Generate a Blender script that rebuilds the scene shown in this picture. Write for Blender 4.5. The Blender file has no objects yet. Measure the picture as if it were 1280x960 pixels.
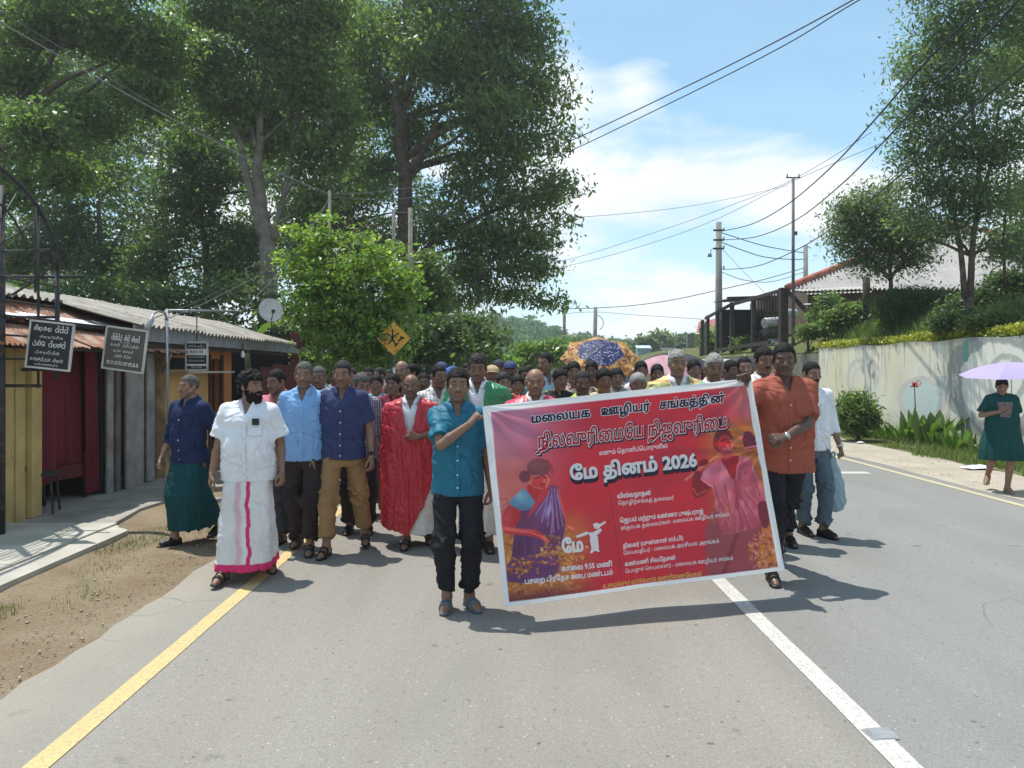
import bpy, bmesh, math, random
import numpy as np
import openvdb
from mathutils import Vector, Matrix
from mathutils.geometry import delaunay_2d_cdt

# ------------------------------------------------------------------ camera, sky, sun, exposure
SC = bpy.context.scene
COL = SC.collection
CAM_H = 1.6
HAZE = 0.0010
F = 960.0                       # focal length in photo pixels (photo 1280 wide)
VX, VY = 633.0, 462.0           # vanishing point of the road

def P(px, py, Y):
    """world point seen at photo pixel (px,py) at distance Y down the road"""
    return Vector(((px - VX) / F * Y, Y, CAM_H - (py - VY) / F * Y))

cam_d = bpy.data.cameras.new('camera')
cam_d.sensor_width = 36.0
cam_d.lens = 36.0 * F / 1280.0
cam_d.shift_x = (640 - VX) / 1280.0
cam_d.shift_y = (VY - 480) / 1280.0
cam_d.clip_start = 0.1
cam_d.clip_end = 6000
cam = bpy.data.objects.new('camera', cam_d)
COL.objects.link(cam)
cam.location = (0, 0, CAM_H)
cam.rotation_euler = (math.radians(90), 0, 0)
SC.camera = cam

SUN_DIR = Vector((-0.24, 0.26, 1.0)).normalized()     # towards the sun
SUN_EL = math.asin(SUN_DIR.z)
SUN_AZ = math.atan2(SUN_DIR.x, SUN_DIR.y)             # clockwise from +Y

sun_d = bpy.data.lights.new('sun', 'SUN')
sun_d.energy = 3.3
sun_d.angle = math.radians(0.53)
sun_d.color = (1.0, 0.955, 0.885)
sun = bpy.data.objects.new('sun', sun_d)
COL.objects.link(sun)
sun.rotation_euler = SUN_DIR.to_track_quat('Z', 'Y').to_euler()
sun.location = (0, 0, 30)

SC.view_settings.view_transform = 'Standard'
SC.view_settings.look = 'None'
SC.view_settings.gamma = 1.0
SC.view_settings.exposure = 0.80
SC.render.film_transparent = False
try:
    SC.cycles.max_bounces = 6
    SC.cycles.transparent_max_bounces = 6
    SC.cycles.use_adaptive_sampling = True
except Exception:
    pass

# ------------------------------------------------------------------ node helpers
class NT:
    def __init__(self, tree):
        self.t = tree
        tree.nodes.clear()
    def n(self, typ, **kw):
        nd = self.t.nodes.new(typ)
        ins = kw.pop('ins', {})
        for k, v in kw.items():
            setattr(nd, k, v)
        for k, v in ins.items():
            self.set(nd, k, v)
        return nd
    def set(self, nd, k, v):
        s = nd.inputs[k]
        if isinstance(v, bpy.types.NodeSocket):
            self.t.links.new(v, s)
        elif isinstance(v, (tuple, list)) and len(v) == 3 and s.type == 'RGBA':
            s.default_value = (*v, 1)
        else:
            s.default_value = v
    def math(self, op, a, b=0.0, c=None, clamp=False):
        nd = self.n('ShaderNodeMath', operation=op, use_clamp=clamp, ins={0: a, 1: b})
        if c is not None:
            self.set(nd, 2, c)
        return nd.outputs[0]
    def mix(self, f, a, b, blend='MIX'):
        nd = self.n('ShaderNodeMix', data_type='RGBA', blend_type=blend)
        self.set(nd, 0, f); self.set(nd, 6, a); self.set(nd, 7, b)
        return nd.outputs[2]
    def noise(self, vec, scale, detail=4, rough=0.55, dist=0.0):
        nd = self.n('ShaderNodeTexNoise', ins={'Scale': scale, 'Detail': detail, 'Roughness': rough, 'Distortion': dist})
        if vec is not None:
            self.set(nd, 'Vector', vec)
        return nd.outputs['Fac']
    def ramp(self, f, lo, hi, a=0.0, b=1.0):
        nd = self.n('ShaderNodeMapRange', clamp=True, ins={0: f, 1: lo, 2: hi, 3: a, 4: b})
        return nd.outputs[0]
    def mapping(self, vec, scale=(1, 1, 1), loc=(0, 0, 0), rot=(0, 0, 0)):
        nd = self.n('ShaderNodeMapping', ins={'Vector': vec, 'Location': loc, 'Rotation': rot, 'Scale': scale})
        return nd.outputs[0]
    def bump(self, h, strength=0.3, dist=0.01):
        return self.n('ShaderNodeBump', ins={'Height': h, 'Strength': strength, 'Distance': dist}).outputs[0]
    def xyz(self, vec):
        return self.n('ShaderNodeSeparateXYZ', ins={0: vec}).outputs

def new_mat(name):
    m = bpy.data.materials.new(name)
    m.use_nodes = True
    return m, NT(m.node_tree)

def finish(nt, color, rough=0.8, bump=None, spec=0.3, metal=0.0, transl=None, emission=None, alpha=None, sheen=0.0):
    b = nt.n('ShaderNodeBsdfPrincipled')
    nt.set(b, 'Base Color', color)
    nt.set(b, 'Roughness', rough)
    nt.set(b, 'Specular IOR Level', spec)
    nt.set(b, 'Metallic', metal)
    if sheen:
        nt.set(b, 'Sheen Weight', sheen)
    if alpha is not None:
        nt.set(b, 'Alpha', alpha)
    if bump is not None:
        nt.set(b, 'Normal', bump)
    out = b.outputs[0]
    if transl is not None:
        w, c = transl
        t = nt.n('ShaderNodeBsdfTranslucent')
        nt.set(t, 'Color', c)
        mx = nt.n('ShaderNodeMixShader', ins={0: w})
        nt.set(mx, 1, out); nt.set(mx, 2, t.outputs[0])
        out = mx.outputs[0]
    o = nt.n('ShaderNodeOutputMaterial')
    nt.set(o, 'Surface', out)

_pm = {}
def plain(name, col, rough=0.7, metal=0.0, var=0.15, scale=8.0, bump=0.15, spec=0.3, rust=None):
    """a simple real-world surface: base colour broken up by two noises, optional rust"""
    if name in _pm:
        return _pm[name]
    m, nt = new_mat(name)
    co = nt.n('ShaderNodeTexCoord').outputs['Object']
    n1 = nt.noise(co, scale, 5)
    n2 = nt.noise(co, scale * 6, 3)
    dark = tuple(c * (1 - var * 1.6) for c in col)
    lite = tuple(min(1, c * (1 + var)) for c in col)
    c = nt.mix(nt.ramp(n1, 0.3, 0.7), dark, lite)
    c = nt.mix(nt.ramp(n2, 0.35, 0.65, 0, 0.35), c, dark)
    r = rough
    if rust:
        rc, amt = rust
        f = nt.ramp(nt.noise(co, scale * 1.7, 6, 0.65), 0.62 - amt, 0.68 - amt * 0.8)
        c = nt.mix(f, c, rc)
    finish(nt, c, r, nt.bump(n2, bump, 0.004), spec, metal)
    _pm[name] = m
    return m

# ------------------------------------------------------------------ world: Nishita sky with clouds
wd = bpy.data.worlds.new('World')
SC.world = wd
wd.use_nodes = True
nt = NT(wd.node_tree)
sky = nt.n('ShaderNodeTexSky', sky_type='NISHITA')
sky.sun_disc = False
sky.sun_elevation = SUN_EL
sky.sun_rotation = SUN_AZ
sky.altitude = 900
sky.air_density = 1.0
sky.dust_density = 1.2
sky.ozone_density = 1.6
d = nt.n('ShaderNodeTexCoord').outputs['Generated']
dx, dy, dz = nt.xyz(d)
# clouds laid on the view direction: stretched flat towards the horizon
zz = nt.math('ADD', nt.math('MAXIMUM', dz, 0.0), 0.22)
cu = nt.n('ShaderNodeCombineXYZ', ins={0: nt.math('DIVIDE', dx, zz), 1: nt.math('DIVIDE', dy, zz), 2: nt.math('MULTIPLY', dz, 3.0)}).outputs[0]
big = nt.noise(nt.mapping(cu, loc=(3.1, 0.7, 0)), 0.55, 2, 0.5)
fine = nt.noise(nt.mapping(cu, loc=(1.3, 2.2, 0)), 1.9, 9, 0.58, 0.25)
def blob(az, el, raz, rel, amp):
    # soft cumulus mass centred on a direction (azimuth clockwise from +Y, elevation), degrees
    a, e = math.radians(az), math.radians(el)
    c = (math.sin(a) * math.cos(e), math.cos(a) * math.cos(e), math.sin(e))
    q = nt.n('ShaderNodeVectorMath', operation='SUBTRACT', ins={0: d, 1: c}).outputs[0]
    qx, qy, qz = nt.xyz(q)
    hx = nt.math('DIVIDE', nt.math('SUBTRACT', nt.math('MULTIPLY', qx, math.cos(a)), nt.math('MULTIPLY', qy, math.sin(a))), math.radians(raz))
    hz = nt.math('DIVIDE', qz, math.radians(rel))
    r2 = nt.math('ADD', nt.math('MULTIPLY', hx, hx), nt.math('MULTIPLY', hz, hz))
    fr = nt.math('GREATER_THAN', nt.n('ShaderNodeVectorMath', operation='DOT_PRODUCT', ins={0: d, 1: c}).outputs['Value'], 0.3)
    return nt.math('MULTIPLY', nt.math('MULTIPLY', nt.math('EXPONENT', nt.math('MULTIPLY', r2, -1.0)), amp), fr)
dens = nt.math('ADD', nt.math('MULTIPLY', nt.math('SUBTRACT', big, 0.5), 1.3), 0.20)
for bl in [(17, 14, 9, 3.6, 0.42), (24, 12.5, 7, 3.2, 0.24), (11.5, 5.0, 6, 2.6, 0.40), (2, 9, 7, 7, 0.26), (4, 20, 3, 8, 0.30), (14, 2.5, 14, 1.6, 0.4),
           (36, 11, 5, 8, 0.4), (20, 5.5, 7, 2.2, 0.16), (19, 7.6, 6, 1.2, -0.3), (-20, 12, 18, 9, 0.3), (9.5, 20, 2.2, 2.2, 0.3), (20, 21, 5, 3.5, -0.30), (27, 24, 7, 6, -0.12), (8, 25, 2.5, 3, -0.3), (27, 8, 3, 4, -0.12), (13.5, 9.3, 4, 1.6, 0.1),
           (60, 18, 18, 10, 0.25), (-60, 20, 20, 12, 0.25), (110, 25, 25, 14, 0.3), (-120, 22, 22, 14, 0.3), (175, 28, 25, 14, 0.3)]:
    dens = nt.math('ADD', dens, blob(*bl))
puff = nt.math('ADD', dens, nt.math('MULTIPLY', nt.math('SUBTRACT', fine, 0.5), 1.5))
mask = nt.ramp(puff, 0.30, 0.58)
mask = nt.math('MULTIPLY', mask, nt.ramp(dz, -0.01, 0.02))
veil = nt.ramp(nt.noise(nt.mapping(cu, loc=(5, 1, 0), scale=(0.6, 1.4, 1)), 1.1, 4, 0.6), 0.25, 0.75, 0.10, 0.45)
thick = nt.ramp(puff, 0.45, 1.05)
ccol = nt.mix(thick, (6.9, 7.4, 7.9), (8.9, 8.8, 8.7))
under = nt.ramp(nt.noise(nt.mapping(cu, loc=(1.3, 2.45, 0.2)), 1.3, 5, 0.5), 0.42, 0.68)
ccol = nt.mix(nt.math('MULTIPLY', under, 0.65), ccol, (5.6, 6.3, 7.2))
base = nt.mix(1.0, sky.outputs[0], (1.15, 1.34, 1.22), 'MULTIPLY')
base = nt.mix(veil, base, (4.3, 6.9, 8.8))
# air near the horizon is whiter
base = nt.mix(nt.ramp(dz, 0.0, 0.22, 0.55, 0.0), base, (6.6, 7.6, 8.6))
skyc = nt.mix(mask, base, ccol)
bg = nt.n('ShaderNodeBackground', ins={'Strength': 0.085})
nt.set(bg, 'Color', skyc)
nt.set(nt.n('ShaderNodeOutputWorld'), 'Surface', bg.outputs[0])

# ------------------------------------------------------------------ object helpers
def link(o, parent=None):
    COL.objects.link(o)
    if parent is not None:
        o.parent = parent
    return o

def tag(o, label=None, cat=None, group=None, kind=None):
    if label: o['label'] = label
    if cat: o['category'] = cat
    if group: o['group'] = group
    if kind: o['kind'] = kind
    return o

def empty(name, loc=(0, 0, 0), rz=0.0, label=None, cat=None, group=None, kind=None):
    o = bpy.data.objects.new(name, None)
    o.empty_display_size = 0.2
    link(o)
    o.location = loc
    o.rotation_euler = (0, 0, rz)
    return tag(o, label, cat, group, kind)

def np_mesh(name, v, f, smooth=True, mats=(), attr=None):
    """v (n,3), f (m,k) arrays -> mesh datablock, fast"""
    v = np.asarray(v, dtype=np.float32); f = np.asarray(f, dtype=np.int32)
    me = bpy.data.meshes.new(name)
    n, k = f.shape
    me.vertices.add(len(v)); me.vertices.foreach_set('co', v.ravel())
    me.loops.add(n * k); me.loops.foreach_set('vertex_index', f.ravel())
    me.polygons.add(n); me.polygons.foreach_set('loop_start', np.arange(0, n * k, k, dtype=np.int32))
    if smooth:
        me.polygons.foreach_set('use_smooth', np.ones(n, dtype=bool))
    for m in mats:
        me.materials.append(m)
    if attr is not None:
        for an, a in attr.items():
            a = np.asarray(a, dtype=np.float32)
            ca = me.attributes.new(an, 'FLOAT_COLOR', 'POINT')
            if a.shape[1] == 3:
                a = np.concatenate([a, np.ones((len(a), 1), np.float32)], 1)
            ca.data.foreach_set('color', a.ravel())
    me.update(calc_edges=True)
    return me

def mobj(name, me, parent=None, loc=None, rz=None):
    o = bpy.data.objects.new(name, me)
    link(o, parent)
    if loc is not None: o.location = loc
    if rz is not None: o.rotation_euler = (0, 0, rz)
    return o

class MB:
    """collects boxes, bars, tubes, sheets into one mesh"""
    def __init__(self):
        self.v = []; self.f = []; self.mi = []; self.cur = 0
    def add(self, vs, fs):
        b = len(self.v)
        self.v += [tuple(x) for x in vs]
        self.f += [tuple(i + b for i in q) for q in fs]
        self.mi += [self.cur] * len(fs)
        return self
    def box(self, c, s, rot=None):
        hx, hy, hz = s[0] / 2, s[1] / 2, s[2] / 2
        vs = [Vector((sx * hx, sy * hy, sz * hz)) for sx in (-1, 1) for sy in (-1, 1) for sz in (-1, 1)]
        if rot is not None:
            vs = [rot @ q for q in vs]
        vs = [q + Vector(c) for q in vs]
        return self.add(vs, [(0, 1, 3, 2), (4, 6, 7, 5), (0, 4, 5, 1), (2, 3, 7, 6), (0, 2, 6, 4), (1, 5, 7, 3)])
    def bar(self, a, b, w, h=None, up=Vector((0, 0, 1))):
        a = Vector(a); b = Vector(b); h = h or w
        d_ = (b - a); L = d_.length; d_.normalize()
        u = Vector(up)
        if abs(d_.dot(u)) > 0.98: u = Vector((0, 1, 0))
        s = d_.cross(u).normalized(); t = s.cross(d_).normalized()
        vs = []
        for p_ in (a, b):
            for i, j in ((-1, -1), (1, -1), (1, 1), (-1, 1)):
                vs.append(p_ + s * (i * w / 2) + t * (j * h / 2))
        return self.add(vs, [(3, 2, 1, 0), (4, 5, 6, 7), (0, 1, 5, 4), (1, 2, 6, 5), (2, 3, 7, 6), (3, 0, 4, 7)])
    def tube(self, pts, r, n=8, caps=True):
        pts = [Vector(p_) for p_ in pts]
        rs = r if isinstance(r, (list, tuple)) else [r] * len(pts)
        vs = []; fs = []
        pu = None
        for i, p_ in enumerate(pts):
            t = (pts[min(i + 1, len(pts) - 1)] - pts[max(i - 1, 0)]).normalized()
            if pu is None:
                u = t.orthogonal().normalized()
            else:
                u = (pu - t * pu.dot(t)).normalized()
            pu = u
            w = t.cross(u)
            for k in range(n):
                a = 2 * math.pi * k / n
                vs.append(p_ + (u * math.cos(a) + w * math.sin(a)) * rs[i])
        for i in range(len(pts) - 1):
            for k in range(n):
                k2 = (k + 1) % n
                fs.append((i * n + k, i * n + k2, (i + 1) * n + k2, (i + 1) * n + k))
        if caps:
            fs.append(tuple(range(n - 1, -1, -1)))
            fs.append(tuple((len(pts) - 1) * n + k for k in range(n)))
        return self.add(vs, fs)
    def grid(self, fn, nu, nv, closed=False):
        vs = [fn(i / nu, j / nv) for i in range(nu + 1) for j in range(nv + 1)]
        fs = []
        for i in range(nu):
            for j in range(nv):
                a = i * (nv + 1) + j
                fs.append((a, a + nv + 1, a + nv + 2, a + 1))
        return self.add(vs, fs)
    def mesh(self, name, mats, smooth=False):
        me = bpy.data.meshes.new(name)
        me.from_pydata(self.v, [], self.f)
        for m in (mats if isinstance(mats, (list, tuple)) else [mats]):
            me.materials.append(m)
        if any(self.mi):
            me.polygons.foreach_set('material_index', self.mi)
        if smooth:
            me.polygons.foreach_set('use_smooth', [True] * len(self.f))
        me.update()
        return me
    def build(self, name, mats, parent=None, smooth=False, loc=None, rz=None):
        return mobj(name, self.mesh(name, mats, smooth), parent, loc, rz)

def rotz(v, a):
    c, s = math.cos(a), math.sin(a)
    return Vector((v[0] * c - v[1] * s, v[0] * s + v[1] * c, v[2]))

_lat = np.random.RandomState(7).rand(32, 32, 32).astype(np.float32)
def vnoise(p, freq, seed=0):
    """value noise in 0..1 at points p (n,3); freq scalar or 3-vector"""
    q = np.asarray(p, dtype=np.float32) * np.asarray(freq, dtype=np.float32) + seed * 7.31 + 100.0
    i = np.floor(q).astype(int); fr = q - i
    fr = fr * fr * (3 - 2 * fr)
    i0 = i % 32; i1 = (i + 1) % 32
    x0, y0, z0 = i0[..., 0], i0[..., 1], i0[..., 2]; x1, y1, z1 = i1[..., 0], i1[..., 1], i1[..., 2]
    fx, fy, fz = fr[..., 0], fr[..., 1], fr[..., 2]
    c00 = _lat[x0, y0, z0] * (1 - fx) + _lat[x1, y0, z0] * fx
    c10 = _lat[x0, y1, z0] * (1 - fx) + _lat[x1, y1, z0] * fx
    c01 = _lat[x0, y0, z1] * (1 - fx) + _lat[x1, y0, z1] * fx
    c11 = _lat[x0, y1, z1] * (1 - fx) + _lat[x1, y1, z1] * fx
    return (c00 * (1 - fy) + c10 * fy) * (1 - fz) + (c01 * (1 - fy) + c11 * fy) * fz
# ------------------------------------------------------------------ solid modelling on a grid (bodies and clothes)
def nrm(v):
    v = np.asarray(v, float); return v / (np.linalg.norm(v) + 1e-9)

def axis(lo, hi, coarse, zones=(), fine=None):
    pts = [lo]
    while pts[-1] < hi:
        x = pts[-1]
        h = coarse
        for a, b in zones:
            if a <= x <= b: h = fine
        pts.append(x + h)
    return np.array(pts)

class Grid:
    def __init__(self, xs, ys, zs):
        self.ax = (xs, ys, zs)
        self.d = np.full((len(xs), len(ys), len(zs)), 0.06, np.float32)
    def sl(self, lo, hi):
        return tuple(slice(max(0, np.searchsorted(a, l) - 1), min(len(a), np.searchsorted(a, h) + 1)) for a, l, h in zip(self.ax, lo, hi))
    def pts(self, s):
        return (self.ax[0][s[0]][:, None, None], self.ax[1][s[1]][None, :, None], self.ax[2][s[2]][None, None, :])
    def put(self, s, e, k=0.01, op='u'):
        d = self.d[s]
        if op == 'u':
            if k > 0:
                h = np.clip(0.5 + 0.5 * (d - e) / k, 0, 1)
                d[...] = d * (1 - h) + e * h - k * h * (1 - h)
            else:
                d[...] = np.minimum(d, e)
        elif op == 's':
            if k > 0:
                h = np.clip(0.5 - 0.5 * (d + e) / k, 0, 1)
                d[...] = d * (1 - h) - e * h + k * h * (1 - h)
            else:
                d[...] = np.maximum(d, -e)
        elif op == 'i':
            d[...] = np.maximum(d, e)
    def cap(self, a, b, ra, rb, k=0.015, op='u', sc=(1, 1, 1), cut=None):
        a = np.asarray(a, float); b = np.asarray(b, float); m = max(ra, rb) * max(1 / min(sc), 1) + 0.03 + k
        s = self.sl(np.minimum(a, b) - m, np.maximum(a, b) + m)
        X, Y, Z = self.pts(s)
        if X.size == 0 or Y.size == 0 or Z.size == 0: return
        ab = b - a; L = max(ab @ ab, 1e-9)
        t = np.clip(((X - a[0]) * ab[0] + (Y - a[1]) * ab[1] + (Z - a[2]) * ab[2]) / L, 0, 1)
        e = np.sqrt(((X - a[0] - t * ab[0]) * sc[0]) ** 2 + ((Y - a[1] - t * ab[1]) * sc[1]) ** 2 + ((Z - a[2] - t * ab[2]) * sc[2]) ** 2) - (ra + (rb - ra) * t)
        if cut is not None:     # keep only the part before a plane (point, normal)
            q, n = cut
            e = np.maximum(e, (X - q[0]) * n[0] + (Y - q[1]) * n[1] + (Z - q[2]) * n[2])
        self.put(s, e.astype(np.float32), k, op)
    def ell(self, c, r, k=0.012, op='u', R=None):
        c = np.asarray(c, float); m = max(r) + 0.02 + k
        s = self.sl(c - m, c + m)
        X, Y, Z = self.pts(s)
        if X.size == 0 or Y.size == 0 or Z.size == 0: return
        x, y, z = X - c[0], Y - c[1], Z - c[2]
        if R is not None:
            x, y, z = (R[0][0] * x + R[1][0] * y + R[2][0] * z, R[0][1] * x + R[1][1] * y + R[2][1] * z, R[0][2] * x + R[1][2] * y + R[2][2] * z)
        q = np.sqrt((x / r[0]) ** 2 + (y / r[1]) ** 2 + (z / r[2]) ** 2)
        g = np.sqrt((x / r[0] ** 2) ** 2 + (y / r[1] ** 2) ** 2 + (z / r[2] ** 2) ** 2) + 1e-6
        self.put(s, (q * (q - 1) / g).astype(np.float32), k, op)
    def loft(self, rings, k=0.02, op='u', p=2.3, capk=0.0, shell=None, lo=None):
        """rings: (z, cx, cy, halfwidth, halfdepth)"""
        r = np.array(sorted(rings), float)
        m = 0.05
        wmax = r[:, 3].max() + abs(r[:, 1]).max() + m; dmax = r[:, 4].max() + abs(r[:, 2]).max() + m
        s = self.sl((-wmax, -dmax, r[0, 0] - m), (wmax, dmax, r[-1, 0] + m))
        X, Y, Z = self.pts(s)
        cx, cy, w, dp = (np.interp(Z, r[:, 0], r[:, i]) for i in (1, 2, 3, 4))
        q = (np.abs((X - cx) / w) ** p + np.abs((Y - cy) / dp) ** p) ** (1 / p)
        e = (q - 1) * np.minimum(w, dp) * 0.95
        if shell: e = np.maximum(e, -(e + shell))
        e = np.maximum(e, np.maximum(r[0, 0] - Z, Z - r[-1, 0]) * np.ones_like(e))
        self.put(s, e.astype(np.float32), k, op)
    def mesh(self):
        self.d[0] = self.d[-1] = 0.05; self.d[:, 0] = self.d[:, -1] = 0.05; self.d[:, :, 0] = self.d[:, :, -1] = 0.05
        g = openvdb.FloatGrid(background=0.06)
        g.copyFromArray(np.clip(self.d, -0.06, 0.06))
        v, q = g.convertToQuads(0.0)
        v = np.asarray(v, float); q = np.asarray(q)
        out = np.stack([np.interp(v[:, i], np.arange(len(self.ax[i])), self.ax[i]) for i in range(3)], 1)
        return out, q

def vnormals(v, q):
    n = np.cross(v[q[:, 2]] - v[q[:, 0]], v[q[:, 3]] - v[q[:, 1]])
    N = np.zeros_like(v)
    for i in range(4): np.add.at(N, q[:, i], n)
    return N / (np.linalg.norm(N, axis=1, keepdims=True) + 1e-12)

def relax(v, q, it=1, f=0.5):
    for _ in range(it):
        A = np.zeros_like(v); C = np.zeros(len(v))
        for i in range(4):
            np.add.at(A, q[:, i], v[q[:, (i + 1) % 4]] + v[q[:, (i - 1) % 4]]); np.add.at(C, q[:, i], 2)
        v = v * (1 - f) + f * A / C[:, None]
    return v

def ik(S, T, l1, l2, pole):
    S = np.asarray(S, float); T = np.asarray(T, float)
    dv = T - S; L = np.linalg.norm(dv); u = dv / L
    if L > (l1 + l2) * 0.998:
        T = S + u * (l1 + l2) * 0.998; L = (l1 + l2) * 0.998
    a = (l1 * l1 - l2 * l2 + L * L) / (2 * L)
    h = math.sqrt(max(l1 * l1 - a * a, 0))
    p = np.asarray(pole, float); p = nrm(p - u * (p @ u))
    return S + u * a + p * h, T

def rot_yp(yaw, pitch, roll=0.0):
    """head frame: yaw turns the face towards +x (picture right), pitch nods it down"""
    cy, sy = math.cos(yaw), math.sin(yaw); cp, sp = math.cos(pitch), math.sin(pitch); cr, sr = math.cos(roll), math.sin(roll)
    Rz = np.array([[cy, -sy, 0], [sy, cy, 0], [0, 0, 1]])
    Rx = np.array([[1, 0, 0], [0, cp, -sp], [0, sp, cp]])
    Ry = np.array([[cr, 0, sr], [0, 1, 0], [-sr, 0, cr]])
    return Rz @ Rx @ Ry

def hand_prims(g, W, d, n, side, curl, s, fat=1.0, thumb_in=0.5):
    """W wrist, d towards fingers, n out of the palm, side towards the thumb"""
    d = nrm(d); n = nrm(n - d * (np.asarray(n) @ d)); t = nrm(np.cross(d, n)) * side
    k = 0.006
    for o in (-.026, -.009, .009, .026):
        g.cap(W + t * o * .6 * s, W + (d * .078 + t * o) * s, .0155 * s, .0125 * s, k * 1.6)
    for o, L in ((-.031, .060), (-.0105, .074), (.0105, .080), (.031, .072)):
        b = W + (d * .080 + t * o) * s
        a = 0.0; p = b
        for q, (seg, c) in enumerate(((.44, 1.0), (.32, 1.25), (.24, .8))):
            a += curl * c * 1.15 + (0.04 * (o * 30) if q == 0 else 0)
            u = d * math.cos(a) + n * math.sin(a)
            e = p + u * L * seg * s
            g.cap(p, e, .0088 * s * fat * (1 - .07 * q), .0084 * s * fat * (1 - .09 * q), .003)
            p = e
    b = W + (d * .018 + t * .022) * s
    m = b + (d * .034 + t * (.034 - .018 * thumb_in) + n * (.012 + .02 * thumb_in)) * s
    e = m + (d * .030 + t * (.012 - .022 * thumb_in) + n * (.008 + .014 * curl)) * s
    f = e + (d * .020 - t * .010 * thumb_in + n * .006) * s
    g.cap(b, m, .0135 * s, .0115 * s, .006); g.cap(m, e, .0108 * s * fat, .0098 * s * fat, .003); g.cap(e, f, .0098 * s * fat, .0082 * s * fat, .003)

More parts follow.
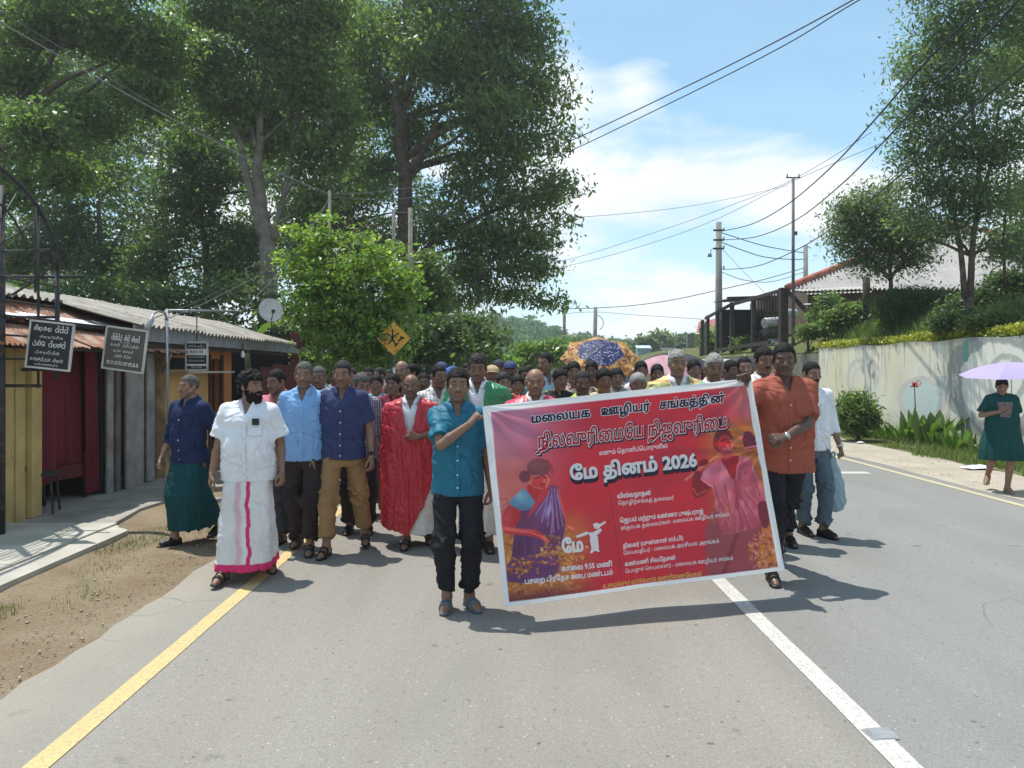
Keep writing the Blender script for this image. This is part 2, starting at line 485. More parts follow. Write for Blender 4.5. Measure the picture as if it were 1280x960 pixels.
class Fig:
    """one figure's skeleton in its own frame: stands at 0, looks towards -y, +x is picture right"""
    def __init__(self, H=1.65, w=1.0, belly=0.0, female=False, hands=None, feet=None, yaw=0.0, pitch=0.0, roll=0.0, face=1.0, lod=0, shoulder=1.0, seed=0, lean=0.0, hips=(0, 0), neck=1.0, nose=1.0, jaw=1.0):
        self.s = s = H / 1.70; self.w = w; self.belly = belly; self.female = female; self.lod = lod; self.seed = seed
        self.fine = (.0052, .0085)[lod > 0]; self.h = (.0068, .0115)[lod > 0]
        self.lean = lean; self.neck = neck; self.nose = nose; self.jaw = jaw; self.face = face
        self.hipc = np.array([hips[0], hips[1], 0.0])
        sh = (.163 if not female else .145) * shoulder * (0.5 + 0.5 * w)
        self.S = {e: np.array([e * sh, lean, 1.378]) * s for e in (-1, 1)}
        self.Hp = {e: np.array([e * .088 + hips[0], hips[1], .90]) * s for e in (-1, 1)}
        self.arm = {}; self.handdef = {}
        hands = hands or {}
        for e in (-1, 1):
            hd = dict(T=(e * .243 * (0.6 + 0.4 * w), -.05, .875), pole=(e * .25, 1, 0), d=None, n=(-e, 0.25, 0), curl=.38, side=None, thumb=.5)
            hd.update(hands.get(e, {}))
            T = np.array(hd['T'], float) * s
            El, T = ik(self.S[e], T, .285 * s, .25 * s, hd['pole'])
            if hd['d'] is None: hd['d'] = nrm(T - El) * .8 + np.array([0, 0, -.2])
            self.arm[e] = (self.S[e], El, T); self.handdef[e] = hd
        feet = feet or {}
        self.leg = {}; self.foot = {}
        for e in (-1, 1):
            x, y, lift, ty = feet.get(e, (e * .10, 0.0, 0.0, e * .15))
            A = np.array([x, y, .085 + lift]) * s
            K, A = ik(self.Hp[e], A, .43 * s, .405 * s, (e * .15, -1, 0))
            self.leg[e] = (self.Hp[e], K, A)
            self.foot[e] = (A, np.array([math.sin(ty), -math.cos(ty), -min(lift * 2.2, .45)]))
        self.R = rot_yp(yaw, pitch, roll)
        self.N = np.array([0, lean + .012, 1.475]) * s                      # neck pivot
        self.Hc = self.N + self.R @ (np.array([0, -.022, .112]) * s)        # head centre
        self.headtop = self.Hc[2] + .118 * s

    def torso(self, grow=0.0):
        s, w, b = self.s, self.w, self.belly
        f = self.female
        R = [(.79, .135, .105, 0.012), (.86, .165, .118, .012), (.93, .168, .112, .008), (1.03, .140 if not f else .128, .094, 0), (1.12, .142, .100, 0),
             (1.22, .152, .110, -.004), (1.30, .158, .112, -.004), (1.355, .158, .102, .004), (1.39, .142, .088, .012), (1.42, .108, .072, .018), (1.445, .078, .062, .02), (1.475, .058, .054, .02)]
        out = []
        for z, hw, hd, cy in R:
            bb = b * math.exp(-((z - 1.06) / .12) ** 2)
            bust = (.028 if f else 0) * math.exp(-((z - 1.25) / .06) ** 2)
            L = self.lean * np.clip((z - .9) / .5, 0, 1)
            hx = self.hipc * (1 - np.clip((z - .9) / .4, 0, 1))
            out.append((z * s, hx[0] * s, (cy - bb * .6 - bust * .5 + L + hx[1]) * s, (hw * w + grow + bb * .35) * s, (hd * (.4 + .6 * w) + grow + bb * .7 + bust * .5) * s))
        return out

    def to_head(self, v):
        return (v - self.Hc) @ self.R / self.s

    def body(self):
        s, h, fi = self.s, self.h, self.fine
        ext = np.array([p for e in (-1, 1) for p in (*self.arm[e], *self.leg[e])])
        lo = ext.min(0) - .2 * s; hi = ext.max(0) + .2 * s
        hz = []
        for e in (-1, 1):
            z = self.arm[e][2][2]; dz = nrm(self.handdef[e]['d'])[2] * .18 * s
            hz.append((min(z, z + dz) - .035, max(z, z + dz) + .035))
        zones = [(self.N[2] - .02, self.headtop + .02)] + (hz if self.lod == 0 else [])
        g = Grid(axis(lo[0], hi[0], h * .9), axis(lo[1] - .03, hi[1] + .03, h * .9), axis(-.02, self.headtop + .04, h * 1.9, zones, fi))
        g.loft(self.torso(), .02)
        for e in (-1, 1):
            S, E, W = self.arm[e]
            m = (.6 + .4 * self.w) * (0.9 if self.female else 1)
            g.ell(S + np.array([-e * .010, 0, -.012]) * s, (.050 * s * m, .050 * s * m, .054 * s * m), .03)
            g.cap(self.N + np.array([e * .03, .012, -.045]) * s, S + np.array([-e * .02, .006, .012]) * s, .040 * s, .034 * s, .03)
            g.cap(S, E, .046 * s * m, .037 * s * m, .025)
            M = E + (W - E) * .3
            g.cap(E, M, .036 * s * m, .037 * s * m, .012); g.cap(M, W, .037 * s * m, .023 * s, .012)
            hd = self.handdef[e]
            sd = hd['side'] if hd['side'] is not None else 1
            d = nrm(hd['d']); n = np.asarray(hd['n'], float)
            if hd['side'] is None:      # thumb forwards (towards -y) on a hanging hand
                t = np.cross(d, nrm(n - d * (n @ d)))
                sd = 1 if t[1] < 0 else -1
            hand_prims(g, W + d * .005, d, n, sd, hd['curl'], s, 1.0 if self.lod == 0 else 1.35, hd['thumb'])
            Hp, K, A = self.leg[e]
            g.cap(Hp, K, .082 * s * (.5 + .5 * self.w), .054 * s, .03)
            Cf = K + (A - K) * .3 + np.array([0, .012, 0]) * s
            g.cap(K, Cf, .053 * s, .052 * s, .015); g.cap(Cf, A, .052 * s, .034 * s, .015)
            A0, dr = self.foot[e]
            hl = A0 - dr * .035 * s; hl = np.array([hl[0], hl[1], A0[2] - .045 * s])
            bl = A0 + dr * .115 * s; bl[2] = A0[2] - .058 * s + dr[2] * .1
            to = A0 + dr * .165 * s; to[2] = A0[2] - .066 * s + dr[2] * .14
            g.cap(A0, hl, .034 * s, .031 * s, .015); g.cap(A0, bl, .034 * s, .026 * s, .02); g.cap(hl, bl, .030 * s, .030 * s, .015)
            g.cap(bl, to, .033 * s, .021 * s, .012)
        # neck
        nk = self.neck
        g.cap(self.N + np.array([0, .016, -.05]) * s, self.Hc + self.R @ (np.array([0, .022, -.055]) * s), .057 * s * nk, .054 * s * nk, .03)
        # head, evaluated in its own frame
        c = self.Hc; m = .155 * s
        sl = g.sl(c - m, c + m); X, Y, Z = g.pts(sl)
        R = self.R
        x = (R[0][0] * (X - c[0]) + R[1][0] * (Y - c[1]) + R[2][0] * (Z - c[2])) / s
        y = (R[0][1] * (X - c[0]) + R[1][1] * (Y - c[1]) + R[2][1] * (Z - c[2])) / s
        z = (R[0][2] * (X - c[0]) + R[1][2] * (Y - c[1]) + R[2][2] * (Z - c[2])) / s
        fw = self.face
        D = np.full(x.shape, .1)
        def U(e, k, sub=False):
            nonlocal D
            if sub:
                hh = np.clip(.5 - .5 * (D + e) / k, 0, 1); D = D * (1 - hh) - e * hh + k * hh * (1 - hh)
            else:
                hh = np.clip(.5 + .5 * (D - e) / k, 0, 1); D = D * (1 - hh) + e * hh - k * hh * (1 - hh)
        def E(cx, cy, cz, rx, ry, rz):
            q = np.sqrt(((x - cx) / rx) ** 2 + ((y - cy) / ry) ** 2 + ((z - cz) / rz) ** 2)
            gg = np.sqrt(((x - cx) / rx ** 2) ** 2 + ((y - cy) / ry ** 2) ** 2 + ((z - cz) / rz ** 2) ** 2) + 1e-6
            return q * (q - 1) / gg
        def C(a, b, ra, rb):
            a = np.array(a); b = np.array(b); ab = b - a
            t = np.clip(((x - a[0]) * ab[0] + (y - a[1]) * ab[1] + (z - a[2]) * ab[2]) / (ab @ ab), 0, 1)
            return np.sqrt((x - a[0] - t * ab[0]) ** 2 + (y - a[1] - t * ab[1]) ** 2 + (z - a[2] - t * ab[2]) ** 2) - (ra + (rb - ra) * t)
        U(E(0, .010, .030, .073 * fw, .093, .086), .02)
        U(E(0, -.022, -.036, .058 * fw * self.jaw, .066, .074), .025)
        for e in (-1, 1):
            U(C((e * .056 * fw, .004, -.040), (e * .016, -.068, -.098), .017, .015), .022)
            U(C((e * .010, -.083, .024), (e * .038 * fw, -.073, .026), .009, .009), .012)
            U(E(e * .044 * fw, -.058, -.018, .020, .018, .016), .018)
            U(E(e * .031, -.100, .003, .015, .018, .011), .008, True)
            U(E(e * .031, -.0735, .002, .0135, .0125, .0115), .004)
            U(E(e * .0125 * self.nose, -.094, -.032, .0085, .010, .008), .006)
            U(E(e * .078 * fw, .012, -.006, .009, .019, .030), .006)
        U(E(0, -.076, -.098, .018, .014, .014), .018)
        nn = self.nose
        U(C((0, -.082, .016), (0, -.103 - .006 * (nn - 1), -.024), .0075, .0105 * nn), .010)
        U(E(0, -.107, -.028, .0115 * nn, .010, .0095), .006)
        U(C((-.018, -.083, -.0585), (.018, -.083, -.0585), .0072, .0072), .007)
        U(C((-.014, -.082, -.0690), (.014, -.082, -.0690), .0078, .0078), .006)
        g.put(sl, (D * s).astype(np.float32), .02)
        v, q = g.mesh()
        # colour masks, measured in the head's frame: r lips, g dark (brows, stubble, lids, irises, painted shade in mouth line and nostrils), b eye
        p = self.to_head(v); X, Y, Z = p.T; aX = np.abs(X)
        face = (Y < -.045) & (aX < .09) & (np.abs(Z) < .13)
        sm = lambda a, w_: np.clip(1 - a / w_, 0, 1)
        lips = sm((X / .025) ** 2 + ((Z + .0635) / .0125) ** 2 - .75, .5) * face
        brow = sm(np.abs(Z - .0255 - .006 * np.sin(np.clip((aX - .012) / .04, 0, 1) * 3.0)) / .0050 - .55, .7) * (aX > .011) * (aX < .049) * face
        eye = sm(((aX - .031) / .0145) ** 2 + ((Z - .002) / .0062) ** 2 - .8, .35) * face
        iris = sm(np.sqrt((aX - .031) ** 2 + (Z - .002) ** 2) / .0062 - .75, .4) * face
        lid = sm(np.abs(Z - .0085 + ((aX - .031) * 12) ** 2 * .03) / .0028 - .4, .8) * (np.abs(aX - .031) < .0165) * face
        dark = np.maximum(np.maximum(brow * .9, lid * .85), iris)
        mouthline = sm(np.abs(Z + .0640) / .0016, 1.0) * (aX < .022) * face
        dark = np.maximum(dark, mouthline * .6)
        nost = sm(np.sqrt((aX - .008) ** 2 + (Z + .039) ** 2) / .0042 - .6, .6) * (Y < -.085)
        dark = np.maximum(dark, nost * .8)
        if not self.female:
            st = vnoise(v, 400, 3)
            beard = np.clip((-.040 - Z) / .02, 0, 1) * (Z > -.125) * (Y < .0) * (aX < .08) * .32 * (.6 + .8 * st)
            must = sm(np.abs(Z + .048 + aX * .12) / .0075 - .5, .6) * (aX < .030) * face
            beard = np.maximum(beard, must * getattr(self, 'must', .75))
            dark = np.maximum(dark, beard * (1 - lips))
        eye = eye * (1 - iris) * (1 - lid)
        return v, q, dict(feat=np.stack([lips, dark, eye], 1))

    def hair(self, style='short', grow=1.0):
        s = self.s
        h = self.fine * 1.05
        c = self.Hc
        big = style in ('curly', 'long', 'bun', 'beard')
        m = np.array([.125, .155, .15]) * s * (1.1 if big else 1)
        g = Grid(axis(c[0] - m[0] * 1.1, c[0] + m[0] * 1.1, h), axis(c[1] - m[1], c[1] + m[1], h), axis(c[2] - m[2] * 1.25, c[2] + m[2] * 1.05, h))
        X, Y, Z = g.pts(tuple(slice(None) for _ in range(3)))
        R = self.R
        x = (R[0][0] * (X - c[0]) + R[1][0] * (Y - c[1]) + R[2][0] * (Z - c[2])) / s
        y = (R[0][1] * (X - c[0]) + R[1][1] * (Y - c[1]) + R[2][1] * (Z - c[2])) / s
        z = (R[0][2] * (X - c[0]) + R[1][2] * (Y - c[1]) + R[2][2] * (Z - c[2])) / s
        fw = self.face
        def E(cx, cy, cz, rx, ry, rz):
            q = np.sqrt(((x - cx) / rx) ** 2 + ((y - cy) / ry) ** 2 + ((z - cz) / rz) ** 2)
            gg = np.sqrt(((x - cx) / rx ** 2) ** 2 + ((y - cy) / ry ** 2) ** 2 + ((z - cz) / rz ** 2) ** 2) + 1e-6
            return q * (q - 1) / gg
        P3 = np.stack(np.broadcast_arrays(x, y, z), -1)
        nz = vnoise(P3, 70 if style != 'curly' else 62, self.seed) - .5
        if style in ('short', 'full', 'curly', 'balding', 'crop'):
            t = dict(short=.0065, full=.012, curly=.026, balding=.006, crop=.005)[style] * grow
            D = E(0, .014, .032, .0735 * fw + t * .62, .094 + t * .9, .086 + t * 1.15) - nz * (t * .9 if style != 'crop' else .002)
            if style == 'curly': D = np.minimum(D, E(0, .05, -.02, .078 * fw + t * .6, .055 + t * .5, .06) - nz * .02)
            hl = dict(short=.064, full=.060, curly=.052, balding=.2, crop=.066)[style]
            line = np.interp(y, [-.13, -.085, -.06, -.042, -.030, -.012, .004, .028, .05, .11], [hl + .004, hl, hl - .002, .045, .006, -.030 if style != 'crop' else -.01, .018, .0, -.055, -.065])
            D = np.maximum(D, (line - z) + nz * .01)
            if style == 'balding':
                D = np.maximum(D, -(.058 - z) * 1.0) if False else np.maximum(D, z - .045 - nz * .02)
                D = np.maximum(D, -(y + .02))
        elif style in ('bun', 'long', 'centre'):
            t = .010 * grow
            D = E(0, .014, .030, .0735 * fw + t * .7, .094 + t, .086 + t * .8) - nz * .007
            line = np.interp(y, [-.13, -.085, -.05, -.03, .0, .03, .11], [.066, .060, .040, .02, .0, -.03, -.07])
            line = line - .012 * (np.abs(x) / .05)
            part = .004 * np.exp(-(x / .004) ** 2) * (y < .03)
            D = np.maximum(D, line - z) + part
            if style != 'long':
                D = np.minimum(D, E(0, .108, -.012, .036, .030, .036) - nz * .006)
            else:
                D = np.minimum(D, np.maximum(E(0, .055, -.06, .075, .055, .10) - nz * .01, -.02 - y))
        elif style == 'cap':
            D = E(0, .006, .045, .088 * fw, .106, .072)
            D = np.maximum(D, .030 - z)
            br = np.sqrt((x / .075) ** 2 + ((y + .085) / .085) ** 2) - 1
            br = np.maximum(br * .07, np.abs(z - .036 + ((y + .085) * .25) + (x * 4) ** 2 * .06) - .0052)
            br = np.maximum(br, y + .05)
            D = np.minimum(D, br)
        elif style == 'beard':
            q = E(0, -.030, -.082, .062 * fw, .072, .070) - nz * .03
            q = np.minimum(q, E(0, -.07, -.115, .04, .035, .045) - nz * .02)
            for e in (-1, 1):
                q = np.minimum(q, E(e * .060 * fw, -.012, -.035, .018, .030, .045) - nz * .012)
            q = np.maximum(q, y - .015)
            q = np.maximum(q, z + .030 + np.clip(-y - .03, 0, .1) * .3)
            must = E(0, -.088, -.050, .036, .018, .011) - nz * .006
            q = np.minimum(q, must)
            q = np.maximum(q, -(np.sqrt((x / .022) ** 2 + ((z + .066) / .009) ** 2) - 1) * .01) if True else q
            D = q
        elif style == 'moustache':
            D = E(0, -.094, -.0490, .026, .010, .0065) - nz * .003
            D = np.maximum(D, .0) if False else D
        g.d[...] = np.clip(D * s, -.06, .06)
        v, q = g.mesh()
        return v, q

    # ---------------------------------------------------------------- clothes
    def folds(self, v, q, amp=1.0, seed=0, vertical=0.0, kind='shirt'):
        n = vnormals(v, q); s = self.s
        p = v.copy()
        warp = vnoise(p, 7, seed + 1)[:, None] * .10
        p = p + warp
        a1 = np.abs(vnoise(p @ np.array([[1, .25, .4], [0, 1, .3], [-.45, 0, 1]]), (6, 6, 20), seed) - .5) * 2
        a2 = np.abs(vnoise(p @ np.array([[1, .25, -.5], [0, 1, .3], [.5, 0, 1]]), (17, 17, 5.5), seed + 2) - .5) * 2
        a3 = vnoise(p, (30, 30, 5), seed + 3)
        zl = v[:, 2] / s
        if kind == 'shirt':
            wz = .35 + .9 * np.exp(-((zl - 1.02) / .12) ** 2) + .6 * np.exp(-((zl - 1.27) / .06) ** 2) * np.clip(np.abs(v[:, 0]) / (.12 * s), 0, 1)
        elif kind == 'trousers':
            wz = .4 + .9 * np.exp(-((zl - .50) / .09) ** 2) + 1.3 * np.exp(-((zl - .13) / .06) ** 2) + .5 * np.exp(-((zl - .84) / .05) ** 2)
        else:
            wz = .8 + 0 * zl
        disp = -(np.exp(-(a1 / .17) ** 2) * .75 + np.exp(-(a2 / .15) ** 2) * .7) * wz * .0150 * amp
        if kind == 'trousers': disp = -disp * .9
        disp += (a3 - .5) * .010 * vertical
        disp += (vnoise(v, 6, seed + 5) - .5) * .011 * amp * .7
        return v + n * (disp * s)[:, None]

    def shirt(self, sleeve='short', hem=.79, loose=1.0, vneck=1.0, collar=True, flare=1.0, open_d=.36):
        s = self.s; h = self.h * 1.2
        g0 = .018 * loose + self.belly * .2
        ext = np.array([p for e in (-1, 1) for p in self.arm[e]])
        lo = ext.min(0) - .16 * s; hi = ext.max(0) + .16 * s
        lo[1] = min(lo[1], -.25 * s); hi[1] = max(hi[1], .22 * s)
        g = Grid(axis(lo[0], hi[0], h), axis(lo[1], hi[1], h), axis(hem * s - .05, 1.54 * s, h * 1.15, [(1.36 * s, 1.52 * s)], self.fine * 1.15))
        rings = [(z, cx, cy, hw, hd) for z, cx, cy, hw, hd in self.torso(g0) if z < 1.46 * s]
        R = np.array(rings)
        extra = []
        zs = np.linspace(hem * s, 1.462 * s, 26)
        for z in zs:
            row = [np.interp(z, R[:, 0], R[:, i]) for i in (1, 2, 3, 4)]
            t = np.clip((1.22 * s - z) / (.4 * s), 0, 1)
            wmin = (.172 * self.w + .012 + .018 * t * flare) * s; dmin = (.118 * (.5 + .5 * self.w) + .016 * t + .012) * s
            if z < 1.30 * s:
                row[2] = max(row[2], wmin); row[3] = max(row[3], dmin)
            extra.append((z, *row))
        g.loft(extra, .02)
        for e in (-1, 1):
            S, E, W = self.arm[e]
            m = (.6 + .4 * self.w)
            g.ell(S + np.array([-e * .012, 0, -.010]) * s, ((.053 + g0 * .35) * s * m, (.056 + g0 * .3) * s * m, (.058 + g0 * .2) * s * m), .03)
            g.cap(self.N + np.array([e * .03, .012, -.045]) * s, S + np.array([-e * .02, .006, .012]) * s, (.040 + g0 * .5) * s, (.034 + g0 * .5) * s, .03)
            if sleeve == 'short':
                q = S + (E - S) * .80; n = nrm(E - S)
                g.cap(S, E, (.051 + g0 * .5) * s * m, (.058 + g0 * 1.2) * s * m, .028, cut=(q, n))
            elif sleeve == 'none':
                pass
            else:
                g.cap(S, E, (.056 + g0 * .5) * s * m, (.047 + g0 * .8) * s * m, .028)
                t = 1.0 if sleeve == 'long' else .45
                q = E + (W - E) * t * .98; n = nrm(W - E)
                g.cap(E, W, (.047 + g0 * .7) * s * m, (.034 + g0 * .5) * s * m, .015, cut=(q, n))
        # collar stand and fall, open at the throat
        cN = self.N + np.array([0, .004, 0]) * s
        if collar:
            sl = g.sl(cN - .13 * s, cN + .13 * s); X, Y, Z = g.pts(sl)
            zz = (Z - cN[2]) / s; yy = (Y - cN[1]) / s; xx = (X - cN[0]) / s
            rr = np.sqrt(xx ** 2 + yy ** 2)
            tilt = zz - yy * .38
            rad = .066 + np.clip(.0 - tilt, 0, .05) * .9
            ring = np.maximum(np.abs(rr - rad) - .0085, np.abs(tilt + .014) - .027)
            gap = np.abs(xx) - (.012 + np.clip(tilt + .03, 0, .1) * .7)
            ring = np.maximum(ring, -np.maximum(gap, yy + .02))
            g.put(sl, (ring * s).astype(np.float32), .006)
            for e in (-1, 1):
                c = self.N + np.array([e * .047, -.074 + self.lean * 0, -.040]) * s
                g.ell(c + np.array([e * .004, -.012, -.004]) * s, (.027 * s, .013 * s, .040 * s), .003, R=rot_yp(e * .45, -.45, e * .6))
        g.cap(cN + np.array([0, .004, .10]) * s, cN + np.array([0, .0, -.03]) * s, .058 * s * self.neck, .058 * s * self.neck, .006, 's')
        if vneck > 0:
            sl = g.sl(cN + np.array([-.12, -.3, -.25]) * s, cN + np.array([.12, -.0, .12]) * s); X, Y, Z = g.pts(sl)
            z0 = cN[2] - .125 * s * vneck
            wedge = np.maximum(np.abs(X) - np.maximum(Z - z0, 0) * open_d, z0 - Z) * .9
            wedge = np.maximum(wedge, Y - (cN[1] - .045 * s))
            # keep the collar tips
            g.put(sl, wedge.astype(np.float32) * np.ones_like(g.d[sl]), .004, 's')
        v, q = g.mesh()
        v = self.folds(v, q, 1.0, self.seed)
        return v, q

    def trousers(self, loose=1.0, top=1.0, hem=.065, shorts=False):
        s = self.s; h = self.h * 1.25
        ext = np.array([p for e in (-1, 1) for p in self.leg[e]])
        lo = ext.min(0) - .14 * s; hi = ext.max(0) + .14 * s
        g = Grid(axis(lo[0], hi[0], h), axis(lo[1] - .04, hi[1] + .04, h), axis(0, top * s + .05, h * 1.3))
        t = [(z, cx, cy, hw + .011 * s, hd + .011 * s) for z, cx, cy, hw, hd in self.torso() if z <= 1.04 * s]
        t = [r for r in t if r[0] >= .78 * s]
        g.loft([(z, cx, cy, hw, hd) for z, cx, cy, hw, hd in t] + [(.765 * s, t[0][1], t[0][2], t[0][3] * .9, t[0][4] * .9)], .03)
        for e in (-1, 1):
            Hp, K, A = self.leg[e]
            A2 = A.copy(); 
            q = A + (K - A) * (hem / .40); n = nrm(A - K)
            g.cap(Hp + np.array([0, 0, .0]), K, (.086 * (.5 + .5 * self.w) + .003 * loose) * s, (.064 + .010 * loose) * s, .03)
            g.cap(K, A, (.064 + .010 * loose) * s, (.046 + .016 * loose) * s, .02, cut=(q, n))
        v, q = g.mesh()
        v = self.folds(v, q, 1.7 * abs(loose), self.seed + 9, kind='trousers')
        return v, q

    def sarong(self, hem=.14, top=1.02, flare=1.0, pleat=1.0, sway=(0, 0), tail=0.0):
        s = self.s; h = self.h * 1.3
        La, Lb = self.leg[-1][2], self.leg[1][2]
        Ka, Kb = self.leg[-1][1], self.leg[1][1]
        def ring(z, a, b, gw, gd):
            c = (a + b) / 2
            return (z * s, c[0], c[1], abs(a[0] - b[0]) / 2 + gw * s, abs(a[1] - b[1]) / 2 + gd * s)
        T = {round(z / s, 3): (cx, cy, hw, hd) for z, cx, cy, hw, hd in self.torso(.012)}
        R = [(top * s, *T[1.03]), (.93 * s, *T[.93]), (.86 * s, T[.86][0], T[.86][1], T[.86][2] + .004, T[.86][3] + .006)]
        mid = lambda t: (self.leg[-1][0] * (1 - t) + Ka * t, self.leg[1][0] * (1 - t) + Kb * t)
        a, b = mid(.5); R.append(ring(.70, a, b, .088, .100))
        R.append(ring(.50, Ka, Kb, .088 * flare, .085))
        a, b = (Ka + La) / 2, (Kb + Lb) / 2; R.append(ring(.32, a, b, .080 * flare, .082))
        pe = min(2.0, abs(La[1] - Lb[1]) * 5)
        R = [(z, cx, cy, w_ * (1 - .05 * pe), d_ * (1 - .07 * pe)) for z, cx, cy, w_, d_ in R[:3]] + R[3:]
        r = ring(hem, La, Lb, .076 * flare, .085); R.append((r[0], r[1] + sway[0], r[2] + sway[1], r[3], r[4]))
        rr = np.array(R); wm = (np.abs(rr[:, 1]) + rr[:, 3]).max() + .05; dm = (np.abs(rr[:, 2]) + rr[:, 4]).max() + .05
        g = Grid(axis(-wm, wm, h), axis(-dm, dm, h), axis(hem * s - .04, top * s + .04, h * 1.4))
        g.loft(R, 0, p=2.2 + min(2.0, abs(La[1] - Lb[1]) * 5))
        # hollow hem
        if self.lod == 0:
            g.loft([(hem * s - .03, R[-1][1], R[-1][2], R[-1][3] - .026, R[-1][4] - .026), (hem * s + .09, R[-1][1], R[-1][2], R[-1][3] - .03, R[-1][4] - .03)], .0, 's')
        v, q = g.mesh()
        n = vnormals(v, q)
        ang = np.arctan2(v[:, 1], v[:, 0]); t = np.clip((top * s - v[:, 2]) / (.9 * s), 0, 1)
        pl = np.sin(ang * 9 + 2.5 * vnoise(v, (2, 2, 1.5), self.seed) * 3) * .5 + np.sin(ang * 21 + v[:, 2] * 3 + 6 * vnoise(v, 3, self.seed + 4)) * .3
        v = v + n * (pl * (.002 + .011 * t) * pleat * s)[:, None]
        if tail: v[:, 0] += tail * t ** 2 * np.clip(v[:, 0] / .15, -1, 1)
        v = self.folds(v, q, .8, self.seed + 5, kind='x')
        return v, q

    def drape(self, bottom=.55, open_w=.5, cover=1.0, side_low=0.0, v0=1.22, thick=.017, hemf=None, gap_to=None, arms=True):
        """a shawl over both shoulders hanging like a tent, open at the throat"""
        s = self.s; h = self.h * 1.15
        Wd = .285 * (.5 + .5 * self.w)
        R = [(1.485, 0, .02, .085, .080), (1.462, 0, .012, .125, .098), (1.44, 0, .006, .180, .118), (1.41, 0, 0, Wd * .93, .135), (1.34, 0, -.006, Wd + .008, .155), (1.15, 0, -.012, Wd + .022, .185 + self.belly * .6),
             (.95, 0, -.014, Wd + .026, .195 + self.belly * .6), (.75, 0, -.014, Wd + .020, .208)] + ([(.42, 0, -.014, Wd + .014, .222)] if bottom < .4 else []) + [(bottom - .12, 0, -.012, Wd + .010, .222 if bottom < .4 else .20)]
        R = [(z * s, cx, cy * s + self.lean * s, w * s, d_ * s) for z, cx, cy, w, d_ in R]
        g = Grid(axis(-.44 * s, .44 * s, h), axis(-.36 * s, .34 * s, h), axis((bottom - .16) * s, 1.52 * s, h * 1.2))
        g.loft(R, 0, p=2.35, shell=thick * s)
        X, Y, Z = g.pts(tuple(slice(None) for _ in range(3)))
        # slanting hem
        low = hemf(X) if hemf else bottom * s + (X * side_low)
        g.put(tuple(slice(None) for _ in range(3)), (low - Z) * .9 * np.ones_like(g.d), 0, 'i')
        z0 = v0 * s
        c0 = open_w
        wedge = np.maximum(np.abs(X + (.0)) - .012 * s - np.maximum(Z - z0, 0) * c0, z0 - Z) * .8
        if gap_to is not None:
            wedge = np.minimum(wedge, np.maximum(np.abs(X) - gap_to * s - np.maximum(Z - z0, 0) * c0, gap_to - 2 - Z))
        wedge = np.maximum(wedge, Y + .0)
        g.put(tuple(slice(None) for _ in range(3)), wedge * np.ones_like(g.d), 0, 's')
        g.put(tuple(slice(None) for _ in range(3)), (Z - 1.468 * s) * np.ones_like(g.d), 0, 'i')
        v, q = g.mesh()
        n = vnormals(v, q); ang = np.arctan2(v[:, 1] + .02, v[:, 0]); t = np.clip((1.45 * s - v[:, 2]) / (.5 * s), 0, 1)
        pl = np.sin(ang * 8 + 5 * vnoise(v, (3, 3, 1.4), self.seed)) * .6 + np.sin(ang * 17 + v[:, 2] * 4 + 6 * vnoise(v, 3, self.seed + 4)) * .35
        v = v + n * (pl * (.003 + .012 * t) * s)[:, None]
        v = self.folds(v, q, .8, self.seed + 5, kind='x')
        return v, q

    def shoe(self, e, kind='sandal'):
        s = self.s; A, d = self.foot[e]; h = .0075 if self.lod == 0 else .012
        dh = nrm(np.array([d[0], d[1], 0])); sd = np.array([-dh[1], dh[0], 0])
        pitch = -d[2]
        up = np.array([0, 0, 1.0])
        def L(u, w_, z):
            return A + (dh * u + sd * w_) * s + np.array([0, 0, (z - .085) * s + d[2] * u * 1.0])
        m = .2 * s
        g = Grid(axis(A[0] - m - .02, A[0] + m + .02, h), axis(A[1] - m - .03, A[1] + m + .03, h), axis(A[2] - .19 * s, A[2] + .07 * s, h * .7))
        sc = (1, 1, 2.6)
        zs = .012
        g.cap(L(-.045, 0, zs), L(.02, 0, zs), .036 * s, .031 * s, .01, sc=sc)
        g.cap(L(.02, 0, zs), L(.12, .002, zs), .031 * s, .043 * s, .01, sc=sc)
        g.cap(L(.12, .002, zs), L(.155, .0, zs), .043 * s, .038 * s, .01, sc=sc)
        if kind == 'shoe':
            g.cap(L(-.035, 0, .045), L(.06, 0, .048), .038 * s, .038 * s, .02)
            g.cap(L(.05, 0, .045), L(.14, 0, .032), .040 * s, .034 * s, .02)
        elif kind == 'slide':
            sl = tuple(slice(None) for _ in range(3))
            t = Grid(*g.ax)
            t.cap(L(.05, 0, .040), L(.12, 0, .034), .046 * s, .046 * s, .01)
            X, Y, Z = g.pts(sl); u = ((X - A[0]) * dh[0] + (Y - A[1]) * dh[1]) / s
            e_ = np.maximum(t.d, np.maximum(.045 - u, u - .118) * s)
            g.put(sl, e_.astype(np.float32), .004)
        else:
            sl = tuple(slice(None) for _ in range(3))
            X, Y, Z = g.pts(sl); u = ((X - A[0]) * dh[0] + (Y - A[1]) * dh[1]) / s
            t = Grid(*g.ax)
            t.cap(L(-.03, 0, .045), L(.04, 0, .055), .040 * s, .042 * s, .01); t.cap(L(.04, 0, .050), L(.14, 0, .032), .042 * s, .040 * s, .01)
            bands = np.minimum(np.minimum(np.abs(u - .115) - .014, np.abs(u - .060) - .012), np.abs(u + .045) - .010) * s
            g.put(sl, np.maximum(t.d, bands).astype(np.float32), .004)
        return g.mesh()

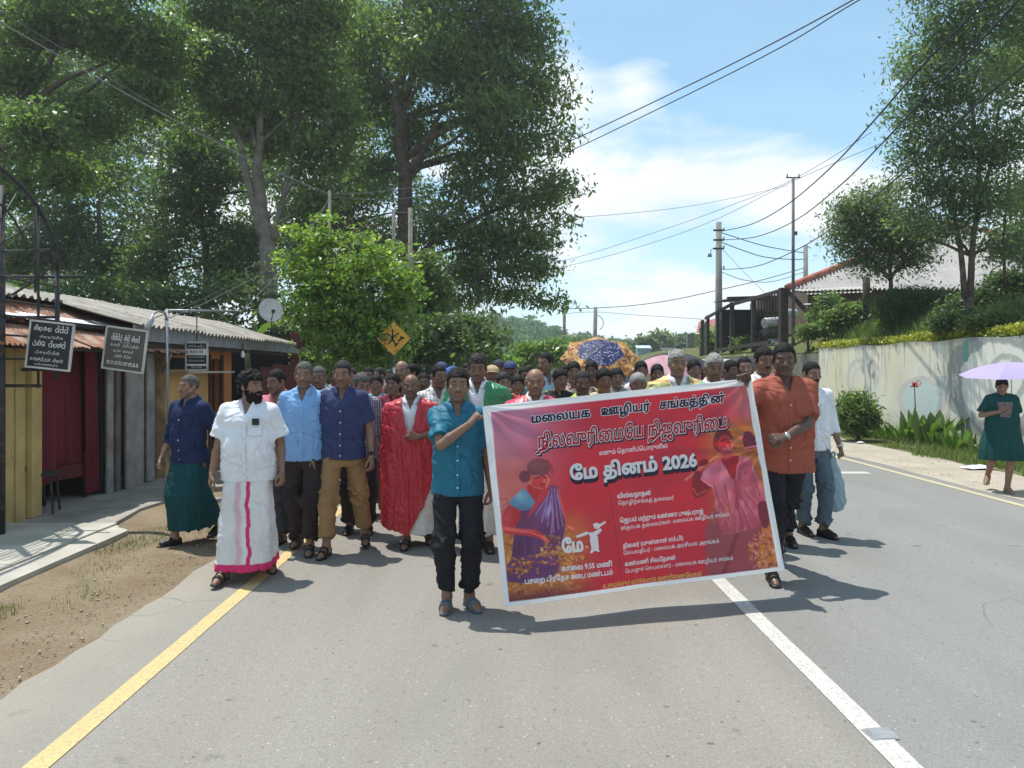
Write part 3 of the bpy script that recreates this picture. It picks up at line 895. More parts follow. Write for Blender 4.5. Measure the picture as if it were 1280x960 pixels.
# ------------------------------------------------------------------ people's materials
def skin_mat(name, col, gloss=.52):
    m, nt = new_mat(name)
    at = nt.n('ShaderNodeAttribute', attribute_name='feat').outputs['Color']
    r = nt.n('ShaderNodeSeparateColor'); nt.set(r, 0, at); r = r.outputs
    co = nt.n('ShaderNodeTexCoord').outputs['Object']
    n1 = nt.noise(co, 14, 4)
    c = nt.mix(nt.ramp(n1, .35, .65), tuple(x * .86 for x in col), tuple(x * 1.1 for x in col))
    c = nt.mix(r[0], c, (col[0] * .9, col[1] * .70, col[2] * .74))
    c = nt.mix(r[1], c, (.012, .010, .010))
    c = nt.mix(r[2], c, (.20, .17, .15))
    finish(nt, c, gloss, nt.bump(nt.noise(co, 120, 3), .12, .003), .35)
    return m
SK = [skin_mat('skin_tone_a', (.235, .132, .088)), skin_mat('skin_tone_b', (.195, .106, .072)), skin_mat('skin_tone_c', (.26, .150, .10)), skin_mat('skin_tone_d', (.125, .070, .052), .40), skin_mat('skin_tone_e', (.28, .155, .10))]

def hair_mat(name, col, grey=0.0):
    m, nt = new_mat(name)
    co = nt.n('ShaderNodeTexCoord').outputs['Object']
    n = nt.noise(nt.mapping(co, scale=(1, 1, .35)), 160, 3)
    c = nt.mix(nt.ramp(n, .35, .7), tuple(x * .55 for x in col), col)
    if grey:
        c = nt.mix(nt.ramp(nt.noise(co, 130, 3), .62 - grey * .4, .85 - grey * .3, 0, .8), c, (.26, .25, .24))
    finish(nt, c, .72, nt.bump(n, .8, .006), .18)
    return m
HB = hair_mat('black_hair', (.013, .011, .011)); HG = hair_mat('greying_hair', (.06, .055, .05), .45); HW = hair_mat('white_hair', (.36, .35, .33), .5); HD = hair_mat('dark_hair_with_grey', (.03, .027, .025), .12)

_cm = {}
def cloth(name, col, pattern=None, col2=None, rough=.85, scale=1.0, sheen=.0, spec=.2, transl=0.0):
    if name in _cm: return _cm[name]
    m, nt = new_mat(name)
    co = nt.n('ShaderNodeTexCoord').outputs['Object']
    x, y, z = nt.xyz(co)
    n1 = nt.noise(co, 5, 4)
    c = nt.mix(nt.ramp(n1, .3, .7), tuple(v_ * .88 for v_ in col), tuple(min(1, v_ * 1.05) for v_ in col))
    def stripe(a, f, w):
        return nt.ramp(nt.math('ABSOLUTE', nt.math('SUBTRACT', nt.math('FRACT', nt.math('MULTIPLY', a, f)), .5)), w, w + .06, 1, 0)
    if pattern == 'check':
        f = nt.math('MAXIMUM', stripe(x, 28 * scale, .13), stripe(z, 28 * scale, .13)); c = nt.mix(nt.math('MULTIPLY', f, .75), c, col2)
    elif pattern == 'stripe':
        c = nt.mix(nt.math('MULTIPLY', stripe(x, 30 * scale, .12), .8), c, col2)
    elif pattern == 'hstripe':
        c = nt.mix(stripe(z, 30 * scale, .18), c, col2)
    elif pattern == 'floral':
        vo = nt.n('ShaderNodeTexVoronoi', ins={'Vector': co, 'Scale': 34 * scale}).outputs
        c = nt.mix(nt.ramp(vo['Distance'], .25, .34, 1, 0), c, col2)
        c = nt.mix(nt.ramp(nt.noise(co, 30 * scale, 2), .56, .6), c, tuple(v_ * .5 for v_ in col2))
    elif pattern == 'speck':
        c = nt.mix(nt.ramp(nt.noise(co, 110 * scale, 2, .6), .66, .70, 0, .8), c, col2)
    elif pattern == 'border':         # zari edge near the hem and dots
        c = nt.mix(nt.ramp(nt.math('SINE', nt.math('MULTIPLY', z, 60)), .6, .8, 0, .7), c, col2)
    elif pattern == 'dhoti':          # white cloth, pink hem and pink edge running down the front
        wob = nt.math('MULTIPLY', nt.math('SUBTRACT', nt.noise(nt.mapping(co, scale=(0, 0, 1)), 6, 2), .5), .09)
        xs = nt.math('ADD', nt.math('SUBTRACT', x, .02), wob)
        xs = nt.math('SUBTRACT', xs, nt.math('MULTIPLY', nt.math('SUBTRACT', .85, z), .06))
        b1 = nt.ramp(nt.math('ABSOLUTE', xs), .013, .017, 1, 0)
        b1 = nt.math('MULTIPLY', b1, nt.ramp(y, -.02, .0, 1, 0))
        b2 = nt.ramp(z, .150, .158, 1, 0)
        b3 = nt.math('MULTIPLY', nt.ramp(nt.math('ABSOLUTE', nt.math('ADD', xs, .075)), .012, .030, .35, 0), nt.ramp(y, -.02, .0, 1, 0))
        c = nt.mix(nt.math('MAXIMUM', nt.math('MAXIMUM', b1, b2), b3), c, col2)
    w = nt.noise(co, 260, 2)
    hgt = nt.math('ADD', nt.math('MULTIPLY', nt.noise(co, 24, 4, .6), 1.0), nt.math('MULTIPLY', w, .12))
    finish(nt, c, rough, nt.bump(hgt, .35, .012), spec, sheen=sheen, transl=((transl, tuple(min(1, v_ * 1.2) for v_ in col)) if transl else None))
    _cm[name] = m
    return m
LEATHER = plain('black_leather', (.02, .018, .017), .45, var=.3)
SOLE = plain('blue_grey_rubber', (.10, .13, .16), .6, var=.2)
BUTTON = plain('pale_button', (.6, .6, .58), .4)
# ------------------------------------------------------------------ lettering as real outlines
def tamil(s):
    """put the vowel signs in the order they are drawn"""
    out = []
    for ch in s:
        if ch in '\u0bc6\u0bc7\u0bc8' and out:
            out.insert(len(out) - 1, ch)
        elif ch in '\u0bca\u0bcb' and out:
            out.insert(len(out) - 1, '\u0bc6' if ch == '\u0bca' else '\u0bc7'); out.append('\u0bbe')
        else:
            out.append(ch)
    return ''.join(out)

def contours(body, res=3):
    c = bpy.data.curves.new('lettering_source', 'FONT')
    c.body = body; c.size = 1.0; c.fill_mode = 'NONE'; c.resolution_u = res
    o = bpy.data.objects.new('lettering_source', c)
    COL.objects.link(o)
    dg = bpy.context.evaluated_depsgraph_get()
    me = o.evaluated_get(dg).to_mesh()
    n = len(me.vertices)
    co = np.zeros(n * 3); me.vertices.foreach_get('co', co); co = co.reshape(-1, 3)[:, :2]
    nxt = {}
    for e in me.edges:
        a, b = e.vertices
        if a > b: a, b = b, a
        nxt.setdefault(a, []).append(b)
    loops = []; i = 0
    while i < n:          # vertices of one contour are consecutive
        j = i
        while j + 1 < n and (j + 1) in nxt.get(j, []):
            j += 1
        if j - i >= 2: loops.append(co[i:j + 1].copy())
        i = j + 1
    o.evaluated_get(dg).to_mesh_clear()
    bpy.data.objects.remove(o); bpy.data.curves.remove(c)
    return loops

def area(l):
    x, y = l[:, 0], l[:, 1]
    return .5 * np.sum(x * np.roll(y, -1) - np.roll(x, -1) * y)

def clean(l, eps=1e-4):
    keep = [l[0]]
    for p_ in l[1:]:
        if np.hypot(*(p_ - keep[-1])) > eps: keep.append(p_)
    if len(keep) > 1 and np.hypot(*(keep[0] - keep[-1])) < eps: keep.pop()
    return np.array(keep)

def grow(loops, d, sgn):
    out = []
    for l in loops:
        l = clean(l)
        if len(l) < 3: continue
        a = l - np.roll(l, 1, 0); b = np.roll(l, -1, 0) - l
        a /= np.hypot(*a.T)[:, None] + 1e-12; b /= np.hypot(*b.T)[:, None] + 1e-12
        t = a + b; L = np.hypot(*t.T)[:, None]
        t = np.where(L < .3, a, t / (L + 1e-9))
        nrm_ = np.stack([t[:, 1], -t[:, 0]], 1) * sgn
        k = 1 / np.clip((L[:, 0] / 2), .55, 1)
        out.append(l + nrm_ * d * k[:, None])
    return out

def fill(loops):
    """triangles of the non-zero winding area of the loops"""
    pts = []; edges = []
    for l in loops:
        l = clean(l)
        if len(l) < 3: continue
        b = len(pts); pts += [Vector(p_) for p_ in l]
        edges += [(b + i, b + (i + 1) % len(l)) for i in range(len(l))]
    v, e, f, *_ = delaunay_2d_cdt(pts, edges, [], 0, 1e-5)
    v = np.array([tuple(p_) for p_ in v]); f = np.array([q for q in f if len(q) == 3])
    c = v[f].mean(1)
    P_ = np.array([tuple(p_) for p_ in pts]); E_ = np.array(edges)
    A = P_[E_[:, 0]]; B = P_[E_[:, 1]]
    w = np.zeros(len(c))
    for k in range(0, len(c), 1500):
        cx = c[k:k + 1500, 0][:, None]; cy = c[k:k + 1500, 1][:, None]
        up = (A[:, 1] <= cy) & (B[:, 1] > cy); dn = (A[:, 1] > cy) & (B[:, 1] <= cy)
        side = (B[:, 0] - A[:, 0]) * (cy - A[:, 1]) - (cx - A[:, 0]) * (B[:, 1] - A[:, 1])
        w[k:k + 1500] = (up & (side > 0)).sum(1) * 1.0 - (dn & (side < 0)).sum(1)
    return v, f[np.abs(w) > .5]

_tc = {}
def text_fill(body, bold=0.0):
    key = (body, round(bold, 4))
    if key in _tc: return _tc[key]
    # split by letter so that each outline is filled on its own
    loops = contours(body)
    tot = sum(area(l) for l in loops)
    sgn = 1 if tot > 0 else -1
    # letters taken from a second font may run the other way round: turn them
    bb = [(l.min(0), l.max(0)) for l in loops]; ar = [area(l) * sgn for l in loops]
    def inside(i, j):
        return (bb[i][0] >= bb[j][0] - 1e-4).all() and (bb[i][1] <= bb[j][1] + 1e-4).all() and i != j
    flip = [i for i in range(len(loops)) if ar[i] < 0 and not any(ar[j] > 0 and inside(i, j) for j in range(len(loops)))]
    more = [k for i in flip for k in range(len(loops)) if inside(k, i)]
    for i in set(flip + more): loops[i] = loops[i][::-1].copy()
    v, f = fill(grow(loops, bold, sgn) if bold else loops)
    if f.size and np.cross(v[f[0, 1]] - v[f[0, 0]], v[f[0, 2]] - v[f[0, 0]]) < 0: f = f[:, ::-1]
    allp = np.concatenate(loops)
    _tc[key] = (v, f, allp[:, 0].min(), allp[:, 0].max())
    return _tc[key]

def lay_text(body, a, b, h, bold, mapf, lift, mat, name, parent, shift=(0, 0), slant=0.0, stretch=1.0):
    """body's x-extent is stretched from a to b (2-D), letters h high above the baseline; mapf maps 2-D to 3-D at a given lift"""
    v, f, x0, x1 = text_fill(tamil(body), bold)
    a = np.array(a, float) + shift; b = np.array(b, float) + shift
    t = (v[:, 0] - x0) / (x1 - x0)
    d = b - a; L = np.hypot(*d); u = d / L; up = np.array([u[1], -u[0]])
    y = v[:, 1] * h
    p = a + np.outer(t * L + slant * y, u) + np.outer(y, up)
    q = mapf(p, lift)
    return mobj(name, np_mesh(name, q, f[:, ::-1] if False else f, smooth=False, mats=[mat]), parent)
# ------------------------------------------------------------------ the banner
def srgb(c):
    c = np.asarray(c, float) / 255.0
    return np.where(c <= .04045, c / 12.92, ((c + .055) / 1.055) ** 2.4)

BQ = np.array([(603, 508), (939, 472.5), (981, 712.5), (630.5, 758.5)], float)      # corners in the photograph: TL TR BR BL
BD = [5.02, 5.55, 5.46, 4.86]
BC = [P(*BQ[i], BD[i]) for i in range(4)]
BC = [np.array(c) for c in BC]
def inv_bilin(p):
    p = np.atleast_2d(np.asarray(p, float))
    u = np.full(len(p), .5); v = np.full(len(p), .5)
    a, b, c, d_ = BQ
    for _ in range(8):
        q = ((1 - u) * (1 - v))[:, None] * a + (u * (1 - v))[:, None] * b + (u * v)[:, None] * c + ((1 - u) * v)[:, None] * d_
        du = ((1 - v)[:, None] * (b - a) + v[:, None] * (c - d_)); dv = ((1 - u)[:, None] * (d_ - a) + u[:, None] * (c - b))
        r = p - q; det = du[:, 0] * dv[:, 1] - du[:, 1] * dv[:, 0]
        u = u + (r[:, 0] * dv[:, 1] - r[:, 1] * dv[:, 0]) / det
        v = v + (du[:, 0] * r[:, 1] - du[:, 1] * r[:, 0]) / det
    return u, v
bn = np.cross(BC[3] - BC[0], BC[1] - BC[0]); bn /= np.linalg.norm(bn)
if bn[1] > 0: bn = -bn          # towards the camera side
def bsurf(u, v, lift=0.0):
    a, b, c, d_ = BC
    q = ((1 - u) * (1 - v))[:, None] * a + (u * (1 - v))[:, None] * b + (u * v)[:, None] * c + ((1 - u) * v)[:, None] * d_
    P3 = np.stack([u * 2.0, v * 1.4, 0 * u], 1)
    w = .030 * np.sin(u * 5.2 + v * 1.5 + .5) * np.sin(np.clip(u, 0, 1) * math.pi) * (.4 + .6 * v)
    w += .010 * np.sin((u * 1.1 + v * .9) * 11 + 3 * vnoise(P3, 1.7, 2)) * np.sin(np.clip(u, 0, 1) * math.pi)
    # creases fanning out from the two held corners
    for (cu, cv, s) in ((0, 0, 1), (1, 0, -1), (1, .36, -1)):
        du = (u - cu) * s; dv = v - cv; r = np.sqrt(du ** 2 + dv ** 2) + 1e-6; an = np.arctan2(dv, du + 1e-6)
        w += .0085 * np.sin(an * 15 + 2 * r) * np.exp(-(r / .32) ** 2) * np.clip(r * 8, 0, 1)
    w += .011 * (vnoise(P3, (7, 2.5, 1), 5) - .5) + .007 * (vnoise(P3, (3, 14, 1), 8) - .5)
    return q + (w + lift)[:, None] * bn
def bmap(p, lift):
    u, v = inv_bilin(p)
    return bsurf(u, v, lift)

NU, NV = 400, 290
gu, gv = np.meshgrid(np.linspace(0, 1, NU + 1), np.linspace(0, 1, NV + 1), indexing='ij')
gu = gu.ravel(); gv = gv.ravel()
px = ((1 - gu) * (1 - gv))[:, None] * BQ[0] + (gu * (1 - gv))[:, None] * BQ[1] + (gu * gv)[:, None] * BQ[2] + ((1 - gu) * gv)[:, None] * BQ[3]
X, Y = px.T
Cc = np.tile(np.array([186., 34, 50]), (len(px), 1))
def put(mask, col):
    global Cc
    Cc = Cc * (1 - mask[:, None]) + np.asarray(col, float) * mask[:, None]
def gau(cx, cy, rx, ry, rot=0.0):
    dx_ = X - cx; dy_ = Y - cy; c, s = math.cos(rot), math.sin(rot)
    return np.exp(-((dx_ * c + dy_ * s) / rx) ** 2 - ((-dx_ * s + dy_ * c) / ry) ** 2)
def poly(pts, col, soft=1.1, amt=1.0):
    pts = np.array(pts, float); m_ = len(pts)
    pts = np.array([.5 * ((2 * pts[i]) + (pts[(i + 1) % m_] - pts[i - 1]) * t + (2 * pts[i - 1] - 5 * pts[i] + 4 * pts[(i + 1) % m_] - pts[(i + 2) % m_]) * t * t + (3 * pts[i] - pts[i - 1] - 3 * pts[(i + 1) % m_] + pts[(i + 2) % m_]) * t ** 3) for i in range(m_) for t in (0, .33, .67)])
    ins = np.zeros(len(X), bool); dist = np.full(len(X), 1e9)
    for i in range(len(pts)):
        a, b = pts[i], pts[(i + 1) % len(pts)]
        cond = (a[1] > Y) != (b[1] > Y)
        xx = a[0] + (Y - a[1]) * (b[0] - a[0]) / (b[1] - a[1] + 1e-9)
        ins ^= cond & (X < xx)
        ab = b - a; t = np.clip(((X - a[0]) * ab[0] + (Y - a[1]) * ab[1]) / (ab @ ab + 1e-9), 0, 1)
        dist = np.minimum(dist, np.hypot(X - a[0] - t * ab[0], Y - a[1] - t * ab[1]))
    m = np.clip(.5 + np.where(ins, dist, -dist) / soft, 0, 1) * amt
    put(m, col); return m
def ell2(cx, cy, rx, ry, col, rot=0.0, soft=.8, amt=1.0):
    dx_ = X - cx; dy_ = Y - cy; c, s = math.cos(rot), math.sin(rot)
    q = np.sqrt(((dx_ * c + dy_ * s) / rx) ** 2 + ((-dx_ * s + dy_ * c) / ry) ** 2)
    m = np.clip(.5 - (q - 1) * min(rx, ry) / soft, 0, 1) * amt
    put(m, col); return m
def line2(pts, w, col, amt=1.0, soft=.7):
    d_ = np.full(len(X), 1e9); pts = np.array(pts, float)
    for a, b in zip(pts[:-1], pts[1:]):
        ab = b - a; t = np.clip(((X - a[0]) * ab[0] + (Y - a[1]) * ab[1]) / (ab @ ab + 1e-9), 0, 1)
        d_ = np.minimum(d_, np.hypot(X - a[0] - t * ab[0], Y - a[1] - t * ab[1]))
    put(np.clip(.5 - (d_ - w / 2) / soft, 0, 1) * amt, col)
N2 = lambda f, s=0: vnoise(np.stack([X, Y, 0 * X], 1), f, s)
# printed backdrop: mauve sky left, red centre, field right and below
put(np.clip((722 - X + (560 - Y) * .35) / 80, 0, 1) ** 1.1 * .95, (188, 128, 156))
put(gau(632, 606, 46, 36) * .8, (196, 104, 84))
put(np.clip((X - 872 - (Y - 480) * .3) / 50, 0, 1) * np.clip((560 - Y) / 40, 0, 1) * .9, (190, 112, 112))
fld = np.clip((X - 858 - (Y - 540) * .18) / 34, 0, 1) * np.clip((Y - 524 + (X - 900) * .12) / 16, 0, 1)
put(fld * .95, (184, 118, 50)); put(fld * np.clip(N2((.035, .16, 1), 4) - .35, 0, 1) * 1.3, (112, 52, 40)); put(fld * np.clip(N2((.05, .2, 1), 9) - .55, 0, 1) * 1.6, (206, 142, 66))
put(np.clip((740 - X) / 40, 0, 1) * np.clip((Y - 655) / 10, 0, 1) * .9, (176, 116, 44))
put(gau(705, 655, 26, 14) * .7, (190, 112, 50))
put(np.clip(N2(.3, 3) - .45, 0, 1) * 1.6 * np.clip((735 - X) / 30, 0, 1) * np.clip((Y - 662) / 6, 0, 1), (226, 178, 92))
put(np.clip(N2(.35, 6) - .55, 0, 1) * 1.8 * np.clip((735 - X) / 30, 0, 1) * np.clip((Y - 662) / 6, 0, 1), (104, 56, 44))
line2([(620, 627), (632, 626), (634, 640), (621, 642)], 1.4, (150, 100, 60)); 
for k in range(5): line2([(619 + k * 3, 640 - (k % 2) * 9), (624 + k * 2, 629 + (k % 3) * 4)], .9, (206, 150, 100))
# the tea picker
ms = poly([(678, 612), (686, 610), (692, 616), (699, 652), (698, 672), (690, 702), (684, 716), (636, 722), (638, 700), (641, 668), (648, 641)], (82, 44, 92))
put(ms * gau(676, 636, 10, 22, .3) * .55, (128, 92, 150)); put(ms * gau(650, 690, 14, 30) * .5, (52, 26, 64)); put(ms * np.clip(N2((.35, .07, 1), 12) - .5, 0, 1) * .9, (120, 84, 132))
poly([(640, 700), (690, 696), (684, 724), (634, 728)], (90, 52, 100))
put(gau(655, 655, 16, 16) * .35, (120, 62, 84))
ma = poly([(633.5, 634), (648, 642), (641, 661), (629, 666), (625, 655)], (166, 36, 44)); put(ma * gau(632, 650, 5, 14, .2) * .6, (206, 84, 76))
mf = poly([(627, 660), (645, 663), (662.7, 664.5), (674, 670), (682, 679), (677, 681), (666, 674), (650, 671), (632, 669)], (176, 46, 52)); put(mf * np.clip((668 - Y) / 5, 0, 1) * .7, (222, 104, 92))
for fx in (0, 3, 6): line2([(672 + fx * .6, 673 + fx * .4), (679 + fx * .4, 682 - fx * .5)], 1.1, (214, 96, 88), .8)
line2([(632, 664), (660, 668), (672, 673), (679, 680)], 1.2, (226, 120, 110), .8); line2([(672, 672), (680, 677)], 1.3, (216, 100, 96))
mb_ = poly([(635, 631.5), (640, 623), (646.7, 616), (652, 614), (667, 631), (658, 639), (648, 640)], (78, 140, 168)); put(mb_ * gau(646, 621, 8, 6, .6) * .7, (140, 196, 212)); put(mb_ * np.clip((Y - 632) / 8, 0, 1) * .6, (50, 92, 120))
poly([(656, 608), (670, 606), (682, 612), (672, 630), (666, 631), (655, 616)], (176, 36, 46))
poly([(672, 614), (680, 610), (668, 634), (656, 648), (660, 638)], (186, 50, 60))
for a, b in (((683, 613), (686, 668)), ((686, 612), (692, 664)), ((680, 616), (672, 655)), ((689, 615), (697, 660)), ((682, 622), (679, 660)), ((678, 624), (665, 645)), ((690, 620), (698, 648)), ((685, 640), (683, 672))):
    line2([a, b], 1.0, (176, 150, 196), .85, .9)
ell2(680, 640, 3, 9, (150, 150, 200), .3, 2.5, .8)
line2([(691, 614), (698, 645), (706, 662), (709, 668)], 2.2, (206, 70, 70)); line2([(703, 660), (710, 664)], 1.8, (232, 130, 110))
ell2(671, 602, 10, 12, (186, 44, 48)); ell2(667, 600, 9, 8, (206, 70, 60), 0, 4, .5)
line2([(676, 596), (680, 602), (677, 611)], 1.6, (238, 150, 120), .9)
ell2(651.8, 598, 6.6, 7.5, (108, 52, 60)); ell2(668, 586.5, 13.8, 11.5, (118, 62, 70), -.1); line2([(678, 577), (683, 585), (684, 594)], 2.2, (166, 46, 50)); put(gau(664, 583, 8, 6) * .35, (150, 92, 100))
line2([(664, 600), (669, 599)], 1.6, (96, 16, 30)); line2([(674, 599), (677, 599)], 1.4, (96, 16, 30)); line2([(670, 608), (675, 607)], 1.6, (120, 14, 28)); ell2(675, 604, 2.5, 3, (226, 110, 90), 0, 1.5, .7); line2([(657, 606), (664, 612), (672, 613)], 1.2, (226, 150, 80), .7)
line2([(662, 598), (668, 597)], 1.2, (236, 130, 90), .8)
for k_ in range(9): line2([(648 + k_ * 4.5, 702 + (k_ % 3) * 3), (650 + k_ * 4.2, 716)], 1.2, (60, 30, 66), .5)
# leaves in front of her
rs = random.Random(5)
for k in range(150):
    cx = rs.uniform(634, 726); cy = rs.gauss(0, 1) * 7 + 700 - (cx - 640) * .12 + (10 if cx < 660 else 0)
    if cx > 712 and cy > 715: continue
    ell2(cx, cy, rs.uniform(1.2, 3.2), rs.uniform(.8, 1.6), rs.choice([(206, 150, 60), (170, 112, 40), (226, 176, 90), (120, 70, 40), (186, 90, 50)]), rs.uniform(-1.2, 1.2), .8, .85)
for k in range(46):
    ell2(rs.uniform(676, 704), rs.uniform(672, 694), rs.uniform(1, 2.6), rs.uniform(.7, 1.3), rs.choice([(150, 104, 50), (100, 60, 40), (186, 140, 74)]), rs.uniform(-1.5, 1.5), .8, .8)
put(np.clip((Y - 722 - (735 - X) * .16) / 14, 0, 1) * np.clip((745 - X) / 60, 0, 1) * .85, (92, 36, 46))
# the estate worker with his mattock
poly([(884, 640), (948, 636), (944, 690), (936, 722), (884, 726), (876, 716)], (140, 66, 72)); line2([(918, 664), (896, 722)], 5, (110, 36, 48), .8, 3)
line2([(850, 602), (926, 547)], 2.8, (196, 110, 82)); line2([(850, 601), (926, 546)], 1.0, (226, 150, 110), .8)
poly([(927, 543), (937.5, 541), (948, 558), (929, 561.7)], (96, 26, 52)); line2([(929, 561.5), (948, 558)], 2.2, (216, 120, 140))
poly([(858, 603), (866, 590), (884, 606), (883, 613), (870, 624), (861, 622)], (122, 26, 36)); line2([(859, 612), (866, 621), (878, 615)], 1.4, (206, 96, 86), .8)
ell2(874, 580, 7, 4.2, (104, 20, 34), -.3)
mm = poly([(889.6, 580), (897, 573.5), (908, 571), (922, 572), (935.4, 574), (941.7, 587), (958, 628), (955, 640), (946, 637), (948, 655), (938, 663), (927, 664), (914, 668), (898, 668), (892, 645), (885.4, 607)], (184, 84, 102))
for g_, c_ in ((gau(900, 596, 10, 18, .2) * .75, (222, 142, 158)), (gau(932, 600, 7, 20) * .6, (216, 126, 140)), (gau(951, 612, 4, 16, -.3) * .6, (206, 112, 122)), (np.clip((Y - 640) / 24, 0, 1) * .45, (150, 60, 72)), (gau(919, 625, 4, 40) * .5, (138, 44, 62)), (np.clip(N2((.16, .10, 1), 15) - .5, 0, 1) * 1.1, (146, 54, 74)), (np.clip(N2((.22, .09, 1), 17) - .58, 0, 1) * 1.6, (232, 156, 166))): put(mm * g_, c_)
mm2 = poly([(870, 601), (873, 593), (880, 585), (890, 579), (897, 588), (886, 610), (878, 606)], (196, 98, 122)); put(mm2 * gau(876, 594, 6, 6) * .7, (230, 160, 172)); line2([(870, 601), (879, 607), (886, 610)], 1.3, (236, 176, 184), .8)
poly([(898, 574), (914, 571), (922, 573), (918, 586), (915, 602), (904, 588)], (158, 18, 28))
line2([(897, 575), (906, 590), (915, 603), (919, 632), (925, 662)], 1.1, (126, 34, 62), .9)
line2([(922, 573), (919, 588), (916, 601)], 1.4, (226, 150, 160), .8)
for a, b in (((894, 628), (904, 640)), ((893, 640), (906, 660)), ((925, 622), (942, 650)), ((928, 615), (944, 634)), ((921, 630), (934, 660)), ((902, 606), (908, 640)), ((936, 580), (948, 620)), ((888, 606), (895, 630)), ((912, 625), (904, 662))):
    line2([a, b], 1.6, (146, 52, 76), .6, 1.6); line2([(a[0] + 2, a[1] - 1), (b[0] + 2, b[1] - 1)], 1.0, (222, 138, 146), .6, 1.4)
poly([(926, 592), (938, 589), (940, 606), (929, 610)], (176, 72, 92), 1.2, .7)
poly([(945, 632), (957, 628), (961, 648), (958, 660), (950, 658)], (112, 28, 44))
ell2(898.5, 553, 12.2, 15, (112, 24, 34)); ell2(902, 558, 9.5, 12.5, (190, 36, 48)); ell2(905, 568.5, 7, 7, (172, 66, 78), 0, 2.5, .9)
line2([(892, 547), (899, 541), (908, 541), (911, 548)], 3.4, (70, 14, 26), .8, 2); ell2(890, 557, 2.2, 4, (150, 34, 44)); line2([(899, 551), (903, 550)], 2.2, (110, 16, 30)); ell2(908, 562, 3.2, 2.2, (236, 150, 140), 0, 1.5, .7); line2([(900, 563), (909, 562)], 2.6, (206, 120, 126), .8, 1.6)
line2([(908, 548), (912, 560)], 1.8, (228, 118, 110), .9); line2([(896, 553), (901, 552)], 1.3, (86, 14, 26)); line2([(905, 551), (909, 550)], 1.2, (86, 14, 26)); ell2(906, 559, 1.8, 3, (216, 90, 86), 0, 1.2, .8); line2([(902, 567), (908, 566)], 1.2, (96, 22, 34))
for k in range(260):
    a = rs.uniform(0, 6.28); r = rs.random() ** .5
    cx = 956 + 26 * r * math.cos(a); cy = 690 + 26 * r * math.sin(a)
    if cx < 928: continue
    ell2(cx, cy, rs.uniform(1.4, 3.4), rs.uniform(.8, 1.8), rs.choice([(196, 136, 70), (150, 84, 50), (226, 160, 120), (216, 128, 112), (120, 60, 44), (186, 120, 50)]), rs.uniform(-1.5, 1.5), .8, .85)
for k in range(40):
    ell2(rs.uniform(884, 912), rs.gauss(640, 9), rs.uniform(1, 2.4), rs.uniform(.7, 1.2), (190, 120, 56), rs.uniform(-1.5, 1.5), .9, .5)
put(np.clip((Y - 712 + (X - 900) * .06) / 10, 0, 1) * np.clip((X - 845) / 50, 0, 1) * .6, (110, 40, 50))
put(np.full(len(X), .12) * (.5 + N2(.08, 2)), (120, 20, 40))
line2([(754, 613), (768, 724)], .8, (96, 16, 34), .55)
# white margin
U_, V_ = gu, gv
edge = np.minimum.reduce([U_ / (.026 - .010 * V_), (1 - U_) / .024, V_ / .034, (1 - V_) / .020])
put(np.clip(.5 - (edge - 1) * 6, 0, 1), (236, 234, 238))
m, nt = new_mat('printed_vinyl')
vc = nt.n('ShaderNodeAttribute', attribute_name='print').outputs['Color']
co = nt.n('ShaderNodeTexCoord').outputs['Object']
wv = nt.noise(co, 9, 4)
finish(nt, vc, .42, nt.bump(nt.math('ADD', wv, nt.math('MULTIPLY', nt.noise(co, 38, 3), .25)), .35, .012), .4, transl=(.30, vc))
VINYL = m
idx = np.arange((NU + 1) * (NV + 1)).reshape(NU + 1, NV + 1)
faces = np.stack([idx[:-1, :-1], idx[:-1, 1:], idx[1:, 1:], idx[1:, :-1]], -1).reshape(-1, 4)
ban = empty('protest_banner', (0, 0, 0), 0, 'wide red printed vinyl banner with Tamil lettering held tilted across the road', 'banner')
ban_sheet = mobj('sheet', np_mesh('sheet', bsurf(gu, gv), faces, mats=[VINYL], attr={'print': np.clip(srgb(Cc) * 1.22 + .012, 0, .9)}), ban)

def ink(name, rgb):
    m, nt = new_mat(name)
    c = tuple(srgb(rgb)); n = nt.noise(nt.n('ShaderNodeTexCoord').outputs['Object'], 40, 3)
    cc = nt.mix(nt.ramp(n, .3, .7), tuple(x * .93 for x in c), c)
    finish(nt, cc, .45, None, .35, transl=(.25, cc)); return m
WH = ink('white_ink', (240, 238, 240)); NV_ = ink('navy_ink', (38, 38, 66)); RD = ink('red_ink', (190, 26, 50)); GD = ink('gold_ink', (236, 190, 100)); BK = ink('dark_shadow_ink', (60, 34, 48))
l0 = .0022; dl = .0010
def bt(body, a, b, h, bold, mat, k, shift=(0, 0), slant=0.0):
    o = lay_text(body, a, b, h, bold, bmap, l0 + dl * k, mat, 'lettering', ban, shift, slant); o['kind'] = 'stuff'; return o
# heading, dark with a white outline
T1 = 'மலையக   ஊழியர்   சங்கத்தின்'
bt(T1, (660, 530), (902, 503), 15.0, .085, WH, 0, slant=.05); bt(T1, (660, 530), (902, 503), 15.0, .035, NV_, 1, slant=.05)
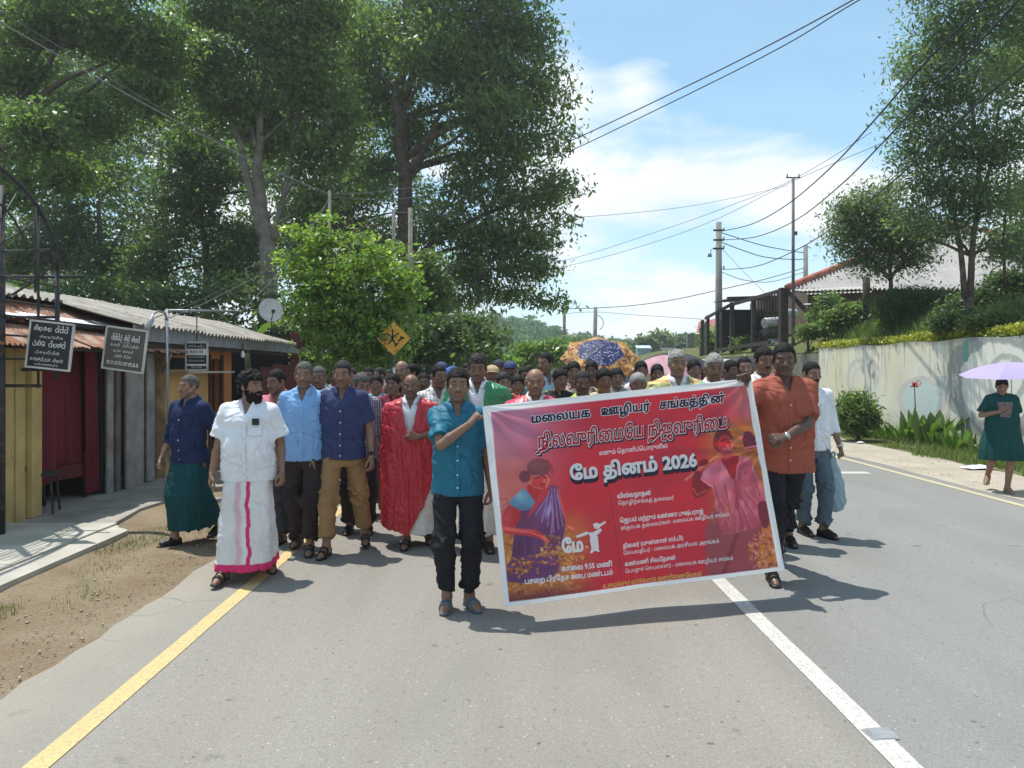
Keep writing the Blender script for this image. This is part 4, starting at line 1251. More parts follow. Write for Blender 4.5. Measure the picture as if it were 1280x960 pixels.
# second line, red in white in navy
T2 = 'நிலவுரிமையே நிஜவுரிமை'
A2, B2 = (667, 562), (906, 536)
bt(T2, A2, B2, 23.5, .105, NV_, 0, (1.2, .8), .10); bt(T2, A2, B2, 23.5, .062, WH, 1, (0, 0), .10); bt(T2, A2, B2, 23.5, .022, RD, 2, (0, 0), .10)
for (x_, y_) in ((676, 559), (817.5, 543)):      # the long brush tails under the first letters
    for w_, mt, k in ((7.5, NV_, 0), (4.8, WH, 1), (2.4, RD, 2)):
        a = np.array([x_, y_], float); b = a + (-11.5, 10.5); c = a + (3, -6)
        pts = []
        for t in np.linspace(0, 1, 9): pts.append((1 - t) ** 2 * b + 2 * t * (1 - t) * (a + (-2, 4)) + t * t * c)
        pts = np.array(pts); tg = np.gradient(pts, axis=0); tg /= np.hypot(*tg.T)[:, None]; nn = np.stack([-tg[:, 1], tg[:, 0]], 1) * w_ / 2
        q = bmap(np.concatenate([pts - nn, pts + nn]), l0 + dl * k + .0003)
        o = mobj('brush_tail', np_mesh('brush_tail', q, [(i, i + 1, 10 + i, 9 + i) for i in range(8)], smooth=False, mats=[mt]), ban)
bt('எனும் தொனிப்பொருளில்', (740, 571.5), (828, 561.5), 7.6, .02, WH, 0)
T4 = 'மே தினம் 2026'
bt(T4, (706, 602.5), (864.5, 584.5), 22.5, .065, BK, 0, (1.0, 4.8)); bt(T4, (706, 602.5), (864.5, 584.5), 22.5, .065, NV_, 1, (.6, 2.4)); bt(T4, (706, 602.5), (864.5, 584.5), 22.5, .045, WH, 2)
for body, a, b, h, bo in (('விஸ்வநாதன்', (764, 625.5), (806, 620.8), 7.6, .035), ('தொழிற்சங்கத் தலைவர்', (765, 633.8), (835, 626.6), 6.6, .012),
        ('ஜெயம் மற்றும் கண்ணா புஷ்பராஜ்', (767, 656), (873.5, 643.4), 7.6, .03), ('ஸ்தாபக தலைவர்கள்- மலையக ஊழியர் சங்கம்', (768, 665), (907.5, 646.5), 6.4, .012),
        ('திலகர் (முன்னாள் எம்.பி)', (770, 687.5), (848, 677), 7.2, .03), ('செயலதிபர் - மலையக அரசியல் அரங்கம்', (771, 696), (893, 679.8), 6.4, .012),
        ('கண்மணி சிவநேசன்', (772.5, 709.8), (838, 701.5), 7.2, .03), ('பொதுச் செயலாளர் - மலையக ஊழியர் சங்கம்', (773.5, 718.6), (910, 700.5), 6.4, .012),
        ('காலை 9.55 மணி', (695.5, 715.5), (756, 709.5), 8.6, .035), ('பசறை பிரதேச சபை மண்டபம்', (653.5, 730.8), (757, 719.8), 8.6, .035), ('மே', (697, 692.8), (721, 690.8), 21, .05)):
    bt(body, a, b, h, bo, WH, 0)
bt('உழைக்கும் வர்க்கமாக ஒன்றிணைவோம்!', (745, 736.5), (869, 721.2), 7.4, .025, GD, 0, slant=.2)
# white emblem of a man swinging a mattock
def flat(pts, name, mat, lift, parent=ban):
    v, f = fill([np.array([(x, -y) for x, y in pts])])
    q = bmap(np.stack([v[:, 0], -v[:, 1]], 1), lift)
    return mobj(name, np_mesh(name, q, f, smooth=False, mats=[mat]), parent)
for pts in ([(731, 671), (736, 670), (739, 673), (740, 690), (742, 692), (737, 691.5), (735, 690.5), (731, 694), (729, 693), (731, 688), (729, 676)],
            [(712, 672.5), (725, 667), (728, 668), (727, 670.5), (714, 675)], [(728, 668), (733, 668), (738, 665), (743, 663), (744, 666), (739, 671), (733, 674), (729, 673)],
            [(733, 657.5), (737, 656), (741, 657), (743, 660), (740, 664), (735, 663)], [(741, 658), (748, 654), (749.5, 655.5), (743, 660.5)]):
    flat(pts, 'emblem_shape', WH, l0)
flat([(750, 652), (752, 651), (754, 654), (753, 655)], 'emblem_shape', RD, l0)
# ------------------------------------------------------------------ ground, road, markings
def sheet(name, x0, x1, y0, y1, z, mat, nx=2, ny=2, edge=None, zf=None, kind='structure', parent=None):
    """a level sheet; edge(y) may shift the x0 side and edge2 the x1 side"""
    xs = np.linspace(0, 1, nx + 1); ys = np.linspace(0, 1, ny + 1) ** 1.6
    U, V = np.meshgrid(xs, ys, indexing='ij'); Yw = y0 + (y1 - y0) * V
    e0, e1 = edge(Yw) if edge else (0, 0)
    Xw = (x0 + e0) * (1 - U) + (x1 + e1) * U
    Zw = np.full_like(Xw, z) if zf is None else zf(Xw, Yw)
    v = np.stack([Xw, Yw, Zw], -1).reshape(-1, 3)
    i = np.arange(len(v)).reshape(nx + 1, ny + 1)
    f = np.stack([i[:-1, :-1], i[1:, :-1], i[1:, 1:], i[:-1, 1:]], -1).reshape(-1, 4)
    o = mobj(name, np_mesh(name, v, f, mats=[mat]), parent)
    if kind: o['kind'] = kind
    return o
def wob(y, a, f, s):
    P3 = np.stack([np.ravel(y), 0 * np.ravel(y), 0 * np.ravel(y)], 1)
    return ((vnoise(P3, f, s) - .5) * 2 * a + (vnoise(P3, f * 4.3, s + 3) - .5) * a).reshape(np.shape(y))

# asphalt
m, nt = new_mat('worn_asphalt')
co = nt.n('ShaderNodeTexCoord').outputs['Object']
x, y, z = nt.xyz(co)
big = nt.noise(nt.mapping(co, scale=(1, .22, 1)), .9, 5, .6)
tracks = nt.noise(nt.mapping(co, scale=(1, .04, 1)), 2.6, 3, .5)
agg = nt.n('ShaderNodeTexVoronoi', ins={'Vector': co, 'Scale': 95.0}).outputs
fine_ = nt.noise(co, 70, 4, .7)
c = nt.mix(nt.ramp(big, .3, .7), (.207, .190, .162), (.276, .256, .221))
c = nt.mix(nt.ramp(tracks, .35, .65, 0, .35), c, (.275, .264, .24))
right = nt.ramp(x, 1.45, 1.75)
c = nt.mix(nt.math('MULTIPLY', right, .75), c, nt.mix(nt.ramp(big, .3, .7), (.195, .203, .196), (.245, .252, .244)))
c = nt.mix(nt.ramp(fine_, .40, .70, 0, .6), c, (.13, .125, .115))
spk = nt.ramp(agg['Distance'], .12, .22, 1, 0)
c = nt.mix(nt.math('MULTIPLY', spk, nt.ramp(nt.noise(co, 13, 2), .45, .6, .15, .9)), c, (.46, .45, .42))
patch_ = nt.ramp(nt.noise(nt.mapping(co, scale=(.8, .3, 1), loc=(2, 5, 0)), 1.1, 2, .4), .53, .56, 0, .22)
c = nt.mix(patch_, c, (.17, .165, .15))
agg2 = nt.n('ShaderNodeTexVoronoi', ins={'Vector': co, 'Scale': 30.0}).outputs
c = nt.mix(nt.math('MULTIPLY', nt.ramp(agg2['Distance'], .10, .17, 1, 0), nt.ramp(nt.noise(co, 31, 1), .50, .60, 0, .75)), c, (.50, .48, .44))
c = nt.mix(nt.ramp(nt.noise(co, 26, 3, .6), .56, .72, 0, .45), c, (.12, .115, .105))
st = nt.ramp(nt.noise(co, 5.5, 3, .45), .69, .76, 0, .6)
c = nt.mix(st, c, (.085, .08, .075))
st2 = nt.ramp(nt.noise(nt.mapping(co, loc=(4, 3, 0)), 19, 2, .4), .71, .76, 0, .7)
c = nt.mix(st2, c, (.06, .057, .052))
dusty = nt.ramp(nt.math('ADD', x, nt.math('MULTIPLY', nt.noise(co, 1.6, 4), .9)), -1.95, -1.25, .55, 0)
c = nt.mix(dusty, c, (.30, .272, .22))
crack = nt.n('ShaderNodeTexVoronoi', feature='DISTANCE_TO_EDGE', ins={'Vector': nt.mapping(nt.n('ShaderNodeVectorMath', operation='ADD', ins={0: co, 1: nt.n('ShaderNodeTexNoise', ins={'Vector': co, 'Scale': 1.3}).outputs['Color']}).outputs[0], scale=(.5, .32, 1)), 'Scale': 1.0}).outputs['Distance']
c = nt.mix(nt.math('MULTIPLY', nt.ramp(crack, .0, .006, 1, 0), nt.ramp(nt.noise(co, .45, 2), .5, .6, 0, .5)), c, (.09, .087, .08))
hh = nt.math('ADD', nt.math('MULTIPLY', fine_, .6), nt.math('MULTIPLY', agg['Distance'], .7))
finish(nt, c, .82, nt.bump(hh, .35, .006), .3)
ASPH = m

m, nt = new_mat('dry_dirt')
co = nt.n('ShaderNodeTexCoord').outputs['Object']
x, y, z = nt.xyz(co)
a = nt.noise(co, 1.7, 6, .62); b = nt.noise(co, 22, 5, .7); g_ = nt.n('ShaderNodeTexVoronoi', ins={'Vector': co, 'Scale': 42.0}).outputs
c = nt.mix(nt.ramp(a, .35, .65), (.20, .145, .092), (.28, .225, .155))
c = nt.mix(nt.ramp(b, .35, .7, 0, .6), c, (.21, .165, .11))
c = nt.mix(nt.ramp(g_['Distance'], .1, .25, .5, 0), c, (.36, .32, .26))
c = nt.mix(nt.ramp(nt.noise(nt.mapping(co, loc=(9, 1, 0)), 3.2, 4), .58, .68, 0, .5), c, (.16, .15, .07))
finish(nt, c, .95, nt.bump(nt.math('ADD', b, nt.math('MULTIPLY', g_['Distance'], -.8)), .8, .03), .1)
DIRT = m

m, nt = new_mat('rough_grass_ground')
co = nt.n('ShaderNodeTexCoord').outputs['Object']
a = nt.noise(co, .8, 6, .6); b = nt.noise(co, 9, 5, .7)
c = nt.mix(nt.ramp(a, .35, .65), (.075, .105, .03), (.12, .13, .05))
c = nt.mix(nt.ramp(b, .45, .7, 0, .7), c, (.17, .13, .075))
finish(nt, c, .95, nt.bump(b, .8, .05), .1)
GRD = m

def paint_mat(name, col, wear):
    m, nt = new_mat(name)
    co = nt.n('ShaderNodeTexCoord').outputs['Object']
    n1 = nt.noise(co, 6, 5, .65); n2 = nt.noise(co, 60, 4, .7)
    c = nt.mix(nt.ramp(n1, .3, .7), tuple(v * .86 for v in col), col)
    c = nt.mix(nt.math('MULTIPLY', nt.ramp(n2, .47, .64), wear), c, (.25, .245, .23))
    c = nt.mix(nt.ramp(nt.noise(co, 14, 3), .66, .74, 0, wear), c, (.30, .29, .26))
    finish(nt, c, .6, nt.bump(n2, .25, .003), .3)
    return m
PW = paint_mat('white_road_paint', (.56, .555, .51), .8); PY = paint_mat('yellow_road_paint', (.60, .45, .185), .75); PYF = paint_mat('pale_yellow_road_paint', (.56, .49, .29), .7)

sheet('ground', -300, 300, -30, 700, -.03, GRD, 4, 40)
sheet('left_verge', -9, -2.2, -2, 60, -.006, DIRT, 50, 240, zf=lambda X_, Y_: -.006 + (vnoise(np.stack([X_.ravel(), Y_.ravel(), 0 * X_.ravel()], 1), 2.3, 3).reshape(X_.shape) - .5) * .035 * np.clip((-2.55 - X_) / .4, 0, 1) + .02 * np.clip((-2.7 - X_) / .7, 0, 1))
sheet('right_shoulder', 6.9, 8.2, -2, 60, -.004, DIRT, 4, 60)
sheet('road', -2.46, 7.6, -4, 95, 0.0, ASPH, 2, 300, edge=lambda y_: (wob(y_, .10, 1.1, 1) + .02 * (y_ < 0), wob(y_, .22, .8, 6)))
def stripe(name, x, w, y0, y1, mat, z=.004, ny=80):
    return sheet(name, x - w / 2, x + w / 2, y0, y1, z, mat, 1, ny, edge=lambda y_: (wob(y_, .004, 6, 2), wob(y_, .004, 6, 4)))
o = stripe('road_marking', 1.615, .115, .5, 90, PW)
o = stripe('road_marking', -1.89, .108, .5, 90, PY)
o = stripe('road_marking', 6.06, .10, 2, 90, PYF)
sheet('road_marking', 3.3, 5.62, 11.78, 12.02, .004, PW, 1, 2)
# shoulder dust drawn over the asphalt on the right
m, nt = new_mat('dusty_road_shoulder')
co = nt.n('ShaderNodeTexCoord').outputs['Object']
b = nt.noise(co, 12, 5, .65)
c = nt.mix(nt.ramp(nt.noise(co, 1.5, 5), .35, .65), (.33, .285, .225), (.42, .375, .31))
c = nt.mix(nt.ramp(b, .4, .7, 0, .4), c, (.24, .22, .19))
finish(nt, c, .9, nt.bump(b, .4, .01), .15)
sheet('shoulder', 6.32, 8.0, -2, 60, .0045, m, 3, 160, edge=lambda y_: (wob(y_, .10, .9, 11), 0))

# cat's-eye on the centre line
rs_root = empty('road_stud', (1.635, 3.36, .004), .12, 'flat silver reflective road stud on the white centre line', 'road stud')
q = MB(); q.add([(-.062, -.05, 0), (.062, -.05, 0), (.062, .05, 0), (-.062, .05, 0), (-.050, -.026, .018), (.050, -.026, .018), (.050, .026, .018), (-.050, .026, .018)],
                [(0, 1, 5, 4), (1, 2, 6, 5), (2, 3, 7, 6), (3, 0, 4, 7), (4, 5, 6, 7)])
q.build('body', plain('cast_aluminium', (.55, .55, .55), .35, .6), rs_root)
for sgn in (-1, 1):
    q = MB(); q.add([(-.045, sgn * .046, .005), (.045, sgn * .046, .005), (.043, sgn * .030, .0165), (-.043, sgn * .030, .0165)], [(0, 1, 2, 3) if sgn < 0 else (3, 2, 1, 0)])
    q.build('reflector', plain('grey_reflector', (.35, .34, .34), .2, spec=.6), rs_root)

# concrete forecourt slab with its own joint
CONC = plain('pale_concrete', (.42, .40, .345), .85, var=.14, scale=2.2, bump=.35)
CONC2 = plain('rough_concrete_floor', (.30, .28, .245), .9, var=.22, scale=2.5, bump=.5)
def slab(name, pts, z0, z1, mat, parent=None):
    q = MB(); n = len(pts)
    q.add([(a, b, z1) for a, b in pts] + [(a, b, z0) for a, b in pts], [tuple(range(n))] + [(i, i + n, (i + 1) % n + n, (i + 1) % n) for i in range(n)])
    return q.build(name, mat, parent)
o = slab('pavement', [(-3.86, 2.0), (-3.86, 7.62), (-9, 7.62), (-9, 2.0)], -.04, .080, CONC); o['kind'] = 'structure'
o = slab('kerb', [(-3.58, 2.0), (-3.60, 4.6), (-3.62, 7.35), (-3.86, 7.60), (-3.856, 2.0)], -.04, .062, CONC); o['kind'] = 'structure'
o = slab('porch_floor', [(-3.95, 7.63), (-4.1, 8.6), (-4.0, 9.6), (-4.25, 10.6), (-4.2, 11.4), (-9, 11.4), (-9, 7.63)], -.04, .045, CONC2); o['kind'] = 'structure'
o = slab('porch_step', [(-3.82, 9.75), (-3.85, 10.3), (-4.16, 10.9), (-4.02, 9.72)], -.04, .02, CONC); o['kind'] = 'structure'
for (cx, cy, sx, sy, sz, a) in ((-4.05, 10.9, .5, .22, .16, .2), (-3.7, 10.2, .42, .2, .07, .5), (-4.0, 11.5, .4, .25, .14, -.3), (-3.55, 9.2, .3, .16, .05, .9), (-3.75, 8.85, .26, .14, .05, .2), (-3.35, 10.7, .3, .2, .08, .2)):
    q = MB(); rr = random.Random(int(cx * 100 + cy * 10)); 
    q.add([(x_ * sx / 2 * rr.uniform(.8, 1.1), y_ * sy / 2 * rr.uniform(.8, 1.1), z_) for z_ in (-.02, sz) for x_, y_ in ((-1, -1), (1, -1), (1, 1), (-1, 1))], [(3, 2, 1, 0), (4, 5, 6, 7), (0, 1, 5, 4), (1, 2, 6, 5), (2, 3, 7, 6), (3, 0, 4, 7)])
    o = q.build('broken_slab', CONC2, None, loc=(cx, cy, 0), rz=a)
    tag(o, 'broken concrete piece lying on the dirt before the orange shop', 'rubble', 'broken concrete pieces by the porch')

# gravel, leaf litter and grass blades
def scatter_stones(name, n, fn, smin, smax, mat, seed):
    R = np.random.RandomState(seed); p = fn(R, n); n = len(p)
    base = np.array([(1, 0, 0), (-.5, .87, 0), (-.5, -.87, 0), (0, 0, .7), (0, 0, -.5)], float)
    s = R.uniform(smin, smax, n) * (R.rand(n) ** 1.5 + .3); a = R.uniform(0, 6.28, n)
    v = base[None] * (s[:, None, None] * R.uniform(.6, 1.3, (n, 5, 1)))
    c, sn = np.cos(a)[:, None], np.sin(a)[:, None]
    v = np.stack([v[..., 0] * c - v[..., 1] * sn, v[..., 0] * sn + v[..., 1] * c, v[..., 2]], -1) + p[:, None, :]
    f = np.array([(0, 1, 3), (1, 2, 3), (2, 0, 3), (1, 0, 4), (2, 1, 4), (0, 2, 4)])
    f = (f[None] + (np.arange(n) * 5)[:, None, None]).reshape(-1, 3)
    o = mobj(name, np_mesh(name, v.reshape(-1, 3), f, smooth=False, mats=[mat])); o['kind'] = 'stuff'
    return o
def left_dirt(R, n):
    y_ = 3.2 + 9 * R.rand(n) ** 1.3; x_ = -2.5 - 1.1 * R.rand(n) ** .8
    edge_ = R.rand(n) < .35; x_[edge_] = -2.48 - .22 * np.abs(R.randn(edge_.sum()))
    return np.stack([x_, y_, np.full(n, .008) + .01 * np.clip((-2.7 - x_), 0, 1)], 1)
o = scatter_stones('gravel', 3400, left_dirt, .003, .013, plain('dusty_stone', (.36, .30, .215), .9), 3)
tag(o, 'small dusty stones scattered over the dirt verge', 'gravel')
def right_dirt(R, n):
    y_ = 7 + 22 * R.rand(n) ** 1.4; x_ = 6.4 + 1.6 * R.rand(n)
    return np.stack([x_, y_, np.full(n, .008)], 1)
o = scatter_stones('grit', 900, right_dirt, .006, .022, plain('pale_grit', (.45, .42, .37), .9), 4)
tag(o, 'pale grit along the right road shoulder', 'grit')

def leaf_mat(name, cols, transl=.35, rough=.40, spec=.5):
    m, nt = new_mat(name)
    t = nt.n('ShaderNodeAttribute', attribute_name='tint').outputs['Color']
    s = nt.n('ShaderNodeSeparateColor'); nt.set(s, 0, t); r, g, b = s.outputs[0], s.outputs[1], s.outputs[2]
    c = nt.mix(r, cols[0], cols[1])
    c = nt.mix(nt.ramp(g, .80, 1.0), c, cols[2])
    finish(nt, c, rough, None, spec, transl=(transl, nt.mix(1.0, c, (1.35, 1.6, .8), 'MULTIPLY')))
    return m
GRASS_M = leaf_mat('grass_blades', ((.08, .13, .03), (.17, .23, .06), (.28, .24, .11)), .3)

def blades(name, p, h0, h1, w, mat, seed, lean=.5, label=None, cat='grass', kind='stuff', parent=None):
    R = np.random.RandomState(seed); n = len(p)
    h = R.uniform(h0, h1, n); a = R.uniform(0, 6.28, n); l = R.rand(n) * lean * h; b = a + R.uniform(-1, 1, n) + 1.57
    d = np.stack([np.cos(a), np.sin(a), 0 * a], 1); s_ = np.stack([np.cos(b), np.sin(b), 0 * b], 1) * (w / 2)
    z = np.array([0, 0, 1.0])
    v = np.stack([p - s_, p + s_, p + d * (l * .35)[:, None] + z * (h * .6)[:, None] + s_ * .7, p + d * (l * .35)[:, None] + z * (h * .6)[:, None] - s_ * .7, p + d * l[:, None] + z * h[:, None]], 1).reshape(-1, 3)
    i = np.arange(n)[:, None] * 5
    f = np.concatenate([i + [0, 1, 2], i + [0, 2, 3], i + [3, 2, 4]], 0)
    t = np.repeat(np.stack([R.rand(n), R.rand(n), R.rand(n)], 1), 5, 0)
    o = mobj(name, np_mesh(name, v, f, mats=[mat], attr={'tint': t}), parent)
    if kind: o['kind'] = kind
    if label: tag(o, label, cat)
    return o
R = np.random.RandomState(5)
def patch(cx, cy, rx, ry, n):
    a = R.uniform(0, 6.28, n); r = R.rand(n) ** .7
    return np.stack([cx + rx * r * np.cos(a), cy + ry * r * np.sin(a), np.full(n, .0)], 1)
pp = np.concatenate([patch(-3.42, 7.05, .22, .7, 900), patch(-3.1, 7.9, .3, .5, 350), patch(-3.2, 6.2, .25, .4, 160), patch(-3.3, 4.95, .12, .25, 240), patch(-2.95, 5.35, .2, .3, 90), patch(-3.4, 4.45, .1, .2, 200), patch(-3.1, 9.0, .4, .9, 350), patch(-3.4, 10.3, .3, .8, 200)])
blades('grass', pp, .015, .06, .005, GRASS_M, 1, label='short grass tufts beside the forecourt kerb')
n = 30000
yy = 9 + 30 * R.rand(n) ** 1.8; xx = 7.72 + 1.5 * R.rand(n) ** .8 + .12 * np.sin(yy * 1.7) + .10 * np.sin(yy * 4.3)
keep = vnoise(np.stack([xx, yy, 0 * xx], 1), 1.1, 3) > .30
pp = np.stack([xx, yy, 0 * xx], 1)[keep]
blades('grass', pp, .05, .20, .014, GRASS_M, 2, lean=.8, label='rough green grass strip along the foot of the wall')
sheet('right_verge', 7.75, 9.4, -2, 60, .008, GRD, 3, 120, edge=lambda y_: (wob(y_, .12, .9, 21), 0))
# crumpled litter by the grass
WHP = plain('white_plastic_litter', (.8, .8, .8), .5)
for k, (cx, cy, s_) in enumerate(((7.55, 12.3, .22), (7.65, 16.6, .10), (8.1, 14.8, .11), (7.7, 17.9, .10))):
    rr = random.Random(k); q = MB()
    q.grid(lambda u, v: ((u - .5) * s_ * 2, (v - .5) * s_ * 1.2, .018 + s_ * .22 * math.sin(u * 3.1) * math.sin(v * 3.1) + rr.uniform(-.008, .012)), 7, 6)
    q.grid(lambda u, v: ((u - .5) * s_ * 1.6 + .03, (v - .5) * s_ * 1.0, .014 + rr.uniform(0, .006)), 5, 4)
    tag(q.build('litter', WHP, None, True, loc=(cx, cy, .008), rz=k * .7), ('flat crumpled white paper at the edge of the grass beside the woman' if k == 0 else 'small scrap of white litter in the grass by the wall'), 'litter', None if k == 0 else 'scraps of litter in the grass')
# ------------------------------------------------------------------ trees and shrubs
BARK = plain('brown_bark', (.115, .09, .068), .95, var=.35, scale=5, bump=.9)
BARKP = plain('pale_bark', (.23, .205, .175), .9, var=.3, scale=4, bump=.8)
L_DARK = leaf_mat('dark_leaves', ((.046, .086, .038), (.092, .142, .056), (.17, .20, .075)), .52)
L_MID = leaf_mat('mid_green_leaves', ((.080, .128, .044), (.145, .205, .070), (.27, .31, .11)), .58)
L_BRIGHT = leaf_mat('bright_leaves', ((.10, .175, .035), (.20, .30, .055), (.36, .44, .09)), .45)
L_GREY = leaf_mat('grey_green_leaves', ((.10, .14, .075), (.16, .21, .11), (.26, .29, .15)), .55)
L_FAR = leaf_mat('far_wood_leaves', ((.045, .115, .040), (.080, .165, .055), (.14, .21, .07)), .3, .6, .2)
L_YEL = leaf_mat('yellow_green_leaves', ((.16, .20, .025), (.42, .40, .035), (.55, .50, .06)), .35)

def leaves_np(pos, nrm_, size, R, ratio=.45, droop=.0, bend=.15):
    n = len(pos)
    up = np.stack([nrm_[:, 0], nrm_[:, 1], nrm_[:, 2]], 1)
    up /= np.linalg.norm(up, axis=1, keepdims=True) + 1e-9
    t = R.randn(n, 3); t[:, 2] -= droop
    t -= up * (t * up).sum(1, keepdims=True); t /= np.linalg.norm(t, axis=1, keepdims=True) + 1e-9
    b = np.cross(up, t)
    L = size[:, None]
    v = np.stack([pos - t * L * .5, pos + b * L * ratio * .5 - up * L * bend * .3, pos + t * L * .5 - up * L * bend, pos - b * L * ratio * .5 - up * L * bend * .3], 1)
    return v.reshape(-1, 3), np.arange(n * 4).reshape(-1, 4)

def crown_mesh(name, blobs, n, size, mat, seed, clump=.35, up=.8, ratio=.45, droop=.3, per=16, shell=.5, gap=.0, light=None, flat=.26):
    """blobs: (x,y,z,rx,ry,rz,weight) in world metres; leaves gathered in clumps through the volume"""
    R = np.random.RandomState(seed)
    B = np.array([b if len(b) == 7 else (*b, 1.0) for b in blobs], float)
    w = (B[:, 3] * B[:, 4] * B[:, 5]) ** .72 * B[:, 6]; w /= w.sum()
    nc = max(8, n // per)
    k = R.choice(len(B), nc, p=w)
    d = R.randn(nc, 3); d /= np.linalg.norm(d, axis=1, keepdims=True)
    r = R.rand(nc) ** shell
    c = B[k, :3] + d * r[:, None] * B[k, 3:6]
    if gap > 0:
        c = c[vnoise(c, .55 / clump * .35, seed) > gap]; 
    cc = np.repeat(c, per, 0); dd = np.repeat(d[:len(c)] if gap == 0 else (c - c.mean(0)) / 5, per, 0)
    m_ = len(cc)
    cs = clump * np.repeat(R.uniform(.6, 1.4, len(c)), per)
    off = R.randn(m_, 3) * cs[:, None] * np.array([.66, .66, flat])
    p = cc + off
    nn = R.randn(m_, 3) * .75 + dd * .4 + np.array([0, 0, up])
    s = R.uniform(.5, 1.45, m_) ** 1.2 * size
    v, f = leaves_np(p, nn, s, R, ratio, droop)
    zt = (p[:, 2] - p[:, 2].min()) / (np.ptp(p[:, 2]) + 1e-6)
    r_ = np.clip(np.repeat(R.rand(len(c)), per) * .7 + R.rand(m_) * .4 - .05, 0, 1)
    g_ = R.rand(m_)
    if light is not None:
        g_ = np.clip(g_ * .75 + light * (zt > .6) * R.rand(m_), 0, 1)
    t = np.repeat(np.stack([r_, g_, R.rand(m_)], 1), 4, 0)
    return np_mesh(name, v, f, mats=[mat], attr={'tint': t})

def px_blobs(lst, Y, depth=1.0):
    out = []
    for b in lst:
        cx, cy, rx, ry = b[:4]; dy = b[4] if len(b) > 4 else 0.0; w = b[5] if len(b) > 5 else 1.0
        Yb = Y + dy; c = P(cx, cy, Yb); k = Yb / F
        out.append((c.x, c.y, c.z, rx * k, min(rx, ry * 1.4) * k * depth, ry * k, w))
    return out

def limbs(mb, pts, Y, r0, r1, n=7, dy=0.0):
    q = [P(a, b, Y + dy * i / max(1, len(pts) - 1)) for i, (a, b) in enumerate(pts)]
    # smooth a little
    out = []
    for i in range(len(q) - 1):
        for t in (0, .5):
            p_ = q[i].lerp(q[i + 1], t)
            if 0 < i: pass
            out.append(p_ + Vector((math.sin(i * 7 + t * 5) * r0 * .3, math.cos(i * 5 + t * 3) * r0 * .3, 0)) * (1 if out else 0))
    out.append(q[-1])
    rs_ = [r0 + (r1 - r0) * (i / (len(out) - 1)) ** .8 for i in range(len(out))]
    mb.tube(out, rs_, n)

def twigs(mb, root, blobs, R, r=.05, n=None):
    """branches from a point on the trunk into each leaf mass"""
    for b in [b for b in blobs if b[6] == 1]:
        e = Vector(b[:3]); a = Vector(root(e) if callable(root) else root)
        mid = a.lerp(e, .5) + Vector((R.uniform(-.3, .3), R.uniform(-.3, .3), abs(R.gauss(0, .15)) * (e - a).length * .4))
        mb.tube([a, a.lerp(mid, .55) + Vector((0, 0, .03)), mid, mid.lerp(e, .6), e], [r, r * .85, r * .65, r * .42, r * .15], 5, caps=False)
        for k in range(3):
            t = e + Vector((R.uniform(-1, 1) * b[3], R.uniform(-1, 1) * b[4], R.uniform(-.8, .8) * b[5])) * .8
            mb.tube([mid.lerp(e, .3 + .2 * k), mid.lerp(t, .6), t], [r * .4, r * .25, r * .08], 4, caps=False)

def tree(name, label, cat, Y, blobs_px, trunk_px, n, size, mat, bark=None, seed=1, r0=.2, clump=.35, group=None, depth=1.0, gap=0.0, per=16, ratio=.45, droop=.3, up=.8, light=None, extra=(), base=None, shell=.5, tw=.05, flat=.26):
    bl = px_blobs(blobs_px, Y, depth)
    if trunk_px:
        b0 = P(*trunk_px[0], Y); root = empty(name, (b0.x, Y, base if base is not None else 0), 0, label, cat, group)
    else:
        c = np.array([b[:3] for b in bl]).mean(0); root = empty(name, (c[0], c[1], base or 0), 0, label, cat, group)
    off = -Vector(root.location)
    me = crown_mesh('crown', bl, n, size, mat, seed, clump, up, ratio, droop, per, shell, gap, light, flat)
    me.transform(Matrix.Translation(off))
    cr = mobj('crown', me, root); cr['kind'] = 'stuff'
    if trunk_px:
        mb = MB(); R = random.Random(seed)
        tp = [P(a, b, Y) for a, b in trunk_px]
        tp[0].z = min(tp[0].z, (base if base is not None else 0)); 
        limbs(mb, trunk_px, Y, r0, r0 * .25, 9)
        if P(*trunk_px[0], Y).z > (base or 0):
            g0 = P(*trunk_px[0], Y); mb.tube([(g0.x, g0.y, (base or 0) - .1), (g0.x, g0.y, g0.z)], [r0 * 1.35, r0], 9)
        for e in extra:
            limbs(mb, e[0], Y, e[1], e[2], 6, e[3] if len(e) > 3 else 0)
        def near(e):
            best = min(tp, key=lambda q: (q - e).length + abs(q.z - (e.z - .5)) * .3 + (3 if q.z > e.z else 0))
            return best
        twigs(mb, near, bl, R, tw)
        me = mb.mesh('trunk', bark or BARK, True); me.transform(Matrix.Translation(off))
        mobj('trunk', me, root)
    return root

